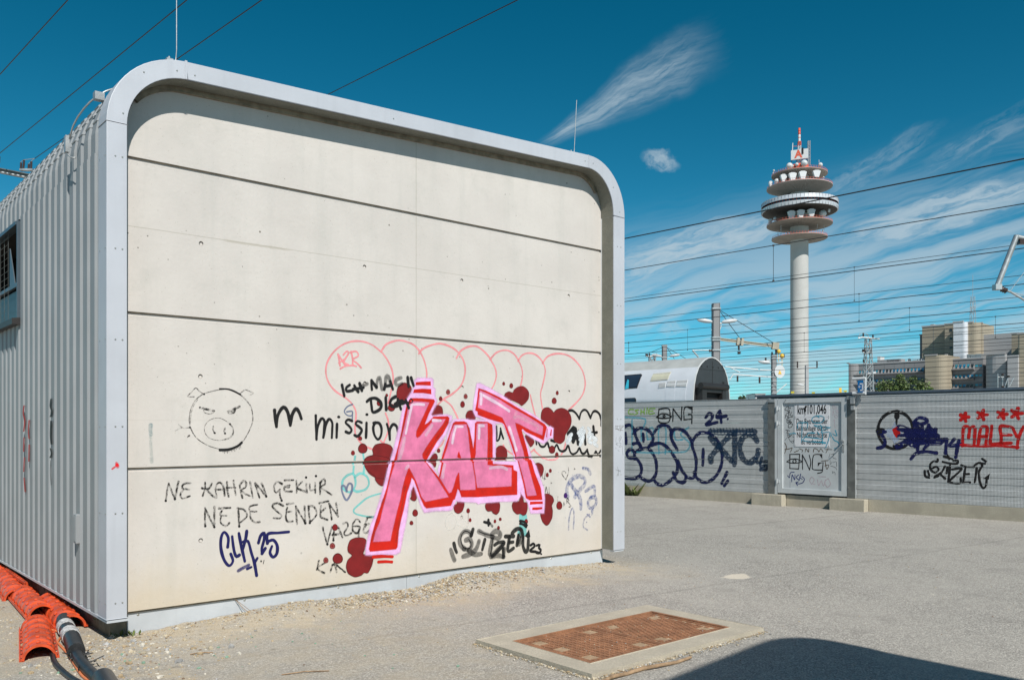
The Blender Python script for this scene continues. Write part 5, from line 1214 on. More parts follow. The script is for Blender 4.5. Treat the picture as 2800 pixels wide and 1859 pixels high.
b = MB(); b.tube([L4(410, 740), L4(430, 690), L4(470, 680), L4(510, 690), L4(540, 740)], .03, 5); b.build('jumper_cable', M['lgrey'], lm)
D = 92; fm = empty('lattice_mast', 'thin distant mast with two insulator horns in front of the tower shaft', 'mast', (P(2206, HY, D).x, D, 0))
b = MB(); z = P(0, 998, D).z; b.prism([(-.16, -.16), (.16, -.16), (.16, .16), (-.16, .16)], 0, z, 'z'); b.tube([(-1.0, 0, z - .35), (1.1, 0, z - .3)], .07, 5); b.build('pole', M['lgrey'], fm)
for x in (-1.0, 1.1): insul('insulator', fm, Vector((x, 0, z - .3)), Vector((x, 0, z + .4)), .1, 4)
b = MB(); lamp_head(b, Vector((-.2, 0, P(0, 1053, D).z)), .9, -1); b.build('lamp', M['lamp'], fm)
# tubular pylons at the lower right, before the pale curved block
D = 60; o = empty('pantograph_mast', 'pale steel tube frame with insulators in front of the pale curved block', 'mast', (P(*c4(2100, 1173), D).x, D, 0)); K = lambda x, y: L4(x, y, D, o)
b = MB()
for a_, c_ in (((2027, 1420), (2027, 1150)), ((2082, 1420), (2082, 1180)), ((2145, 1320), (2145, 1180)), ((2030, 1190), (2095, 1190)), ((2105, 1310), (2150, 1180)), ((2155, 1310), (2215, 1190)), ((2070, 1320), (2165, 1320))): b.tube([K(*a_), K(*c_)], .035, 6)
b.build('tube_frame', M['steel'], o)
for x, y in ((2082, 1160), (2082, 1300), (2150, 1180)): insul('insulator', o, K(x, y - 8), K(x, y + 14), .12, 3)
# cantilever reaching in from the right
D = 24; o = empty('cantilever', 'light grey catenary cantilever with brown insulator reaching in at the right edge', 'catenary arm', (P(2778, HY, D).x, D, 0))
def K(px, py): p = P(px, py, D); return Vector((p.x - o.location.x, 0, p.z))
b = MB(); b.tube([K(2780, 645), K(2725, 787)], .075, 10); b.box(*[v_ for v_ in (K(2718, 0).x, K(2735, 0).x, -.1, .1, K(0, 793).z, K(0, 778).z)]); b.build('tube', M['steel'], o)
b = MB(); b.tube([K(2735, 789), K(2762, 798)], .03, 6); b.tube([K(2763, 798), K(2830, 838)], .03, 6); b.tube([K(2763, 798), K(2850, 822)], .012, 5); b.tube([K(2762, 796), K(2800, 745)], .008, 4); b.tube([K(2780, 648), K(2870, 668)], .07, 8); b.build('steady_arm', M['steel'], o); insul('insulator', o, K(2737, 790), K(2753, 796), .085, 3)
b = MB(); b.box(K(2785, 0).x, K(2815, 0).x, -.08, .08, K(0, 668).z, K(0, 655).z); b.build('clamp', M['insul'], o)
b = MB(); b.box(K(2850, 0).x, K(2880, 0).x, -.15, .15, 0, K(0, 600).z); b.build('pole', M['steel'], o)
# left cross arm with insulators, its post stands behind the shelter
D = 20; o = empty('catenary_mast', 'steel cross arm with pairs of black insulators at the left edge behind the shelter roof', 'mast', (P(150, HY, D).x, D, 0))
def K(px, py): p = P(px, py, D); return Vector((p.x - o.location.x, 0, p.z))
b = MB(); p0, p1 = K(-60, 455), K(160, 499); M4 = Matrix.Translation((p0 + p1) / 2) @ (p1 - p0).to_track_quat('X', 'Z').to_matrix().to_4x4(); hl = (p1 - p0).length / 2
b.box(-hl, hl, -.05, .05, .035, .055, M=M4); b.box(-hl, hl, -.05, .05, -.06, -.045, M=M4); b.box(-hl, hl, -.008, .008, -.045, .035, M=M4)
for i in range(18): b.box(-hl + i * .12, -hl + i * .12 + .06, -.052, -.048, -.04, -.02, M=M4, m=1)
b.build('cross_arm', [M['post'], M['lamp']], o)
b = MB(); b.box(-.09, .09, -.09, .09, 0, K(0, 499).z); b.build('pole', M['post'], o)
for x0, y0_, x1, y1_ in ((66, 438, 64, 462), (58, 445, 57, 464), (86, 442, 85, 466), (79, 449, 78, 466), (-2, 428, -3, 446)): insul('insulator', o, K(x0, y0_), K(x1, y1_), .030, 8)
b = MB(); b.box(K(56, 0).x, K(92, 0).x, -.05, .05, K(0, 468).z, K(0, 463).z); b.tube([K(57, 444), K(64, 438), K(95, 434)], .008, 5); b.tube([K(78, 449), K(86, 441), K(95, 434)], .008, 5); b.build('jumpers', M['steel'], o)

def wire(lab, p0, p1, h, rpx, sag=0.0, ext=(.25, .25), group=None, dark='wire', droppers=(), h2=None):
    """a level wire of height h seen through the two photo points; drops hang to the wire h2"""
    A = []
    for px, py in (p0, p1): r = ray(px, py); t = (h - HC) / r.z; A.append(EYE + r * t)
    d = A[1] - A[0]; a = A[0] - d * ext[0]; c = A[1] + d * ext[1]; rr = rpx * A[1].y / F / 2
    b = MB(); n = 24; b.tube([a.lerp(c, i / n) - Vector((0, 0, sag * 4 * (i / n) * (1 - i / n))) for i in range(n + 1)], rr, 5)
    o = b.build('overhead_wire', M[dark]); tag(o, lab, 'wire', group)
    for (dx, dy0, dy1) in droppers:
        r = ray(dx, dy0); t_ = (h - HC) / r.z; q = EYE + r * t_; q2 = EYE + ray(dx, dy1) * (q.y)
        b = MB(); b.tube([q, (q.x, q.y, q2.z)], rr * .6, 4); b.box(q.x - rr * 2, q.x + rr * 2, q.y - rr * 2, q.y + rr * 2, q2.z - rr * 2, q2.z + rr * 2); b.box(q.x - rr * 2, q.x + rr * 2, q.y - rr * 2, q.y + rr * 2, q.z - rr * 2, q.z + rr * 2); b.build('dropper', M[dark], o)
    return o
S7 = 1 / .84357
wire('dark overhead wire crossing the top left corner of the sky', (0, 204), (186, 0), 8.0, 3.2)
wire('dark overhead wire rising from the left edge insulators over the shelter roof', (5, 415), (512, 0), 8.0, 3.2, ext=(0.02, .25))
wire('dark overhead wire behind the left lightning rod, from the second insulator pair', (95, 434), (717, 0), 7.7, 3.2, ext=(0.0, .25))
wire('brownish overhead wire rising from the shelter roof to the top edge', (907, 254), (1417, 0), 7.0, 3.0)
def vp(y, x): return HY - (HY - y) * (x + 900) / 3150
for lab, y, h, rp, dr_ in (('thickest dark overhead cable, crossing the drum of the tower', 544.6, 9.0, 4.4, ()),
        ('overhead wire crossing the lowest platform of the tower', 649, 8.6, 2.8, [(2114.7, 676, 768)]),
        ('thin messenger wire just above the darker contact wire below the platforms', 742.6, 7.6, 1.6, [(2336, 730, 822)]),
        ('dark contact wire just below the thin messenger, under the tower platforms', 752.5, 7.4, 2.8, ()),
        ('thin wire directly above the wire at the top of the concrete mast', 815, 7.6, 1.6, [(2349, 800, 877)]),
        ('dark wire crossing the concrete mast above its lamps', 835.7, 7.2, 2.4, ()),
        ('thin wire crossing the concrete mast below its lamps', 864.9, 7.6, 1.5, [(1880, 914, 957), (2487, 832, 903)]),
        ('dark wire above the jib of the concrete mast', 889, 7.0, 2.3, [(1719, 942, 960)]),
        ('thin wire just above the jib of the concrete mast', 905.7, 7.6, 1.4, [(2722, 862, 923), (2199, 911, 962)]),
        ('dark wire at the level of the jib end', 926.2, 7.0, 2.1, ())):
    wire(lab, (1709, vp(y, 1709)), (2800, vp(y, 2800)), h, rp, droppers=[(a_, vp(y, a_), c_) for a_, b_, c_ in dr_])
for i, (y, h, rp) in enumerate(((936.4, 7.6, 1.3), (942.3, 7.4, 1.3), (959.3, 7.0, 1.8), (968, 7.6, 1.2), (975, 7.4, 1.1), (986, 7.0, 1.6), (996, 7.6, 1.1), (1005, 7.0, 1.4), (1019, 7.6, 1.4), (1031, 7.0, 1.1), (1041, 7.6, 1.2), (1050, 7.0, 1.1), (1060, 7.4, 1.2), (1070, 7.0, 1.0), (1079, 7.0, 1.0))):
    wire('fine overhead wire among the many low over the rail yard', (1709, vp(y, 1709)), (2800, vp(y, 2800)), h, rp, group='fine overhead wires over the rail yard')
for lab, x0, x1, y0_, y1_, mt in (('upright yellow signal board left of the office complex', 2294.5, 2301.5, 1060.5, 1073, 'yellow'), ('flat olive yellow plate right of the upright yellow board', 2307.5, 2316, 1067, 1071.5, 'olive'), ('flat yellow plate at the left foot of the tower', 2163, 2172, 1070, 1075.3, 'olive'), ('flat yellow plate on a wire right of the distant thin mast', 2220, 2228.5, 1072, 1076.5, 'olive')):
    D = 100; a_, c_ = P(x0, y0_, D), P(x1, y1_, D); b = MB(); b.box(a_.x, c_.x, D, D + .05, c_.z, a_.z); o = b.build('signal_board', M[mt]); tag(o, lab, 'sign')
    b = MB(); xm_ = (a_.x + c_.x) / 2; b.box(xm_ - .05, xm_ + .05, D + .05, D + .1, 0, c_.z + .1); b.build('pole', M['steel'], o)
# ------------------------------------------------------------------ graffiti: thin coats of paint on the real surfaces
CR = {'P': (400, 900, .28694), 'Q': (400, 1250, .2551), 'A': (850, 900, .2551), 'B': (1200, 900, .2551), 'C': (850, 1230, .2551), 'D': (1200, 1230, .2551),
      'E': (1000, 1000, .17857), 'F': (1000, 1250, .19136), 'G': (1250, 1000, .17857), 'H': (1250, 1250, .19136),
      'X': (1700, 850, .35088), 'Y': (2050, 1050, .22321), 'Z': (2300, 1050, .2551), 'S': (0, 0, 1.0), 'W': (2080, 1080, .09567), 'V': (2200, 1080, .09566)}
def crsp(P, closed=False, step=.012):
    n = len(P); out = []
    if n == 1: return P
    if n == 2 and not closed:
        L = (P[1] - P[0]).length; k = max(2, int(L / step)); return [P[0].lerp(P[1], i / k) for i in range(k + 1)]
    rng = range(n) if closed else range(n - 1)
    for i in rng:
        if closed: p0, p1, p2, p3 = P[(i - 1) % n], P[i], P[(i + 1) % n], P[(i + 2) % n]
        else: p0, p1, p2, p3 = P[max(i - 1, 0)], P[i], P[i + 1], P[min(i + 2, n - 1)]
        k = max(2, int((p2 - p1).length / step))
        for j in range(k):
            t = j / k; out.append(.5 * ((2 * p1) + (p2 - p0) * t + (2 * p0 - 5 * p1 + 4 * p2 - p3) * t * t + (3 * p1 - p0 - 3 * p2 + p3) * t ** 3))
    if not closed: out.append(P[-1])
    return out
class Graf:
    def __init__(s, frame, base=.0012, grooves=(), k=0.0, gd=.020):
        s.fr, s.base, s.gr, s.k, s.gd = frame, base, grooves, k, gd; s.v = []; s.a = []; s.f = []; s.m = []; s.mats = []; s.i = 0; s.wm = 1.38
    def pt(s, c, x, y):
        X, Y, q = CR[c]; r = s.fr.on_y(X + x * q, Y + y * q, s.k); return Vector(r)
    def scale(s, c, x, y):       # metres per crop pixel there
        X, Y, q = CR[c]; px, py = X + x * q, Y + y * q; a = s.fr.on_y(px, py, s.k); b_ = s.fr.on_y(px, py + 1, s.k); c_ = s.fr.on_y(px + 1, py, s.k)
        return q * (abs(a[1] - b_[1]) + abs(a[0] - c_[0])) / 2
    def mi(s, mt):
        if mt not in s.mats: s.mats.append(mt)
        return s.mats.index(mt)
    def depth(s, z, layer, extra=0.0):
        y = s.k - s.base - layer * .00016 - (s.i % 14) * 1e-5 - extra
        for g0, g1 in s.gr:
            if g0 < z < g1: y += s.gd - .0008
        return y
    def stroke(s, c, pts, w, mt, layer=1, soft=.25, closed=False, taper=None):
        s.i += 1; q = s.scale(c, *pts[len(pts) // 2]); W = w * q * s.wm; P = crsp([s.pt(c, *p) for p in pts], closed); mi = s.mi(mt); n = len(P)
        if n < 2: return
        T = []
        for k in range(n):
            d = P[min(k + 1, n - 1)] - P[max(k - 1, 0)] if not closed else P[(k + 1) % n] - P[(k - 1) % n]
            T.append(d.normalized() if d.length > 1e-9 else Vector((1, 0)))
        secs = [(P[k], T[k], 1.0 * ((taper[0] + (taper[1] - taper[0]) * k / (n - 1)) if taper else 1), 1.0) for k in range(n)]
        if not closed:
            h = W / 2
            t0 = taper[0] if taper else 1; t1 = taper[1] if taper else 1
            secs = [(P[0] - T[0] * h * t0 * u, T[0], t0 * math.sqrt(max(0.0, 1 - u * u)), 0.0 if u > .98 else 1) for u in (1.0, .85, .5)] + secs + [(P[-1] + T[-1] * h * t1 * u, T[-1], t1 * math.sqrt(max(0.0, 1 - u * u)), 0.0 if u > .98 else 1) for u in (.5, .85, 1.0)]
        else: secs.append(secs[0])
        offs = [(-1, 0), (-(1 - soft), 1), (0, 1), (1 - soft, 1), (1, 0)]
        i0 = len(s.v)
        for k, (p, t, ww, al) in enumerate(secs):
            nr = Vector((-t.y, t.x)) * (W / 2) * max(ww, .02) * (1 + .10 * math.sin(k * .23 + s.i * 1.7) + .05 * math.sin(k * .71 + s.i))
            for o_, a_ in offs:
                v = p + nr * o_; s.v.append((v.x, s.depth(v.y, layer, k * 3e-7), v.y)); s.a.append(a_ * al)
        for k in range(len(secs) - 1):
            for j in range(4): a0 = i0 + k * 5 + j; s.f.append((a0, a0 + 1, a0 + 6, a0 + 5)); s.m.append(mi)
    def clip(s, poly, lo, hi):
        def half(P, f, inter):
            out = []
            for k in range(len(P)):
                a, b_ = P[k], P[(k + 1) % len(P)]; fa, fb = f(a), f(b_)
                if fa: out.append(a)
                if fa != fb: out.append(inter(a, b_))
            return out
        if lo is not None: poly = half(poly, lambda p: p.y >= lo, lambda a, b_: a.lerp(b_, (lo - a.y) / (b_.y - a.y)))
        if hi is not None and poly: poly = half(poly, lambda p: p.y < hi, lambda a, b_: a.lerp(b_, (hi - a.y) / (b_.y - a.y)))
        return poly
    def poly(s, P, mt, layer):
        s.i += 1; mi = s.mi(mt); cuts = [None] + [g for gg in sorted(s.gr) for g in gg] + [None]
        for k in range(len(cuts) - 1):
            lo, hi = cuts[k], cuts[k + 1]; Q = s.clip(list(P), lo, hi)
            if len(Q) < 3: continue
            zc = ((lo if lo is not None else min(p.y for p in Q) - .1) + (hi if hi is not None else max(p.y for p in Q) + .1)) / 2
            i0 = len(s.v)
            for p in Q: s.v.append((p.x, s.depth(zc, layer), p.y)); s.a.append(1.0)
            for t in tessellate_polygon([[Vector((p.x, p.y, 0)) for p in Q]]): s.f.append(tuple(i0 + a for a in t)); s.m.append(mi)
    def fill(s, pts, mt, layer=1, smooth_=False):
        P = [s.pt(*p) for p in pts]
        if smooth_: P = crsp(P, True, .02)
        s.poly(P, mt, layer)
    def blob(s, c, x, y, rx, ry, mt, layer=1, rim=True, seed=0, rot=0.0):
        n = 22; P = []
        for j in range(n):
            a = 2 * math.pi * j / n; q = 1 + .03 * math.sin(3 * a + seed); dx, dy = rx * q * math.cos(a), ry * q * math.sin(a)
            P.append((x + dx * math.cos(rot) - dy * math.sin(rot), y + dx * math.sin(rot) + dy * math.cos(rot)))
        s.poly([s.pt(c, *p) for p in P], mt, layer)
        if rim: s.stroke(c, P, max(2.5, min(rx, ry) * .16), PRIM, layer + .4, .5, closed=True)
    def halo(s, pts, w, mt, layer=.5):
        P_ = [s.pt(*p) for p in pts]; s.i += 1; mi = s.mi(mt); P_ = crsp(P_, True, .03) if False else [a.lerp(b_, j / max(1, int((b_ - a).length / .04))) for a, b_ in zip(P_, P_[1:] + P_[:1]) for j in range(max(1, int((b_ - a).length / .04)))]
        W = w; n = len(P_); i0 = len(s.v)
        for k in range(n + 1):
            p = P_[k % n]; d = (P_[(k + 1) % n] - P_[(k - 1) % n]); t = d.normalized() if d.length > 1e-9 else Vector((1, 0)); nr = Vector((-t.y, t.x)) * W
            for o_, a_ in ((-1, 0), (-.4, .55), (0, 1), (.4, .55), (1, 0)): v = p + nr * o_; s.v.append((v.x, s.depth(v.y, layer, k * 3e-7), v.y)); s.a.append(a_)
        for k in range(n):
            for j in range(4): a0 = i0 + k * 5 + j; s.f.append((a0, a0 + 1, a0 + 6, a0 + 5)); s.m.append(mi)
    def build(s, name, parent, label=None):
        me = bpy.data.meshes.new(name); me.from_pydata(s.v, [], s.f)
        for m_ in s.mats: me.materials.append(m_)
        me.polygons.foreach_set('material_index', s.m)
        at = me.attributes.new('cover', 'FLOAT', 'POINT'); at.data.foreach_set('value', s.a); me.update()
        o = link(name, me, parent)
        if label: o['label'] = label
        return o
GG = [G1, G2]
BLK = paint((28, 27, 28)); MARK = paint((40, 38, 36), .92, .92); MARKD = paint((48, 46, 44), .82, .85); PNK = paint((255, 160, 166), .92); NVY = paint((22, 24, 92)); PRIM = paint((92, 18, 20), .9)
LAV = paint((248, 196, 246)); REDP = paint((214, 30, 8)); FILL = paint((234, 128, 172)); HIL = paint((255, 222, 246), .85); MAR = paint((132, 28, 30)); MARF = paint((160, 60, 60), .75)
GRY = paint((30, 30, 30), .55, .25); GRYD = paint((26, 26, 26), .88, .15); CYA = paint((130, 228, 226), .8, .3); BLU = paint((46, 86, 170), .55, .8); SLT = paint((120, 132, 165), .8, .2); WHT = paint((236, 242, 248), .95, .25); VIO = paint((70, 30, 110)); WFA = paint((250, 246, 240), .55, .3); LBL = paint((110, 160, 170), .5, .6)
def many(g, c, lst, w, mt, layer=1, soft=.25): [g.stroke(c, p, w, mt, layer, soft) for p in lst]

# --- pig face
g = Graf(SH, grooves=GG); g.wm = 1.15
many(g, 'P', [[(548, 612), (480, 662), (440, 722), (415, 800), (410, 890), (440, 982), (500, 1055), (600, 1112), (700, 1142)], [(545, 615), (640, 587), (735, 572)], [(1005, 760), (1015, 860), (988, 950), (940, 1040), (905, 1082)]], 9, MARKD)
many(g, 'P', [[(420, 900), (428, 800), (450, 730), (490, 670)], [(425, 940), (460, 1010), (520, 1068), (610, 1120)]], 6, MARK)
g.stroke('P', [(700, 568), (770, 570), (830, 588), (895, 622)], 15, BLK, 2); g.stroke('P', [(895, 622), (950, 675), (990, 725), (1008, 780)], 11, MARKD, 2)
g.stroke('P', [(702, 1150), (790, 1144), (870, 1112), (908, 1080)], 24, BLK, 2, .2)
for k in range(13): x = 730 + k * 14; y = 1158 - k * 3.6 - (k > 8) * 6; g.stroke('P', [(x, y), (x + 1, y + 14 + (k * 37 % 23))], 4.5, BLK, 2)
many(g, 'P', [[(545, 618), (505, 590), (470, 560), (430, 600), (392, 642), (455, 643)], [(890, 617), (918, 592), (945, 578), (985, 592), (1020, 612), (975, 630)], [(415, 935), (380, 940), (345, 938), (318, 918), (308, 908)], [(335, 938), (278, 966)], [(392, 1028), (408, 1005), (414, 1015), (392, 1028)]], 9, MARK)
for p in ((550, 618), (893, 620), (652, 988), (750, 992), (415, 935), (797, 903)): g.blob('P', *p, 10, 9, BLK, 2, False)
many(g, 'P', [[(512, 746), (575, 762), (645, 778)], [(890, 735), (840, 758), (778, 785)]], 20, MARK, 1)
many(g, 'P', [[(548, 765), (550, 790), (590, 806), (635, 798), (645, 782)], [(775, 795), (800, 806), (840, 796), (852, 765)]], 8, MARKD, 2); g.fill([('P', 785, 790), ('P', 850, 762), ('P', 848, 790), ('P', 815, 806)], MARKD, 1)
many(g, 'P', [[(797, 903), (740, 862), (680, 845), (610, 862), (560, 915), (557, 980), (600, 1035), (680, 1058), (760, 1048)]], 6, MARKD, 1); g.stroke('P', [(797, 903), (828, 950), (822, 1005), (790, 1035), (750, 1050)], 15, MARKD, 2)
many(g, 'P', [[(638, 925), (634, 960), (650, 988)], [(750, 940), (742, 970), (750, 992)]], 14, MARK, 1)
g.build('pig_drawing', shel, 'scowling pig face in thin black marker on the concrete')
# --- m mission
g = Graf(SH, grooves=GG)
many(g, 'P', [[(1222, 772), (1228, 850), (1240, 925)], [(1240, 925), (1250, 830), (1290, 755), (1320, 748), (1350, 800), (1372, 912)], [(1372, 912), (1388, 820), (1425, 758), (1455, 790), (1476, 850)]], 26, BLK)
g.build('spray_letter', shel, 'single black sprayed letter m right of the pig'); g = Graf(SH, grooves=GG)
many(g, 'A', [[(52, 925), (54, 1050), (60, 1178)], [(60, 1178), (72, 1050), (112, 958), (145, 985), (140, 1080), (132, 1158)], [(134, 1158), (158, 1030), (195, 962), (228, 1000), (228, 1080), (224, 1160)], [(280, 1015), (275, 1158)],
    [(440, 982), (398, 968), (372, 1000), (412, 1040), (436, 1080), (412, 1112), (374, 1098)], [(542, 1000), (500, 984), (480, 1015), (520, 1050), (545, 1085), (505, 1145), (468, 1135)], [(596, 1005), (594, 1080), (590, 1160)],
    [(690, 1000), (668, 1050), (680, 1130), (718, 1180), (750, 1140), (756, 1060), (728, 1005), (672, 1005)], [(815, 1018), (832, 1080), (846, 1180)], [(846, 1180), (846, 1080), (880, 1020), (918, 1040), (930, 1090)]], 23, BLK)
for p in ((298, 940), (600, 914)): g.blob('A', *p, 17, 15, BLK, 1, False)
g.build('spray_lettering', shel, 'black sprayed word mission'); g = Graf(SH, grooves=GG)
many(g, 'G', [[(600, 930), (606, 1060), (602, 1145), (636, 1130), (658, 1050), (664, 1000)], [(664, 960), (682, 1040), (706, 1112)]], 26, BLK)
g.build('spray_letter', shel, 'black letter remnant between the pink L and T'); g = Graf(SH, grooves=GG)
many(g, 'B', [[(1040, 1180), (1046, 1230)], [(1062, 1200), (1090, 1252), (1130, 1256), (1162, 1215), (1185, 1275), (1225, 1296), (1262, 1238), (1290, 1292), (1325, 1308), (1360, 1290), (1384, 1245), (1410, 1318), (1440, 1338), (1480, 1315), (1506, 1274), (1530, 1325), (1560, 1330), (1590, 1290)], [(1590, 1290), (1605, 1345), (1640, 1366), (1672, 1330), (1682, 1306), (1704, 1342), (1734, 1300)],
    [(1395, 872), (1432, 872), (1472, 905), (1505, 960)], [(1505, 960), (1522, 895), (1555, 864), (1590, 880), (1625, 950)], [(1625, 950), (1650, 890), (1682, 878), (1720, 910), (1738, 975), (1738, 1030)]], 18, BLK)
many(g, 'B', [[(1390, 1120), (1450, 1058), (1405, 1150), (1465, 1070), (1425, 1180), (1478, 1110), (1440, 1200)], [(1460, 1075), (1480, 1150), (1492, 1222)]], 34, BLK); many(g, 'B', [[(1500, 1090), (1522, 1212)], [(1560, 1105), (1570, 1230)], [(1655, 1042), (1666, 1150)], [(1640, 1112), (1692, 1105)], [(1205, 1190), (1240, 1205)]], 22, BLK)
many(g, 'B', [[(1372, 1205), (1390, 1160), (1420, 1128)], [(1385, 1215), (1408, 1170)], [(1495, 1110), (1548, 1052), (1505, 1140), (1562, 1090), (1508, 1185), (1550, 1150), (1516, 1238)], [(1600, 1062), (1622, 1090), (1595, 1150), (1645, 1130), (1605, 1200), (1630, 1215)], [(1650, 1160), (1690, 1180), (1660, 1215), (1695, 1248)]], 30, WHT, 3, .35)
g.build('spray_lettering', shel, 'black wavy cloud line and scribble crossed out in white at the right end of the wall')
# --- pink bubble outline with AZR
g = Graf(SH, base=.0009, grooves=GG)
many(g, 'A', [[(755, 245), (650, 165), (520, 128), (380, 148), (260, 228), (180, 345), (160, 460), (190, 570), (260, 660), (380, 742), (450, 812), (484, 900), (472, 1050), (480, 1130), (530, 1212), (600, 1260), (665, 1288)],
    [(755, 240), (820, 330), (870, 440), (882, 560), (860, 660), (830, 790)], [(752, 242), (800, 170), (870, 135), (950, 120), (1040, 140), (1110, 175), (1170, 245), (1215, 340), (1240, 450), (1240, 530)],
    [(1158, 262), (1195, 215), (1270, 178), (1380, 155), (1490, 185), (1580, 250), (1640, 350), (1652, 470), (1610, 600), (1520, 690), (1425, 748), (1350, 820)], [(1420, 750), (1500, 815), (1550, 900), (1578, 965)],
    [(1560, 310), (1610, 230), (1700, 185), (1790, 190), (1880, 262), (1930, 330)], [(800, 900), (830, 990), (825, 1100), (780, 1212)], [(748, 1195), (790, 1232)], [(1360, 1270), (1400, 1240), (1425, 1190)]], 15, PNK, 1, .35)
many(g, 'B', [[(550, 322), (600, 410), (615, 500), (592, 590), (558, 650)], [(548, 325), (620, 250), (720, 225), (800, 262), (850, 330), (888, 420), (895, 510), (872, 620)], [(848, 342), (890, 282), (960, 256), (1040, 275), (1110, 350), (1140, 450), (1112, 600), (1090, 700), (1112, 870)],
    [(1110, 365), (1170, 290), (1270, 262), (1380, 280), (1470, 345), (1540, 450), (1568, 580), (1540, 700), (1470, 790), (1375, 880)], [(980, 705), (1000, 800), (1035, 930)], [(690, 1240), (720, 1290), (800, 1345)], [(1015, 1290), (1080, 1350), (1170, 1395), (1270, 1385), (1330, 1310), (1360, 1215)], [(975, 1325), (1025, 1285)]], 13, PNK, 1, .35)
many(g, 'A', [[(290, 268), (302, 330), (312, 392)], [(290, 268), (330, 330), (372, 392)], [(300, 362), (350, 328)], [(348, 275), (385, 236), (402, 262), (352, 350), (400, 380)], [(430, 240), (446, 310), (448, 380)], [(420, 250), (485, 238), (508, 285), (450, 325), (495, 365), (538, 412)], [(315, 424), (365, 398), (440, 388), (485, 396)]], 15, PNK, 2, .3)
g.build('bubble_outline', shel, 'thin salmon pink bubble letter outline with the small tag AZR')
# --- faint cyan, blue and slate marks
g = Graf(SH, base=.0006, grooves=GG)
many(g, 'C', [[(475, 70), (462, 150), (455, 232)], [(560, 40), (572, 150), (565, 250)], [(455, 250), (390, 272), (340, 330), (345, 410), (400, 450), (450, 430), (478, 370), (470, 285), (450, 250)], [(470, 290), (530, 250), (600, 285), (622, 360), (585, 420), (500, 445), (460, 430)]], 20, CYA)
many(g, 'C', [[(790, 455), (690, 480), (600, 515), (520, 580), (460, 640), (480, 682), (600, 712), (720, 722)]], 16, CYA)
g.build('cyan_scribble', shel, 'faint cyan looping outline left of the pink lettering'); g = Graf(SH, base=.0009, grooves=GG)
g.stroke('C', [(385, 440), (362, 388), (332, 385), (335, 450), (372, 532), (400, 520), (438, 440), (440, 372), (410, 358), (388, 395), (380, 438)], 19, SLT, 2)
g.build('heart_mark', shel, 'small slate grey painted heart'); g = Graf(SH, base=.0009, grooves=GG)
many(g, 'A', [[(445, 805), (390, 830), (358, 880), (390, 922), (438, 925), (442, 880), (385, 885)], [(445, 922), (442, 970)]], 14, SLT, 2)
g.build('slate_tag', shel, 'pale slate blue curl above the word mission'); g = Graf(SH, base=.0009, grooves=GG)
g.stroke('P', [(42, 915), (38, 960), (44, 1000)], 34, LBL, 1, .5); g.stroke('P', [(40, 1020), (45, 1130), (52, 1262)], 30, paint((120, 160, 160), .25, .6), 1, .6)
g.build('paint_run', shel, 'faded grey blue spray run near the left edge of the wall'); g = Graf(SH, base=.0009, grooves=GG)
g.fill([('D', 865, 690), ('D', 938, 690), ('D', 948, 780), ('D', 938, 860), ('D', 945, 925), ('D', 905, 915), ('D', 880, 870), ('D', 872, 925), ('D', 838, 900), ('D', 862, 820)], CYA, 1, True)
g.build('cyan_patch', shel, 'cyan paint patch behind the black tag'); g = Graf(SH, base=.0009, grooves=GG)
many(g, 'D', [[(1380, 500), (1372, 410), (1415, 325), (1490, 282), (1556, 300), (1562, 365), (1500, 440), (1460, 500)], [(1400, 345), (1450, 420), (1500, 490), (1520, 560), (1522, 625)]], 34, BLU); many(g, 'D', [[(1575, 440), (1640, 395), (1668, 400), (1670, 480)], [(1640, 500), (1600, 555), (1610, 615), (1660, 610), (1690, 550), (1672, 505), (1630, 510)], [(1650, 610), (1640, 680)], [(1548, 195), (1600, 208), (1622, 255)]], 26, BLU)
many(g, 'D', [[(1390, 852), (1398, 720), (1428, 622), (1448, 680), (1442, 840)], [(1612, 690), (1560, 740), (1548, 820), (1590, 855)], [(1590, 690), (1620, 715)]], 13, BLU)
g.blob('D', 1357, 488, 20, 30, VIO, 2, False)
for p, r in (((1357, 725), 6), ((1582, 773), 7), ((1282, 238), 5), ((1430, 265), 5)): g.blob('D', *p, r, r, BLU, 2, False)
g.build('washed_tag', shel, 'washed out blue letters at the lower right of the wall'); g = Graf(SH, base=.0009, grooves=GG)
many(g, 'D', [[(1365, 318), (1325, 270), (1320, 235), (1350, 228), (1360, 245)], [(1360, 318), (1388, 245), (1388, 190)], [(1115, 220), (1110, 300)], [(1130, 320), (1142, 225)], [(1112, 300), (1145, 310)], [(1105, 380), (1128, 372)], [(1140, 460), (1150, 395), (1165, 460)], [(1180, 400), (1182, 470)], [(1275, 500), (1270, 550)], [(1340, 560), (1335, 600), (1350, 580)], [(1370, 570), (1375, 510), (1395, 545), (1385, 520)], [(1380, 550), (1415, 600)]], 8, MARKD)
for p in ((1453, 203), (1203, 352), (1340, 575)): g.blob('D', *p, 9, 9, MARKD, 2, False)
g.build('pencil_scribble', shel, 'thin grey heart and tiny letters right of the pink lettering'); g = Graf(SH, base=.0009, grooves=GG)
many(g, 'C', [[(1510, 672), (1455, 720), (1440, 800), (1470, 852), (1520, 850), (1555, 790), (1555, 720), (1520, 678)], [(1570, 705), (1600, 672), (1640, 740), (1690, 800)], [(1572, 800), (1620, 825), (1680, 820), (1630, 835)]], 12, WFA, 1, .4)
g.build('white_scribble', shel, 'faint white letters below the pink lettering')
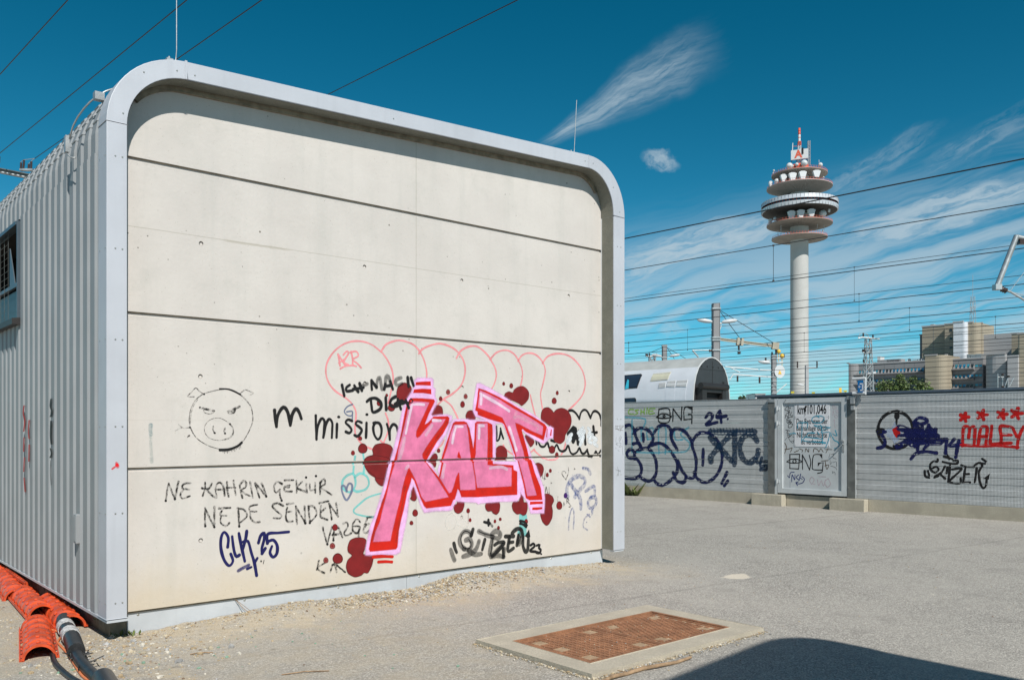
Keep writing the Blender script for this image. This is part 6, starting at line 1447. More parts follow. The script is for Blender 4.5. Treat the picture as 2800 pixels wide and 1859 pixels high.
# --- marker sentence
g = Graf(SH, grooves=GG)
TXT = [[(207, 465), (222, 370), (240, 280)], [(240, 280), (275, 370), (305, 448)], [(305, 448), (325, 350), (345, 258)], [(470, 275), (400, 285), (385, 330), (460, 345)], [(395, 345), (365, 400), (385, 440), (465, 415)],
    [(630, 272), (628, 340), (605, 412)], [(700, 280), (668, 335), (595, 330)], [(650, 350), (695, 400), (745, 435)], [(755, 430), (742, 330), (775, 270), (822, 300), (840, 408)], [(745, 345), (838, 345)], [(865, 265), (868, 340), (882, 420)], [(935, 250), (945, 330), (958, 400)], [(860, 325), (955, 325)],
    [(1000, 300), (1012, 360), (1030, 432)], [(1000, 300), (1040, 252), (1072, 275), (1058, 325), (1020, 345), (1050, 385), (1108, 412)], [(1112, 262), (1125, 340), (1140, 428)], [(1212, 432), (1188, 350), (1165, 275), (1225, 345), (1285, 420)], [(1285, 420), (1258, 330), (1235, 278)],
    [(1455, 285), (1400, 262), (1368, 320), (1388, 378), (1430, 345)], [(1430, 350), (1432, 410), (1452, 465)], [(1575, 243), (1482, 245)], [(1535, 300), (1482, 315), (1490, 362), (1562, 365)], [(1485, 315), (1530, 320)], [(1608, 250), (1612, 375)], [(1668, 262), (1615, 322), (1660, 350), (1722, 375)], [(1715, 285), (1720, 372)], [(1750, 290), (1758, 350), (1810, 345)], [(1810, 275), (1812, 378)], [(1862, 392), (1862, 270)], [(1862, 275), (1905, 232), (1915, 285), (1872, 320), (1930, 365), (1988, 402)],
    [(630, 738), (628, 640), (630, 545)], [(630, 545), (680, 650), (730, 748)], [(730, 748), (728, 640), (730, 525)], [(775, 546), (900, 540)], [(812, 570), (788, 618), (858, 622)], [(800, 632), (798, 700), (850, 735), (890, 702)], [(995, 742), (990, 640), (985, 545)], [(975, 545), (1045, 560), (1078, 630), (1000, 702)], [(1190, 505), (1112, 525), (1110, 575), (1180, 578)], [(1112, 580), (1118, 650), (1160, 695), (1215, 690)],
    [(1468, 520), (1400, 490), (1350, 520), (1400, 578), (1450, 622), (1430, 652), (1365, 650)], [(1505, 500), (1578, 493)], [(1512, 540), (1500, 582), (1552, 580)], [(1502, 590), (1495, 650), (1520, 690), (1568, 685)], [(1615, 712), (1608, 620), (1602, 525)], [(1602, 525), (1655, 620), (1708, 708)], [(1708, 708), (1700, 620), (1695, 520)], [(1752, 702), (1745, 610), (1738, 520)], [(1738, 520), (1798, 530), (1825, 610), (1758, 692)], [(1855, 490), (1952, 468)], [(1872, 520), (1868, 580), (1918, 545)], [(1868, 580), (1872, 640), (1942, 668)], [(1988, 665), (1975, 580), (1960, 495)], [(1960, 495), (2010, 570), (2056, 632)], [(2056, 632), (2045, 560), (2035, 490)],
    [(1890, 748), (1915, 850), (1940, 932)], [(1940, 932), (1962, 840), (1988, 748)], [(2005, 892), (2010, 800), (2040, 735), (2075, 790), (2102, 858)], [(1995, 830), (2085, 820)], [(2108, 710), (2150, 698), (2160, 740), (2118, 815), (2150, 838), (2195, 812)], [(2292, 692), (2255, 660), (2212, 720), (2215, 790), (2262, 810), (2288, 745), (2225, 738)], [(2280, 760), (2275, 862)],
    [(1848, 1108), (1840, 1160), (1828, 1200)], [(1915, 1130), (1835, 1180), (1870, 1220), (1908, 1238)], [(1972, 1228), (1995, 1150)], [(2012, 1142), (2030, 1180), (2040, 1228)], [(2018, 1132), (2070, 1180), (2130, 1228)]]
def ymean(t): return sum(q[1] for q in t) / len(t)
DOTS = ((1712, 215), (1818, 200), (208, 465), (307, 445), (632, 735), (728, 745), (996, 738), (1450, 462), (1285, 418), (1702, 705), (1752, 702), (1940, 930), (2005, 888))
ROWS = [lambda x, y: y < 455 + (x > 1400) * 5 and not (x < 1400 and y > 470), lambda x, y: True]
def row_of(x, y):
    if y > 1050: return 3
    if x > 1880 and y > 700: return 2
    return 0 if y < 468 else 1
for rw_, lab_ in ((0, 'worn grey marker capitals NE KAHRIN GEKIIR'), (1, 'worn grey marker capitals NE DE SENDEN'), (2, 'worn grey marker capitals VAZGE running under the pink piece'), (3, 'small worn grey marker letters K A R')):
    g = Graf(SH, grooves=GG); g.wm = 1.25; L_ = [t for t in TXT if row_of(sum(q[0] for q in t) / len(t), ymean(t)) == rw_]
    many(g, 'Q', L_, 20, MARKD, 1, .2); many(g, 'Q', L_, 10, MARK, 2, .3)
    for p in DOTS:
        if row_of(*p) == rw_: g.blob('Q', *p, 13, 13, BLK, 3, False)
    if rw_ == 2: many(g, 'C', [[(672, 715), (600, 722)], [(602, 735), (585, 790), (618, 790)], [(590, 800), (562, 860), (585, 888), (628, 862)]], 20, MARKD, 1, .2)
    g.build('marker_writing', shel, lab_)
for p in () and ((1712, 215), (1818, 200), (208, 465), (307, 445), (632, 735), (728, 745), (996, 738), (1450, 462), (1285, 418), (1702, 705), (1752, 702), (1940, 930), (2005, 888)): g.blob('Q', *p, 13, 13, BLK, 3, False)
# --- navy tag CLK 25
g = Graf(SH, grooves=GG)
many(g, 'Q', [[(872, 960), (878, 860), (835, 800), (802, 860), (800, 980), (835, 1100), (888, 1160), (928, 1110), (905, 1035)], [(920, 850), (932, 950), (948, 1030), (968, 1062), (998, 1045)], [(992, 815), (1018, 950), (1055, 1110)], [(1076, 790), (1065, 870), (1035, 980)], [(1040, 905), (1090, 900), (1125, 1020), (1158, 1130), (1182, 1265)], [(1160, 1130), (1188, 1082)],
    [(1202, 915), (1225, 840), (1262, 812), (1262, 880), (1238, 975), (1240, 1030)], [(1240, 1030), (1275, 975)], [(1525, 798), (1420, 808), (1302, 822), (1298, 920)], [(1298, 905), (1360, 885), (1402, 945), (1398, 1030), (1358, 1068), (1325, 1020), (1345, 955)]], 26, NVY, 1, .22)
g.stroke('Q', [(985, 1215), (1035, 1185), (1098, 1153)], 26, paint((40, 40, 120), .8, .3)); g.stroke('Q', [(1080, 1195), (1125, 1175)], 20, NVY); g.blob('Q', 1230, 1112, 9, 11, BLK, 1, False); g.stroke('Q', [(1262, 1102), (1254, 1138)], 7, BLK)
g.build('spray_tag', shel, 'navy blue sprayed tag CLK 25')
# --- the grey and black tag with 23
g = Graf(SH, base=.0018, grooves=GG)
many(g, 'D', [[(345, 905), (310, 872), (262, 880), (225, 940), (228, 1010), (272, 1058)], [(270, 1060), (325, 1062), (352, 1010), (330, 955), (290, 965)], [(262, 1140), (340, 1110), (398, 1060), (428, 980)], [(320, 1075), (380, 1118), (450, 1112)], [(430, 872), (500, 905), (575, 930)], [(570, 928), (635, 945), (658, 900), (615, 868), (570, 895)], [(572, 960), (556, 1040), (545, 1110)], [(575, 1138), (620, 1128), (692, 1142)], [(690, 1140), (700, 1062)], [(128, 1072), (150, 1140), (165, 1175)], [(560, 1140), (640, 1060), (690, 1000)]], 40, GRY, 1, .3)
many(g, 'D', [[(345, 905), (310, 872), (262, 880), (235, 950), (262, 1040), (325, 1052), (345, 1005), (318, 955)], [(430, 872), (500, 900), (570, 915)], [(575, 960), (560, 1080), (548, 1110)]], 9, GRYD, 3, .4)
many(g, 'D', [[(365, 850), (345, 915)], [(492, 960), (466, 1062)], [(600, 1015), (640, 990), (698, 992), (640, 1070), (575, 1132)], [(712, 925), (800, 922)], [(755, 935), (738, 1080), (798, 1052)], [(758, 990), (792, 985)], [(850, 915), (836, 1018)], [(785, 888), (830, 848), (880, 850), (900, 930), (902, 1030), (928, 1088), (952, 1060), (960, 930)], [(160, 1000), (172, 1050), (188, 1092)], [(688, 1060), (692, 1140)]], 30, GRYD, 2, .25)
g.stroke('D', [(850, 980), (870, 905), (895, 930), (860, 1000)], 44, GRY, 1, .3); g.fill([('D', 966, 848), ('D', 980, 930), ('D', 948, 940), ('D', 920, 920)], BLK, 3)
many(g, 'D', [[(985, 1018), (1012, 1002), (1025, 1030), (975, 1078), (1035, 1088)], [(1048, 1022), (1080, 1015), (1070, 1048), (1092, 1068), (1078, 1100), (1045, 1095)], [(485, 770), (545, 785)], [(530, 748), (532, 805)], [(870, 760), (912, 768), (942, 805)], [(870, 788), (905, 798), (935, 822)]], 21, BLK, 3)
g.stroke('D', [(545, 780), (572, 815)], 20, GRY); g.blob('D', 1096, 1113, 10, 10, BLK, 3, False)
g.build('spray_tag', shel, 'grey and black brush-like tag ending in 23 at the lower right of the wall')
# --- KALT
MARH = paint((120, 30, 32), .45, .5); LAVH = paint((250, 205, 248), .55, .4); REDH = paint((210, 40, 20), .5, .4); FILH = paint((236, 150, 190), .5, .3)
g = Graf(SH, base=.0018, grooves=GG)
def pp(s): return [(t[0], float(t[1:].split(',')[0]), float(t.split(',')[1])) for t in s.split()]
def blot(poly_s): 
    g.fill(pp(poly_s), MAR, 1, True); P_ = pp(poly_s); g.halo(P_, .013, MARH, .6)
    if len({p[0] for p in P_}) == 1: g.stroke(P_[0][0], [(a, b_) for _, a, b_ in P_], 5, PRIM, 1.5, .5, closed=True)
blot('A920,670 A940,610 A1000,575 A1060,600 A1078,640 A1060,700 A1010,760 A960,790 A925,750')
blot('A660,1290 A690,1240 A770,1222 A850,1245 A882,1300 A862,1350 A830,1450 A800,1568 A790,1600 A700,1590 A620,1540 A570,1440 A600,1370 A665,1345')
blot('C570,110 C600,80 C700,60 C850,100 C830,200 C800,290 C775,380 C730,370 C690,320 C685,280 C620,230 C580,180')
blot('C395,1040 C420,970 C480,940 C560,942 C592,970 C580,1050 C560,1115 C640,1122 C668,1150 C650,1240 C610,1315 C570,1312 C540,1340 C470,1358 C400,1320 C378,1250 C395,1180 C440,1130 C400,1090')
blot('G722,480 G735,425 G790,397 G850,412 G870,370 G930,325 G1000,315 G1060,350 G1095,410 G1090,500 G1040,570 G985,610 G950,580 G880,545 G830,525 G770,528')
blot('G1282,800 G1290,710 G1330,650 G1400,640 G1460,690 G1475,715 G1520,670 G1600,648 G1680,680 G1735,760 G1748,850 G1730,930 G1690,1000 G1655,1060 G1640,1140 G1580,1190 G1510,1170 G1475,1120 G1470,1000 G1420,925 G1350,870 G1300,840')
blot('H1110,100 H1160,80 H1215,110 H1235,170 H1215,250 H1180,285 H1155,260 H1130,190')
blot('H1240,540 H1300,522 H1360,560 H1380,620 H1350,690 H1362,760 H1355,860 H1310,950 H1270,970 H1220,920 H1190,830 H1195,785 H1240,775 H1250,680')
blot('H782,690 H800,640 H850,622 H885,625 H892,520 H895,450 H910,438 H925,460 H940,560 H952,640 H998,648 H1002,740 H980,810 H940,828 H900,805 H850,810 H800,760')
blot('H400,690 H425,640 H500,632 H560,625 H590,622 H610,680 H600,770 H560,815 H510,795 H490,765 H440,770 H410,740')
blot('F1255,690 F1300,665 F1310,620 F1340,612 F1400,632 F1405,690 F1375,770 F1320,802 F1270,770')
blot('E1000,740 E1030,680 E1060,620 E1110,605 E1160,630 E1178,690 E1170,760 E1080,765 E1010,772')
blot('G130,760 G160,700 G210,682 G260,705 G278,770 G275,820 G240,825 G220,865 G200,865 G185,820 G140,810')
blot('G588,1280 G640,1228 G700,1228 G750,1280 G765,1360 G750,1450 G720,1440 G620,1445 G590,1440 G595,1380')
blot('G1040,1080 G1055,1058 G1110,1090 G1160,1120 G1180,1170 G1150,1220 G1120,1240 G1090,1190 G1060,1140')
blot('E960,1460 E1000,1400 E1040,1345 E1080,1350 E1100,1400 E1085,1470 E1070,1540 E1045,1548 E1020,1500')
blot('F650,440 F675,428 F700,450 F725,550 F725,590 F700,622 F660,612 F633,585 F650,560')
for c, x, y, rx, ry in (('A', 555, 1278, 47, 50), ('A', 450, 1325, 20, 24), ('A', 528, 1170, 20, 22), ('A', 812, 708, 14, 16), ('A', 735, 790, 28, 32), ('A', 862, 840, 36, 38), ('A', 1625, 805, 23, 33), ('A', 1390, 745, 18, 24), ('A', 1368, 1300, 18, 22),
        ('B', 694, 584, 14, 19), ('B', 775, 606, 19, 26), ('B', 1268, 683, 14, 22), ('B', 1235, 768, 25, 32), ('B', 1212, 1290, 32, 40), ('B', 1263, 1345, 18, 26), ('C', 258, 828, 28, 34), ('C', 287, 1162, 52, 52), ('C', 1117, 674, 28, 36), ('C', 1077, 781, 19, 22), ('C', 1685, 650, 18, 25), ('C', 1706, 750, 14, 20),
        ('D', 600, 763, 13, 19), ('D', 657, 741, 14, 17), ('D', 638, 833, 14, 20), ('D', 935, 765, 18, 26), ('D', 1290, 594, 30, 42), ('D', 1194, 222, 14, 20), ('D', 1161, 267, 15, 22), ('E', 690, 535, 34, 46), ('H', 905, 1035, 22, 24)): g.blob(c, x, y, rx, ry, MAR, 1)
for c, x, y, rx, ry in (('A', 1470, 673, 21, 27), ('A', 1658, 720, 20, 26), ('C', 160, 1180, 26, 30), ('C', 230, 1027, 28, 30)): g.blob(c, x, y, rx, ry, MARF, 1); g.blob(c, x, y, rx * .4, ry * .4, MAR, 2, False)
g.stroke('F', [(1464, 790), (1462, 945)], 4, MAR, 1)
LAVK = 'E745,225 E790,190 E1010,190 E1035,215 E1030,330 E1062,350 E1060,480 E1088,520 E1080,590 E1000,740 E1020,770 E1130,750 E1250,748 E1320,770 E1312,850 E1275,870 E1290,900 E1220,1060 E1120,1220 E1020,1350 E960,1430 F905,60 F985,180 F1040,270 F1100,400 F1250,600 F1240,740 F1190,762 F1000,765 F835,790 F770,650 F710,470 F680,400 F650,470 F620,560 F590,850 F540,1080 F490,1350 F430,1385 F-5,1395 F0,1300 F60,1000 F140,800 F250,440 F330,90 E380,1430 E420,1290 E470,1080 E520,880 E560,680 E600,560 E650,480 E700,400 E730,320'
LAVT = 'G300,270 G355,270 G530,362 G730,480 G900,600 G1200,770 G1340,880 G1385,930 G1400,940 G1420,925 G1472,955 G1465,1105 G1405,1112 G1370,1155 G1320,1190 G1190,1130 G1060,1045 G1000,995 G980,1010 G1040,1120 G1100,1280 G1160,1450 H1130,130 H1230,430 H1250,580 H1240,795 H1050,800 H1010,650 H960,580 H915,520 H880,350 H850,100 G870,1400 G800,1150 G740,980 G690,880 G580,880 G500,850 G280,775 G240,690 G250,560'
LAVA = 'E1300,880 E1345,820 E1560,818 G190,830 G300,830 G470,830 G585,885 G585,1000 G585,1400 H520,60 H860,60 H920,180 H900,560 H855,625 H600,632 H330,655 H300,668 H270,645 H0,628 F1290,618 F1250,700 F1180,560 F1060,300 F1030,180 E1150,1450 E1200,1250 E1260,1020 E1280,950'
REDK = 'E690,497 E860,500 E1040,515 E1056,545 E960,740 E900,900 E955,870 E1010,810 E1035,780 E1255,775 E1277,800 E1265,880 E1180,1040 E1095,1150 E1000,1310 E935,1440 F880,90 F1045,290 F1100,380 F1200,500 F1240,520 F1250,600 F1215,690 F1000,712 F865,727 F830,690 F780,580 F705,370 F690,330 F655,290 F640,350 F590,500 F540,750 F500,900 F470,1050 F450,1280 F430,1310 F60,1345 F45,1310 F80,1130 F130,950 F200,740 F300,430 F375,100 E440,1430 E490,1250 E540,1030 E590,760 E625,600 E660,530'
REDA = 'E1335,880 E1370,855 E1500,852 E1545,870 E1580,950 E1625,1150 E1645,1275 E1665,1100 E1672,880 E1700,855 E1860,860 E1935,900 G540,1000 G540,1400 H505,60 H510,95 H650,105 H800,115 H805,180 H855,205 H855,532 H600,545 H310,565 H60,567 H30,480 F1330,470 F1312,450 F1270,600 F1230,610 F1190,560 F1060,310 F1045,280 F1080,100 E1150,1440 E1220,1220 E1290,1020'
REDT = 'G325,345 G450,388 G620,470 G800,570 G1000,690 G1190,800 G1340,895 G1370,940 G1320,1140 G1200,1080 G1050,1010 G1000,965 G985,985 G1000,1040 G1060,1250 G1100,1400 H1060,50 H1110,230 H1190,430 H1215,605 H1030,610 H980,580 H950,400 H860,40 G890,1400 G800,1130 G715,895 G690,872 G500,820 G315,750 G310,700 G275,680 G300,560'
PINK = ['E700,545 E830,550 E970,562 E880,760 E770,1000 E765,1080 E790,1105 E830,1080 E900,990 E1040,830 E1220,815 E1170,900 E1040,1070 E930,1230 E860,1350 E868,1410 E900,1440 F845,60 F1020,310 F1180,565 F1000,600 F850,632 F800,570 F720,340 F650,200 F620,150 F600,170 F560,280 F520,430 F490,600 F440,780 F400,950 F370,1080 F350,1190 F105,1205 F140,1060 F205,910 F240,750 F300,530 F350,300 F410,110 E480,1430 E500,1280 E560,1060 E620,800 E650,640',
    'E1350,905 E1540,895 E1560,1000 E1590,1300 E1610,1440 F1520,80 F1560,330 F1566,460 F1350,465 F1335,225 F1320,215 F1285,290 F1250,420 F1220,495 F1190,510 F1060,300 F1110,120 E1180,1440 E1250,1240 E1300,1030',
    'G300,885 G460,880 G465,1100 G455,1400 H430,60 H430,110 H520,122 H650,130 H775,152 H772,410 H500,425 H285,432 H260,250 H235,90 G262,1440 G285,1340 G290,1100',
    'G345,375 G470,430 G650,520 G850,650 G1050,760 G1200,850 G1312,930 G1300,1062 G1150,1000 G950,890 G885,868 G900,950 G960,1150 G1010,1310 G1035,1450 H1000,60 H1062,300 H1132,540 H1000,550 H960,350 H880,60 G920,1440 G870,1250 G770,960 G690,790 G500,710 G315,640']
for s_ in (LAVK, LAVT, LAVA): g.halo(pp(s_), .018, LAVH, 3.5); g.fill(pp(s_), LAV, 4)
for s_ in (REDK, REDA, REDT): g.halo(pp(s_), .009, REDH, 5.5); g.fill(pp(s_), REDP, 6)
for s_ in ('E765,252 E860,242 E992,238 E995,305 E870,298 E760,298', 'E738,362 E860,350 E1000,356 E1003,437 E880,418 E722,416', 'H1040,632 H1220,628 H1222,665 H1130,668 H1035,676', 'H1072,714 H1215,710 H1215,738 H1140,752 H1070,750', 'G1432,975 G1448,972 G1440,1070 G1418,1072', 'G1372,960 G1382,960 G1375,1110 G1362,1080'): g.fill(pp(s_), REDP, 7)
for s_ in PINK: g.halo(pp(s_), .008, FILH, 8.3); g.fill(pp(s_), FILL, 8)
g.fill(pp('E1425,1305 E1450,1380 E1460,1415 E1420,1412 E1398,1395 E1408,1340'), REDP, 9)
SOFTR = paint((200, 60, 40), .45, .3)
many(g, 'C', [[(668, 1145), (760, 1138), (872, 1142)], [(725, 1198), (800, 1194), (866, 1198)]], 26, REDP, 5)
many(g, 'E', [[(725, 592), (800, 588), (885, 595)], [(700, 610), (660, 800), (612, 1030)], [(1030, 835), (1140, 840)], [(1380, 930), (1475, 932)], [(1378, 940), (1345, 1050), (1325, 1175)], [(1735, 925), (1735, 1010), (1730, 1105)], [(1740, 915), (1800, 918)]], 36, HIL, 10, .4)
many(g, 'E', [[(1010, 920), (965, 990), (925, 1050)], [(590, 1110), (555, 1290), (510, 1440)]], 50, paint((255, 215, 240), .5), 10, .5)
many(g, 'F', [[(1125, 110), (1105, 200), (1100, 280)], [(600, 125), (575, 155)]], 40, paint((255, 215, 240), .5), 10, .4)
many(g, 'G', [[(360, 430), (480, 500), (640, 590), (790, 690)], [(368, 440), (362, 580)], [(795, 945), (850, 1100), (905, 1290)]], 38, HIL, 10, .4)
many(g, 'G', [[(900, 720), (870, 800), (940, 780), (1080, 850), (1240, 930), (1230, 975)]], 46, paint((255, 200, 225), .4), 10, .6)
g.stroke('H', [(470, 155), (560, 140), (640, 140), (705, 170)], 34, paint((255, 215, 240), .6), 10, .4)
many(g, 'E', [[(1240, 860), (1150, 1010), (1040, 1180), (930, 1360)], [(1580, 960), (1620, 1200)], [(1900, 930), (1900, 1200), (1890, 1440)], [(650, 640), (600, 850), (545, 1080)]], 24, SOFTR, 7.5, .5)
many(g, 'F', [[(250, 600), (160, 880), (90, 1180)], [(560, 420), (500, 800), (430, 1200)]], 26, SOFTR, 7.5, .5)
g.build('lettering_piece', shel, 'big pink and red sprayed word KALT with lilac outline and maroon drops')
# --- ICH MACH DICH on top
g = Graf(SH, base=.0045, grooves=GG)
many(g, 'A', [[(332, 598), (345, 660), (356, 712)], [(412, 598), (378, 625), (382, 662), (445, 655)], [(465, 605), (485, 640), (505, 668)], [(520, 580), (545, 655)], [(452, 642), (560, 625)], [(648, 550), (648, 600), (652, 642)], [(648, 550), (680, 592), (702, 620)], [(785, 642), (795, 590)], [(850, 560), (876, 640)], [(795, 612), (862, 598)], [(1035, 515), (1046, 612)], [(1072, 520), (1098, 602)]], 25, BLK)
many(g, 'A', [[(702, 620), (712, 540), (735, 515), (748, 580), (762, 640)], [(795, 600), (805, 510), (828, 505), (850, 570)], [(962, 520), (915, 540), (905, 580), (930, 600), (972, 585)], [(560, 600), (600, 585)]], 32, GRY, 1, .35)
many(g, 'A', [[(600, 772), (640, 742), (700, 742), (752, 795), (738, 855), (665, 888), (648, 820), (642, 762)], [(800, 732), (806, 860)], [(905, 722), (862, 750), (846, 800), (880, 832), (925, 822)], [(930, 752), (945, 800), (962, 852)], [(1018, 762), (1046, 842)], [(900, 800), (960, 775), (1040, 792)], [(925, 780), (985, 765), (940, 800), (1000, 790)]], 25, BLK)
g.stroke('A', [(1070, 745), (1092, 768), (1070, 790), (1050, 768), (1070, 745)], 10, GRYD)
g.build('spray_lettering', shel, 'black words ICH MACH DICH, partly smeared, above and left of the pink piece')
# --- marks on the metal fascia and the ribs
g = Graf(SH, base=.0006, k=-.2); g.wm = .9
g.blob('S', 320, 1271, 5, 5, paint((225, 30, 40)), 2, False); g.stroke('S', [(308, 1281), (313, 1277)], 9, paint((235, 70, 80), .7), 1, .6); g.stroke('S', [(319, 1268), (321, 1274)], 15, paint((235, 70, 80), .5), 1, .7)
BRN = paint((90, 72, 48)); FV = (1620, 1100, .29340)
CR['R'] = FV
many(g, 'R', [[(215, 215), (222, 250), (212, 245)], [(222, 225), (238, 215), (230, 240), (245, 262)], [(245, 222), (262, 215), (250, 240), (270, 232)], [(268, 218), (290, 220), (262, 250), (258, 272)], [(222, 245), (285, 262)]], 3.2, BRN)
many(g, 'R', [[(222, 325), (218, 360), (228, 400), (240, 395)], [(215, 390), (240, 378)], [(262, 310), (248, 345), (255, 362), (270, 318), (262, 350)], [(250, 375), (268, 385), (248, 415), (275, 408)], [(282, 350), (285, 400), (278, 440), (285, 490)], [(215, 420), (222, 432)], [(235, 445), (250, 452)]], 2.6, paint((60, 60, 62), .8))
many(g, 'R', [[(212, 635), (262, 632)], [(232, 600), (240, 650), (228, 690)], [(215, 622), (262, 645)], [(240, 620), (243, 680)]], 3.6, MARKD)
g.build('marker_tag', shel, 'small marker scribbles and a red paint dot on the metal frame')
def ribpaint(lst, name, lab):
    V_, A_, F_2, m_ = [], [], [], []; mats_ = []
    for k, ys, w_, mt in lst:      # px positions on the rib face plane
        if mt not in mats_: mats_.append(mt)
        pts = [SH.on_x(px, py, -.2155) for px, py in ys]; P_ = crsp([Vector(p) for p in pts]); i0 = len(V_)
        for q_ in P_:
            for o_, a_ in ((-1, 0), (-.6, 1), (.6, 1), (1, 0)): V_.append((-.2155 - .0006 - k * .0002, q_.x + o_ * w_, q_.y)); A_.append(a_)
        for i in range(len(P_) - 1):
            for j in range(3): a = i0 + i * 4 + j; F_2.append((a, a + 1, a + 5, a + 4)); m_.append(mats_.index(mt))
    me = bpy.data.meshes.new(name); me.from_pydata(V_, [], F_2); [me.materials.append(x) for x in mats_]; me.polygons.foreach_set('material_index', m_)
    at = me.attributes.new('cover', 'FLOAT', 'POINT'); at.data.foreach_set('value', A_); o = link(name, me, shel); o['label'] = lab
RR = paint((196, 24, 14), 1.0, .1); KK = paint((18, 18, 18), 1.0, .05)
ribpaint([(1, [(140, 1090), (138, 1110), (142, 1125), (138, 1140)], .038, KK), (2, [(140, 1150), (139, 1190), (141, 1215)], .042, KK), (1, [(138, 1225), (141, 1240), (137, 1252)], .036, KK), (1, [(139, 1258), (138, 1290), (140, 1326)], .012, KK),
    ], 'rib_graffiti', 'black spray marks broken up over the corrugated side')
ribpaint([(1, [(66, 1108), (64, 1130), (68, 1150), (65, 1180)], .038, RR), (2, [(66, 1195), (65, 1235)], .036, RR), (1, [(67, 1250), (65, 1290)], .034, RR), (1, [(66, 1305), (69, 1345)], .036, RR), (1, [(80, 1148), (78, 1180), (80, 1200)], .036, RR), (1, [(80, 1215), (79, 1262)], .034, RR)], 'rib_graffiti', 'red spray marks broken up over the corrugated side')

# --- fence, left bay
GF = [(.243 + .5 * k + a, .243 + .5 * k + b_) for k in range(4) for a, b_ in ((.083, .183), (.283, .383))]
g = Graf(FE, base=.0015, grooves=GF, gd=.0066)
NV2 = paint((8, 22, 78), .95, .12); TL = paint((10, 50, 82), .88, .3); CY2 = paint((90, 190, 215), .65, .35); GRN = paint((150, 200, 70), .85, .3)
many(g, 'X', [[(-40, 940), (0, 915), (60, 888), (98, 930), (112, 985), (150, 1062)], [(30, 955), (34, 1030)], [(90, 952), (130, 915), (190, 920), (235, 962), (242, 1010), (212, 1055)], [(165, 960), (170, 1012)], [(90, 1035), (130, 1030), (148, 1068), (112, 1098)], [(212, 1055), (290, 1030), (350, 1058), (400, 1120), (432, 1190), (428, 1260), (380, 1320), (320, 1356), (272, 1342), (245, 1305)],
    [(118, 1092), (190, 1068), (242, 1110), (270, 1190), (262, 1280), (212, 1326), (150, 1300)], [(100, 1150), (96, 1100), (68, 1078), (40, 1105), (55, 1142), (112, 1150), (152, 1212), (142, 1280), (90, 1305), (25, 1298), (-60, 1280)], [(250, 952), (290, 900), (350, 893), (382, 930), (385, 990), (432, 1078)], [(385, 990), (400, 930), (442, 918), (502, 950), (548, 1022)],
    [(400, 1258), (430, 1322), (482, 1334), (500, 1290), (468, 1240), (440, 1170)], [(500, 1290), (552, 1302), (576, 1250), (578, 1150), (550, 1050), (560, 1000), (610, 950), (682, 952)], [(682, 952), (752, 1020), (782, 1120), (770, 1220), (720, 1300), (650, 1336), (590, 1305), (563, 1258)], [(635, 1080), (632, 1198)], [(820, 1258), (780, 1342)], [(826, 1325), (800, 1360)]], 21, NV2, 1, .25)
many(g, 'X', [[(655, 828), (680, 800), (705, 812), (698, 845), (660, 885), (742, 868)], [(765, 780), (742, 830), (812, 818)], [(770, 800), (776, 866)]], 21, NV2, 2); g.blob('X', 826, 842, 9, 9, NV2, 2, False)
many(g, 'X', [[(690, 990), (750, 1050), (850, 1162)], [(852, 962), (780, 1035), (700, 1130), (695, 1170)], [(690, 942), (850, 945), (1035, 942)], [(882, 950), (878, 1192)], [(1052, 1010), (1012, 962), (945, 985), (920, 1060), (940, 1142), (992, 1182), (1050, 1140), (1064, 1090)]], 37, TL, 2, .3)
for k in range(14): x = 700 + k * 25; g.stroke('X', [(x, 955), (x - 8, 912)], 5, TL, 1, .5)
many(g, 'X', [[(1048, 1150), (1056, 1180)], [(1092, 1142), (1080, 1182)], [(1130, 1172), (1080, 1178), (1088, 1212), (1130, 1205), (1126, 1236), (1082, 1236)]], 20, TL, 2)
many(g, 'X', [[(-20, 830), (60, 830), (182, 845), (160, 925)], [(80, 850), (80, 1100)], [(200, 1000), (198, 935), (242, 912), (240, 985), (200, 1000)], [(290, 1112), (290, 918), (342, 918), (340, 1112)], [(410, 918), (418, 1000), (472, 1002)], [(522, 908), (460, 960), (530, 1032), (500, 1092), (400, 1102)], [(150, 920), (152, 1010)], [(120, 1100), (260, 1105), (380, 1095)]], 12, CY2, 1, .35)
many(g, 'X', [[(290, 765), (368, 765), (368, 862), (290, 862), (290, 765)], [(270, 828), (300, 805), (332, 800), (362, 808), (386, 825), (350, 836), (305, 836), (270, 828)], [(322, 815), (336, 812), (336, 826), (324, 828), (322, 815)], [(398, 860), (400, 762)], [(400, 762), (432, 805), (465, 850)], [(465, 850), (468, 750)], [(548, 795), (548, 750)], [(548, 750), (490, 755), (485, 848)], [(485, 848), (545, 842)], [(546, 876), (545, 812), (520, 805)]], 8, BLK, 2); g.fill([('X', 505, 750), ('X', 550, 750), ('X', 550, 775)], BLK, 2)
many(g, 'X', [[(92, 768), (60, 770), (55, 800), (92, 804)], [(130, 770), (105, 776), (125, 795), (103, 808)], [(150, 770), (150, 806)], [(175, 760), (175, 802)], [(150, 786), (175, 786)], [(198, 755), (195, 800)], [(258, 760), (215, 765), (215, 802), (255, 797)], [(215, 782), (242, 780)]], 8, GRN, 1)
g.build('graffiti', fence_root, 'navy bubble letters, teal tag, small black letters and cyan scribble')
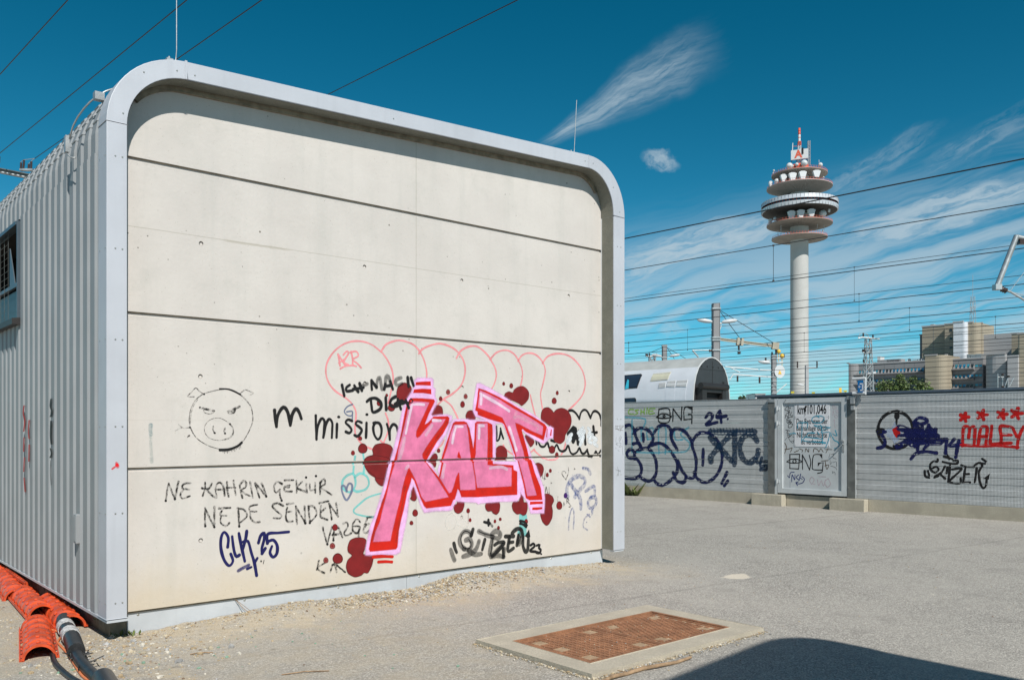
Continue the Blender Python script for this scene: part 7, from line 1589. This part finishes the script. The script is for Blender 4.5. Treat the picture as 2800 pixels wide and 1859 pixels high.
# --- fence, right bay
g = Graf(FE, base=.0015, grooves=GF, gd=.0066)
def ell(cx, cy, rx, ry, n=18): return [(cx + rx * math.cos(2 * math.pi * j / n), cy + ry * math.sin(2 * math.pi * j / n)) for j in range(n)]
NV3 = paint((6, 16, 84), .95, .12); RD2 = paint((205, 14, 8), .95, .1)
g.stroke('Z', ell(583, 494, 188, 200), 26, BLK, 1, .25, True); g.stroke('Z', [(598, 305), (598, 345)], 50, BLK, 1, .3); g.stroke('Z', [(598, 360), (590, 440)], 16, BLK, 1); g.stroke('Z', [(400, 500), (440, 500)], 46, BLK, 1); g.stroke('Z', [(580, 660), (640, 672)], 44, BLK, 1)
g.fill([('Z', 470, 490), ('Z', 540, 470), ('Z', 575, 400), ('Z', 605, 470), ('Z', 670, 480), ('Z', 640, 540), ('Z', 620, 600), ('Z', 570, 640), ('Z', 545, 590), ('Z', 490, 560)], paint((190, 205, 235), .7, .4), 1)
g.fill([('Z', 545, 485), ('Z', 600, 450), ('Z', 638, 525), ('Z', 592, 578), ('Z', 560, 530)], RD2, 2)
many(g, 'Z', [[(630, 470), (700, 488), (780, 520)], [(610, 665), (700, 620), (800, 560)], [(800, 450), (805, 560), (800, 650)], [(780, 560), (900, 570), (1022, 560)], [(860, 520), (960, 530)], [(640, 560), (760, 560), (840, 600)], [(700, 500), (760, 600), (820, 480), (880, 620), (940, 480), (1000, 560)], [(760, 640), (860, 620), (980, 600)]], 60, NV3, 2, .3)
many(g, 'Z', [[(780, 412), (830, 362), (900, 372), (918, 405), (858, 428), (800, 410)], [(870, 450), (880, 600)], [(940, 440), (952, 580)], [(1012, 480), (1010, 580)], [(820, 700), (830, 620)], [(890, 690), (950, 640), (1060, 640), (1100, 600), (1130, 590)], [(1040, 600), (1110, 590)], [(1130, 590), (1120, 740)], [(1212, 590), (1165, 660), (1280, 645)], [(1262, 605), (1245, 690), (1228, 782)], [(400, 520), (470, 512)], [(435, 540), (470, 610), (450, 668), (392, 685)], [(750, 800), (800, 745), (900, 722), (1022, 738)]], 32, NV3, 3, .25)
for cx, cy, r_ in ((1320, 355, 46), (1510, 330, 52), (1725, 325, 50), (1880, 315, 60)):
    for k in range(5): a = -1.3 + k * 1.257; g.stroke('Z', [(cx, cy), (cx + r_ * math.cos(a), cy + r_ * .95 * math.sin(a))], 32, RD2, 1)
many(g, 'Z', [[(1300, 660), (1304, 560), (1312, 472), (1345, 450), (1375, 480), (1366, 575)], [(1380, 480), (1405, 455), (1434, 475), (1425, 652)], [(1470, 652), (1480, 560), (1500, 470), (1540, 452), (1566, 480), (1550, 642)], [(1490, 562), (1555, 560)], [(1615, 450), (1605, 560), (1600, 632), (1650, 640), (1700, 632)], [(1830, 462), (1710, 452), (1716, 560), (1715, 640)], [(1715, 636), (1822, 630)], [(1715, 542), (1822, 545)], [(1840, 472), (1882, 562)], [(1952, 458), (1905, 570), (1885, 682)], [(1290, 652), (1450, 662), (1600, 660), (1760, 662), (1895, 678)]], 28, RD2, 1, .2)
many(g, 'Z', [[(1034, 805), (1030, 830), (990, 826), (952, 870), (968, 925), (1010, 945), (1045, 915), (1018, 885), (985, 898)], [(1112, 880), (1075, 945), (1012, 985)], [(1060, 962), (1115, 1012)], [(1140, 892), (1130, 952)], [(1090, 832), (1170, 850), (1240, 852), (1248, 822), (1205, 820)], [(1170, 852), (1160, 950), (1150, 1045)], [(1190, 912), (1290, 905), (1220, 980), (1148, 1045)], [(1150, 1048), (1270, 1062), (1282, 1010)], [(1290, 868), (1340, 884), (1420, 888)], [(1332, 890), (1320, 970), (1308, 1055)], [(1308, 1055), (1382, 1052)], [(1328, 965), (1370, 962)], [(1432, 1050), (1445, 970), (1452, 900)], [(1428, 872), (1480, 842), (1512, 872), (1478, 938), (1488, 1050), (1520, 1112), (1552, 1085), (1562, 1000)], [(895, 930), (902, 985), (942, 1002)], [(930, 930), (945, 978)], [(1490, 842), (1540, 852)], [(1512, 800), (1550, 828)], [(1102, 775), (1190, 802)], [(1140, 760), (1158, 802)], [(1000, 1000), (1040, 985)]], 20, BLK, 1); g.fill([('Z', 1597, 955), ('Z', 1525, 1012), ('Z', 1582, 1022)], BLK, 1)
g.build('graffiti', fence_right, 'black circle, navy scribble, four red stars over the red word MALEY and a black tag')
# --- gate
g = Graf(FE, base=.0012, k=-.028); g.wm = .95
g.stroke('W', [(1295, 330), (1270, 380), (1275, 450)], 62, paint((30, 24, 22)), 2, .2); many(g, 'W', [[(1262, 450), (1248, 610)], [(1292, 470), (1285, 570)]], 8, paint((30, 24, 22)), 2)
C3 = paint((60, 170, 200), .88, .2)
many(g, 'V', [[(420, 640), (350, 600), (250, 630), (210, 700), (240, 770), (340, 790), (480, 780), (560, 700), (540, 620), (430, 590), (330, 600)]], 32, C3)
many(g, 'W', [[(1062, 950), (1050, 850), (1080, 790), (1200, 785), (1340, 795), (1325, 960)], [(1185, 795), (1180, 1050), (1170, 1340)], [(830, 1110), (970, 1085), (1000, 1110)], [(1550, 1080), (1380, 1080), (1300, 1180), (1210, 1290), (1400, 1330), (1560, 1340), (1750, 1350)], [(1330, 1200), (1500, 1225), (1640, 1230)]], 30, C3)
many(g, 'V', [[(280, 870), (400, 930), (480, 960)], [(270, 860), (480, 890), (740, 925)], [(460, 850), (500, 960), (480, 1080)], [(740, 930), (560, 990), (480, 1070), (700, 1055), (720, 1100), (680, 1300), (600, 1500)], [(100, 1080), (280, 1085)], [(370, 1050), (420, 1130)], [(0, 1200), (300, 1225), (500, 1260)], [(510, 1080), (510, 1240), (515, 1390)], [(240, 1320), (420, 1350), (600, 1350)], [(750, 1080), (770, 1180)]], 30, C3)
g.stroke('V', [(500, 1350), (590, 1365)], 60, C3, 2)
g.build('graffiti', gate, 'light cyan looping scribble over the two sign plates')
g = Graf(FE, base=.0012, k=-.018); g.wm = 1.1
many(g, 'V', [[(880, 1010), (930, 1150)], [(810, 1110), (870, 1150), (920, 1160)], [(800, 1200), (850, 1290), (950, 1340), (985, 1420), (950, 1520), (860, 1520)]], 30, C3)
PAL = paint((205, 190, 200), .9, .2); DBL = paint((30, 52, 120), .95, .1); DBR = paint((88, 66, 34), .95, .2)
many(g, 'V', [[(800, 310), (830, 430)], [(790, 310), (860, 310), (880, 360), (850, 390), (930, 370)], [(900, 480), (960, 430), (900, 430), (920, 510), (980, 480)], [(790, 590), (820, 460), (850, 560)], [(900, 560), (860, 600), (890, 650), (950, 620), (910, 560)], [(820, 740), (850, 690), (860, 720)], [(850, 700), (870, 940)]], 14, PAL)
many(g, 'W', [[(860, 185), (810, 240)], [(800, 340), (760, 330), (690, 420), (780, 440)], [(800, 340), (780, 400), (850, 350), (845, 390)], [(760, 460), (830, 430), (790, 490), (830, 480)], [(740, 530), (820, 500), (790, 570), (840, 560)], [(700, 660), (720, 560), (740, 600)], [(770, 600), (760, 640), (800, 640), (790, 600), (770, 600)], [(740, 690), (860, 620)], [(740, 720), (860, 700)], [(740, 760), (860, 740), (760, 800), (890, 770), (790, 850)], [(800, 830), (910, 820), (880, 910), (800, 930), (790, 870)], [(720, 1000), (830, 1020)], [(770, 1010), (750, 1090)], [(780, 1080), (770, 1170)], [(775, 1090), (830, 1110), (800, 1140), (830, 1170)], [(880, 1140), (840, 1190), (790, 1200)], [(880, 490), (860, 560), (900, 640), (915, 570)]], 16, BLK)
many(g, 'Y', [[(490, 860), (612, 858)], [(612, 858), (600, 1038)], [(600, 1038), (492, 1032)], [(492, 1032), (492, 870)], [(455, 950), (500, 922), (560, 915), (600, 925), (638, 950), (590, 964), (510, 966), (455, 950)], [(535, 930), (528, 950), (540, 960)], [(552, 925), (570, 940), (560, 962)], [(648, 1042), (645, 865)], [(645, 865), (690, 950), (733, 1050)], [(733, 1050), (748, 960), (730, 870)], [(885, 862), (800, 862), (775, 900), (768, 1000), (780, 1045), (892, 1052)], [(900, 960), (892, 1052)], [(892, 1060), (880, 1080), (832, 1092)]], 12, BLK, 2); g.fill([('Y', 850, 858), ('Y', 888, 858), ('Y', 890, 915)], BLK, 2); g.fill([('Y', 835, 962), ('Y', 908, 955), ('Y', 860, 975), ('Y', 835, 1010)], BLK, 2)
many(g, 'Y', [[(430, 845), (450, 770), (430, 720)], [(430, 800), (490, 790), (520, 780), (500, 830)], [(545, 835), (600, 810)], [(610, 790), (650, 810), (640, 830)], [(680, 830), (690, 790), (720, 830), (725, 790)], [(780, 830), (790, 790), (830, 800), (850, 830), (870, 790), (900, 830)], [(930, 800), (1005, 800)], [(960, 790), (935, 840)], [(880, 940), (960, 935)], [(925, 950), (940, 1040)], [(920, 1000), (970, 990), (950, 1040)]], 9, DBR)
many(g, 'Y', [[(985, 850), (970, 900)], [(1000, 860), (1040, 850)], [(1030, 860), (1020, 900), (1062, 915)], [(985, 930), (990, 980), (1010, 950)], [(1020, 960), (1060, 950), (1065, 1010)], [(990, 1000), (1050, 1020), (1065, 1050)], [(1020, 1065), (1015, 1090), (1040, 1075), (1048, 1110)], [(430, 690), (470, 650), (500, 700), (545, 690)], [(520, 640), (550, 660), (530, 720), (500, 700)]], 5, paint((70, 70, 70), .8))
many(g, 'Y', [[(545, 1078), (500, 1085), (490, 1140)], [(465, 1120), (485, 1145)], [(515, 1195), (520, 1110), (550, 1170), (555, 1110)], [(600, 1110), (570, 1140), (600, 1170)], [(625, 1100), (605, 1180)], [(612, 1140), (645, 1165)], [(640, 1130), (670, 1160), (650, 1205), (600, 1220), (565, 1205)], [(565, 1205), (585, 1240)], [(565, 1205), (595, 1195)]], 10, DBL); g.stroke('Y', [(495, 1170), (493, 1268)], 3, DBL)
many(g, 'Y', [[(760, 1225), (735, 1180), (760, 1138), (790, 1170), (770, 1215), (800, 1222)], [(830, 1170), (845, 1240), (870, 1190)], [(880, 1180), (905, 1245), (930, 1170)], [(960, 1155), (920, 1200), (950, 1260), (990, 1220), (960, 1155)], [(850, 1130), (930, 1135)]], 10, PAL)
g.build('graffiti', gate, 'small black, blue, brown and pale tags on the grey gate sheet')

for o in sc.objects:
    if o.parent is not None and o.name.split('.')[0] in {'screws', 'bolts', 'rivets', 'slats', 'fins', 'joints', 'mullions', 'wire_guard', 'end_fittings', 'slots', 'lugs', 'torn_foil', 'rod_antennas', 'clamps', 'steel_bands', 'stay_wires', 'bracket_arms', 'conductor_holders', 'joint_back', 'joint_arris', 'sign_legs', 'railing', 'jumpers', 'slit_window', 'symbol', 'lettering', 'cross_arm'}: o['kind'] = 'stuff'
for o in sc.objects:      # single strokes that read only together
    if o.parent is not None and o.name.split('.')[0] in {'pencil_scribble'}: o['kind'] = 'stuff'
# tidy: anything without a parent and without a category is setting or stuff
for o in list(sc.objects):
    if o.parent is None and o.type in {'MESH'} and 'category' not in o.keys() and 'kind' not in o.keys(): o['kind'] = 'structure'
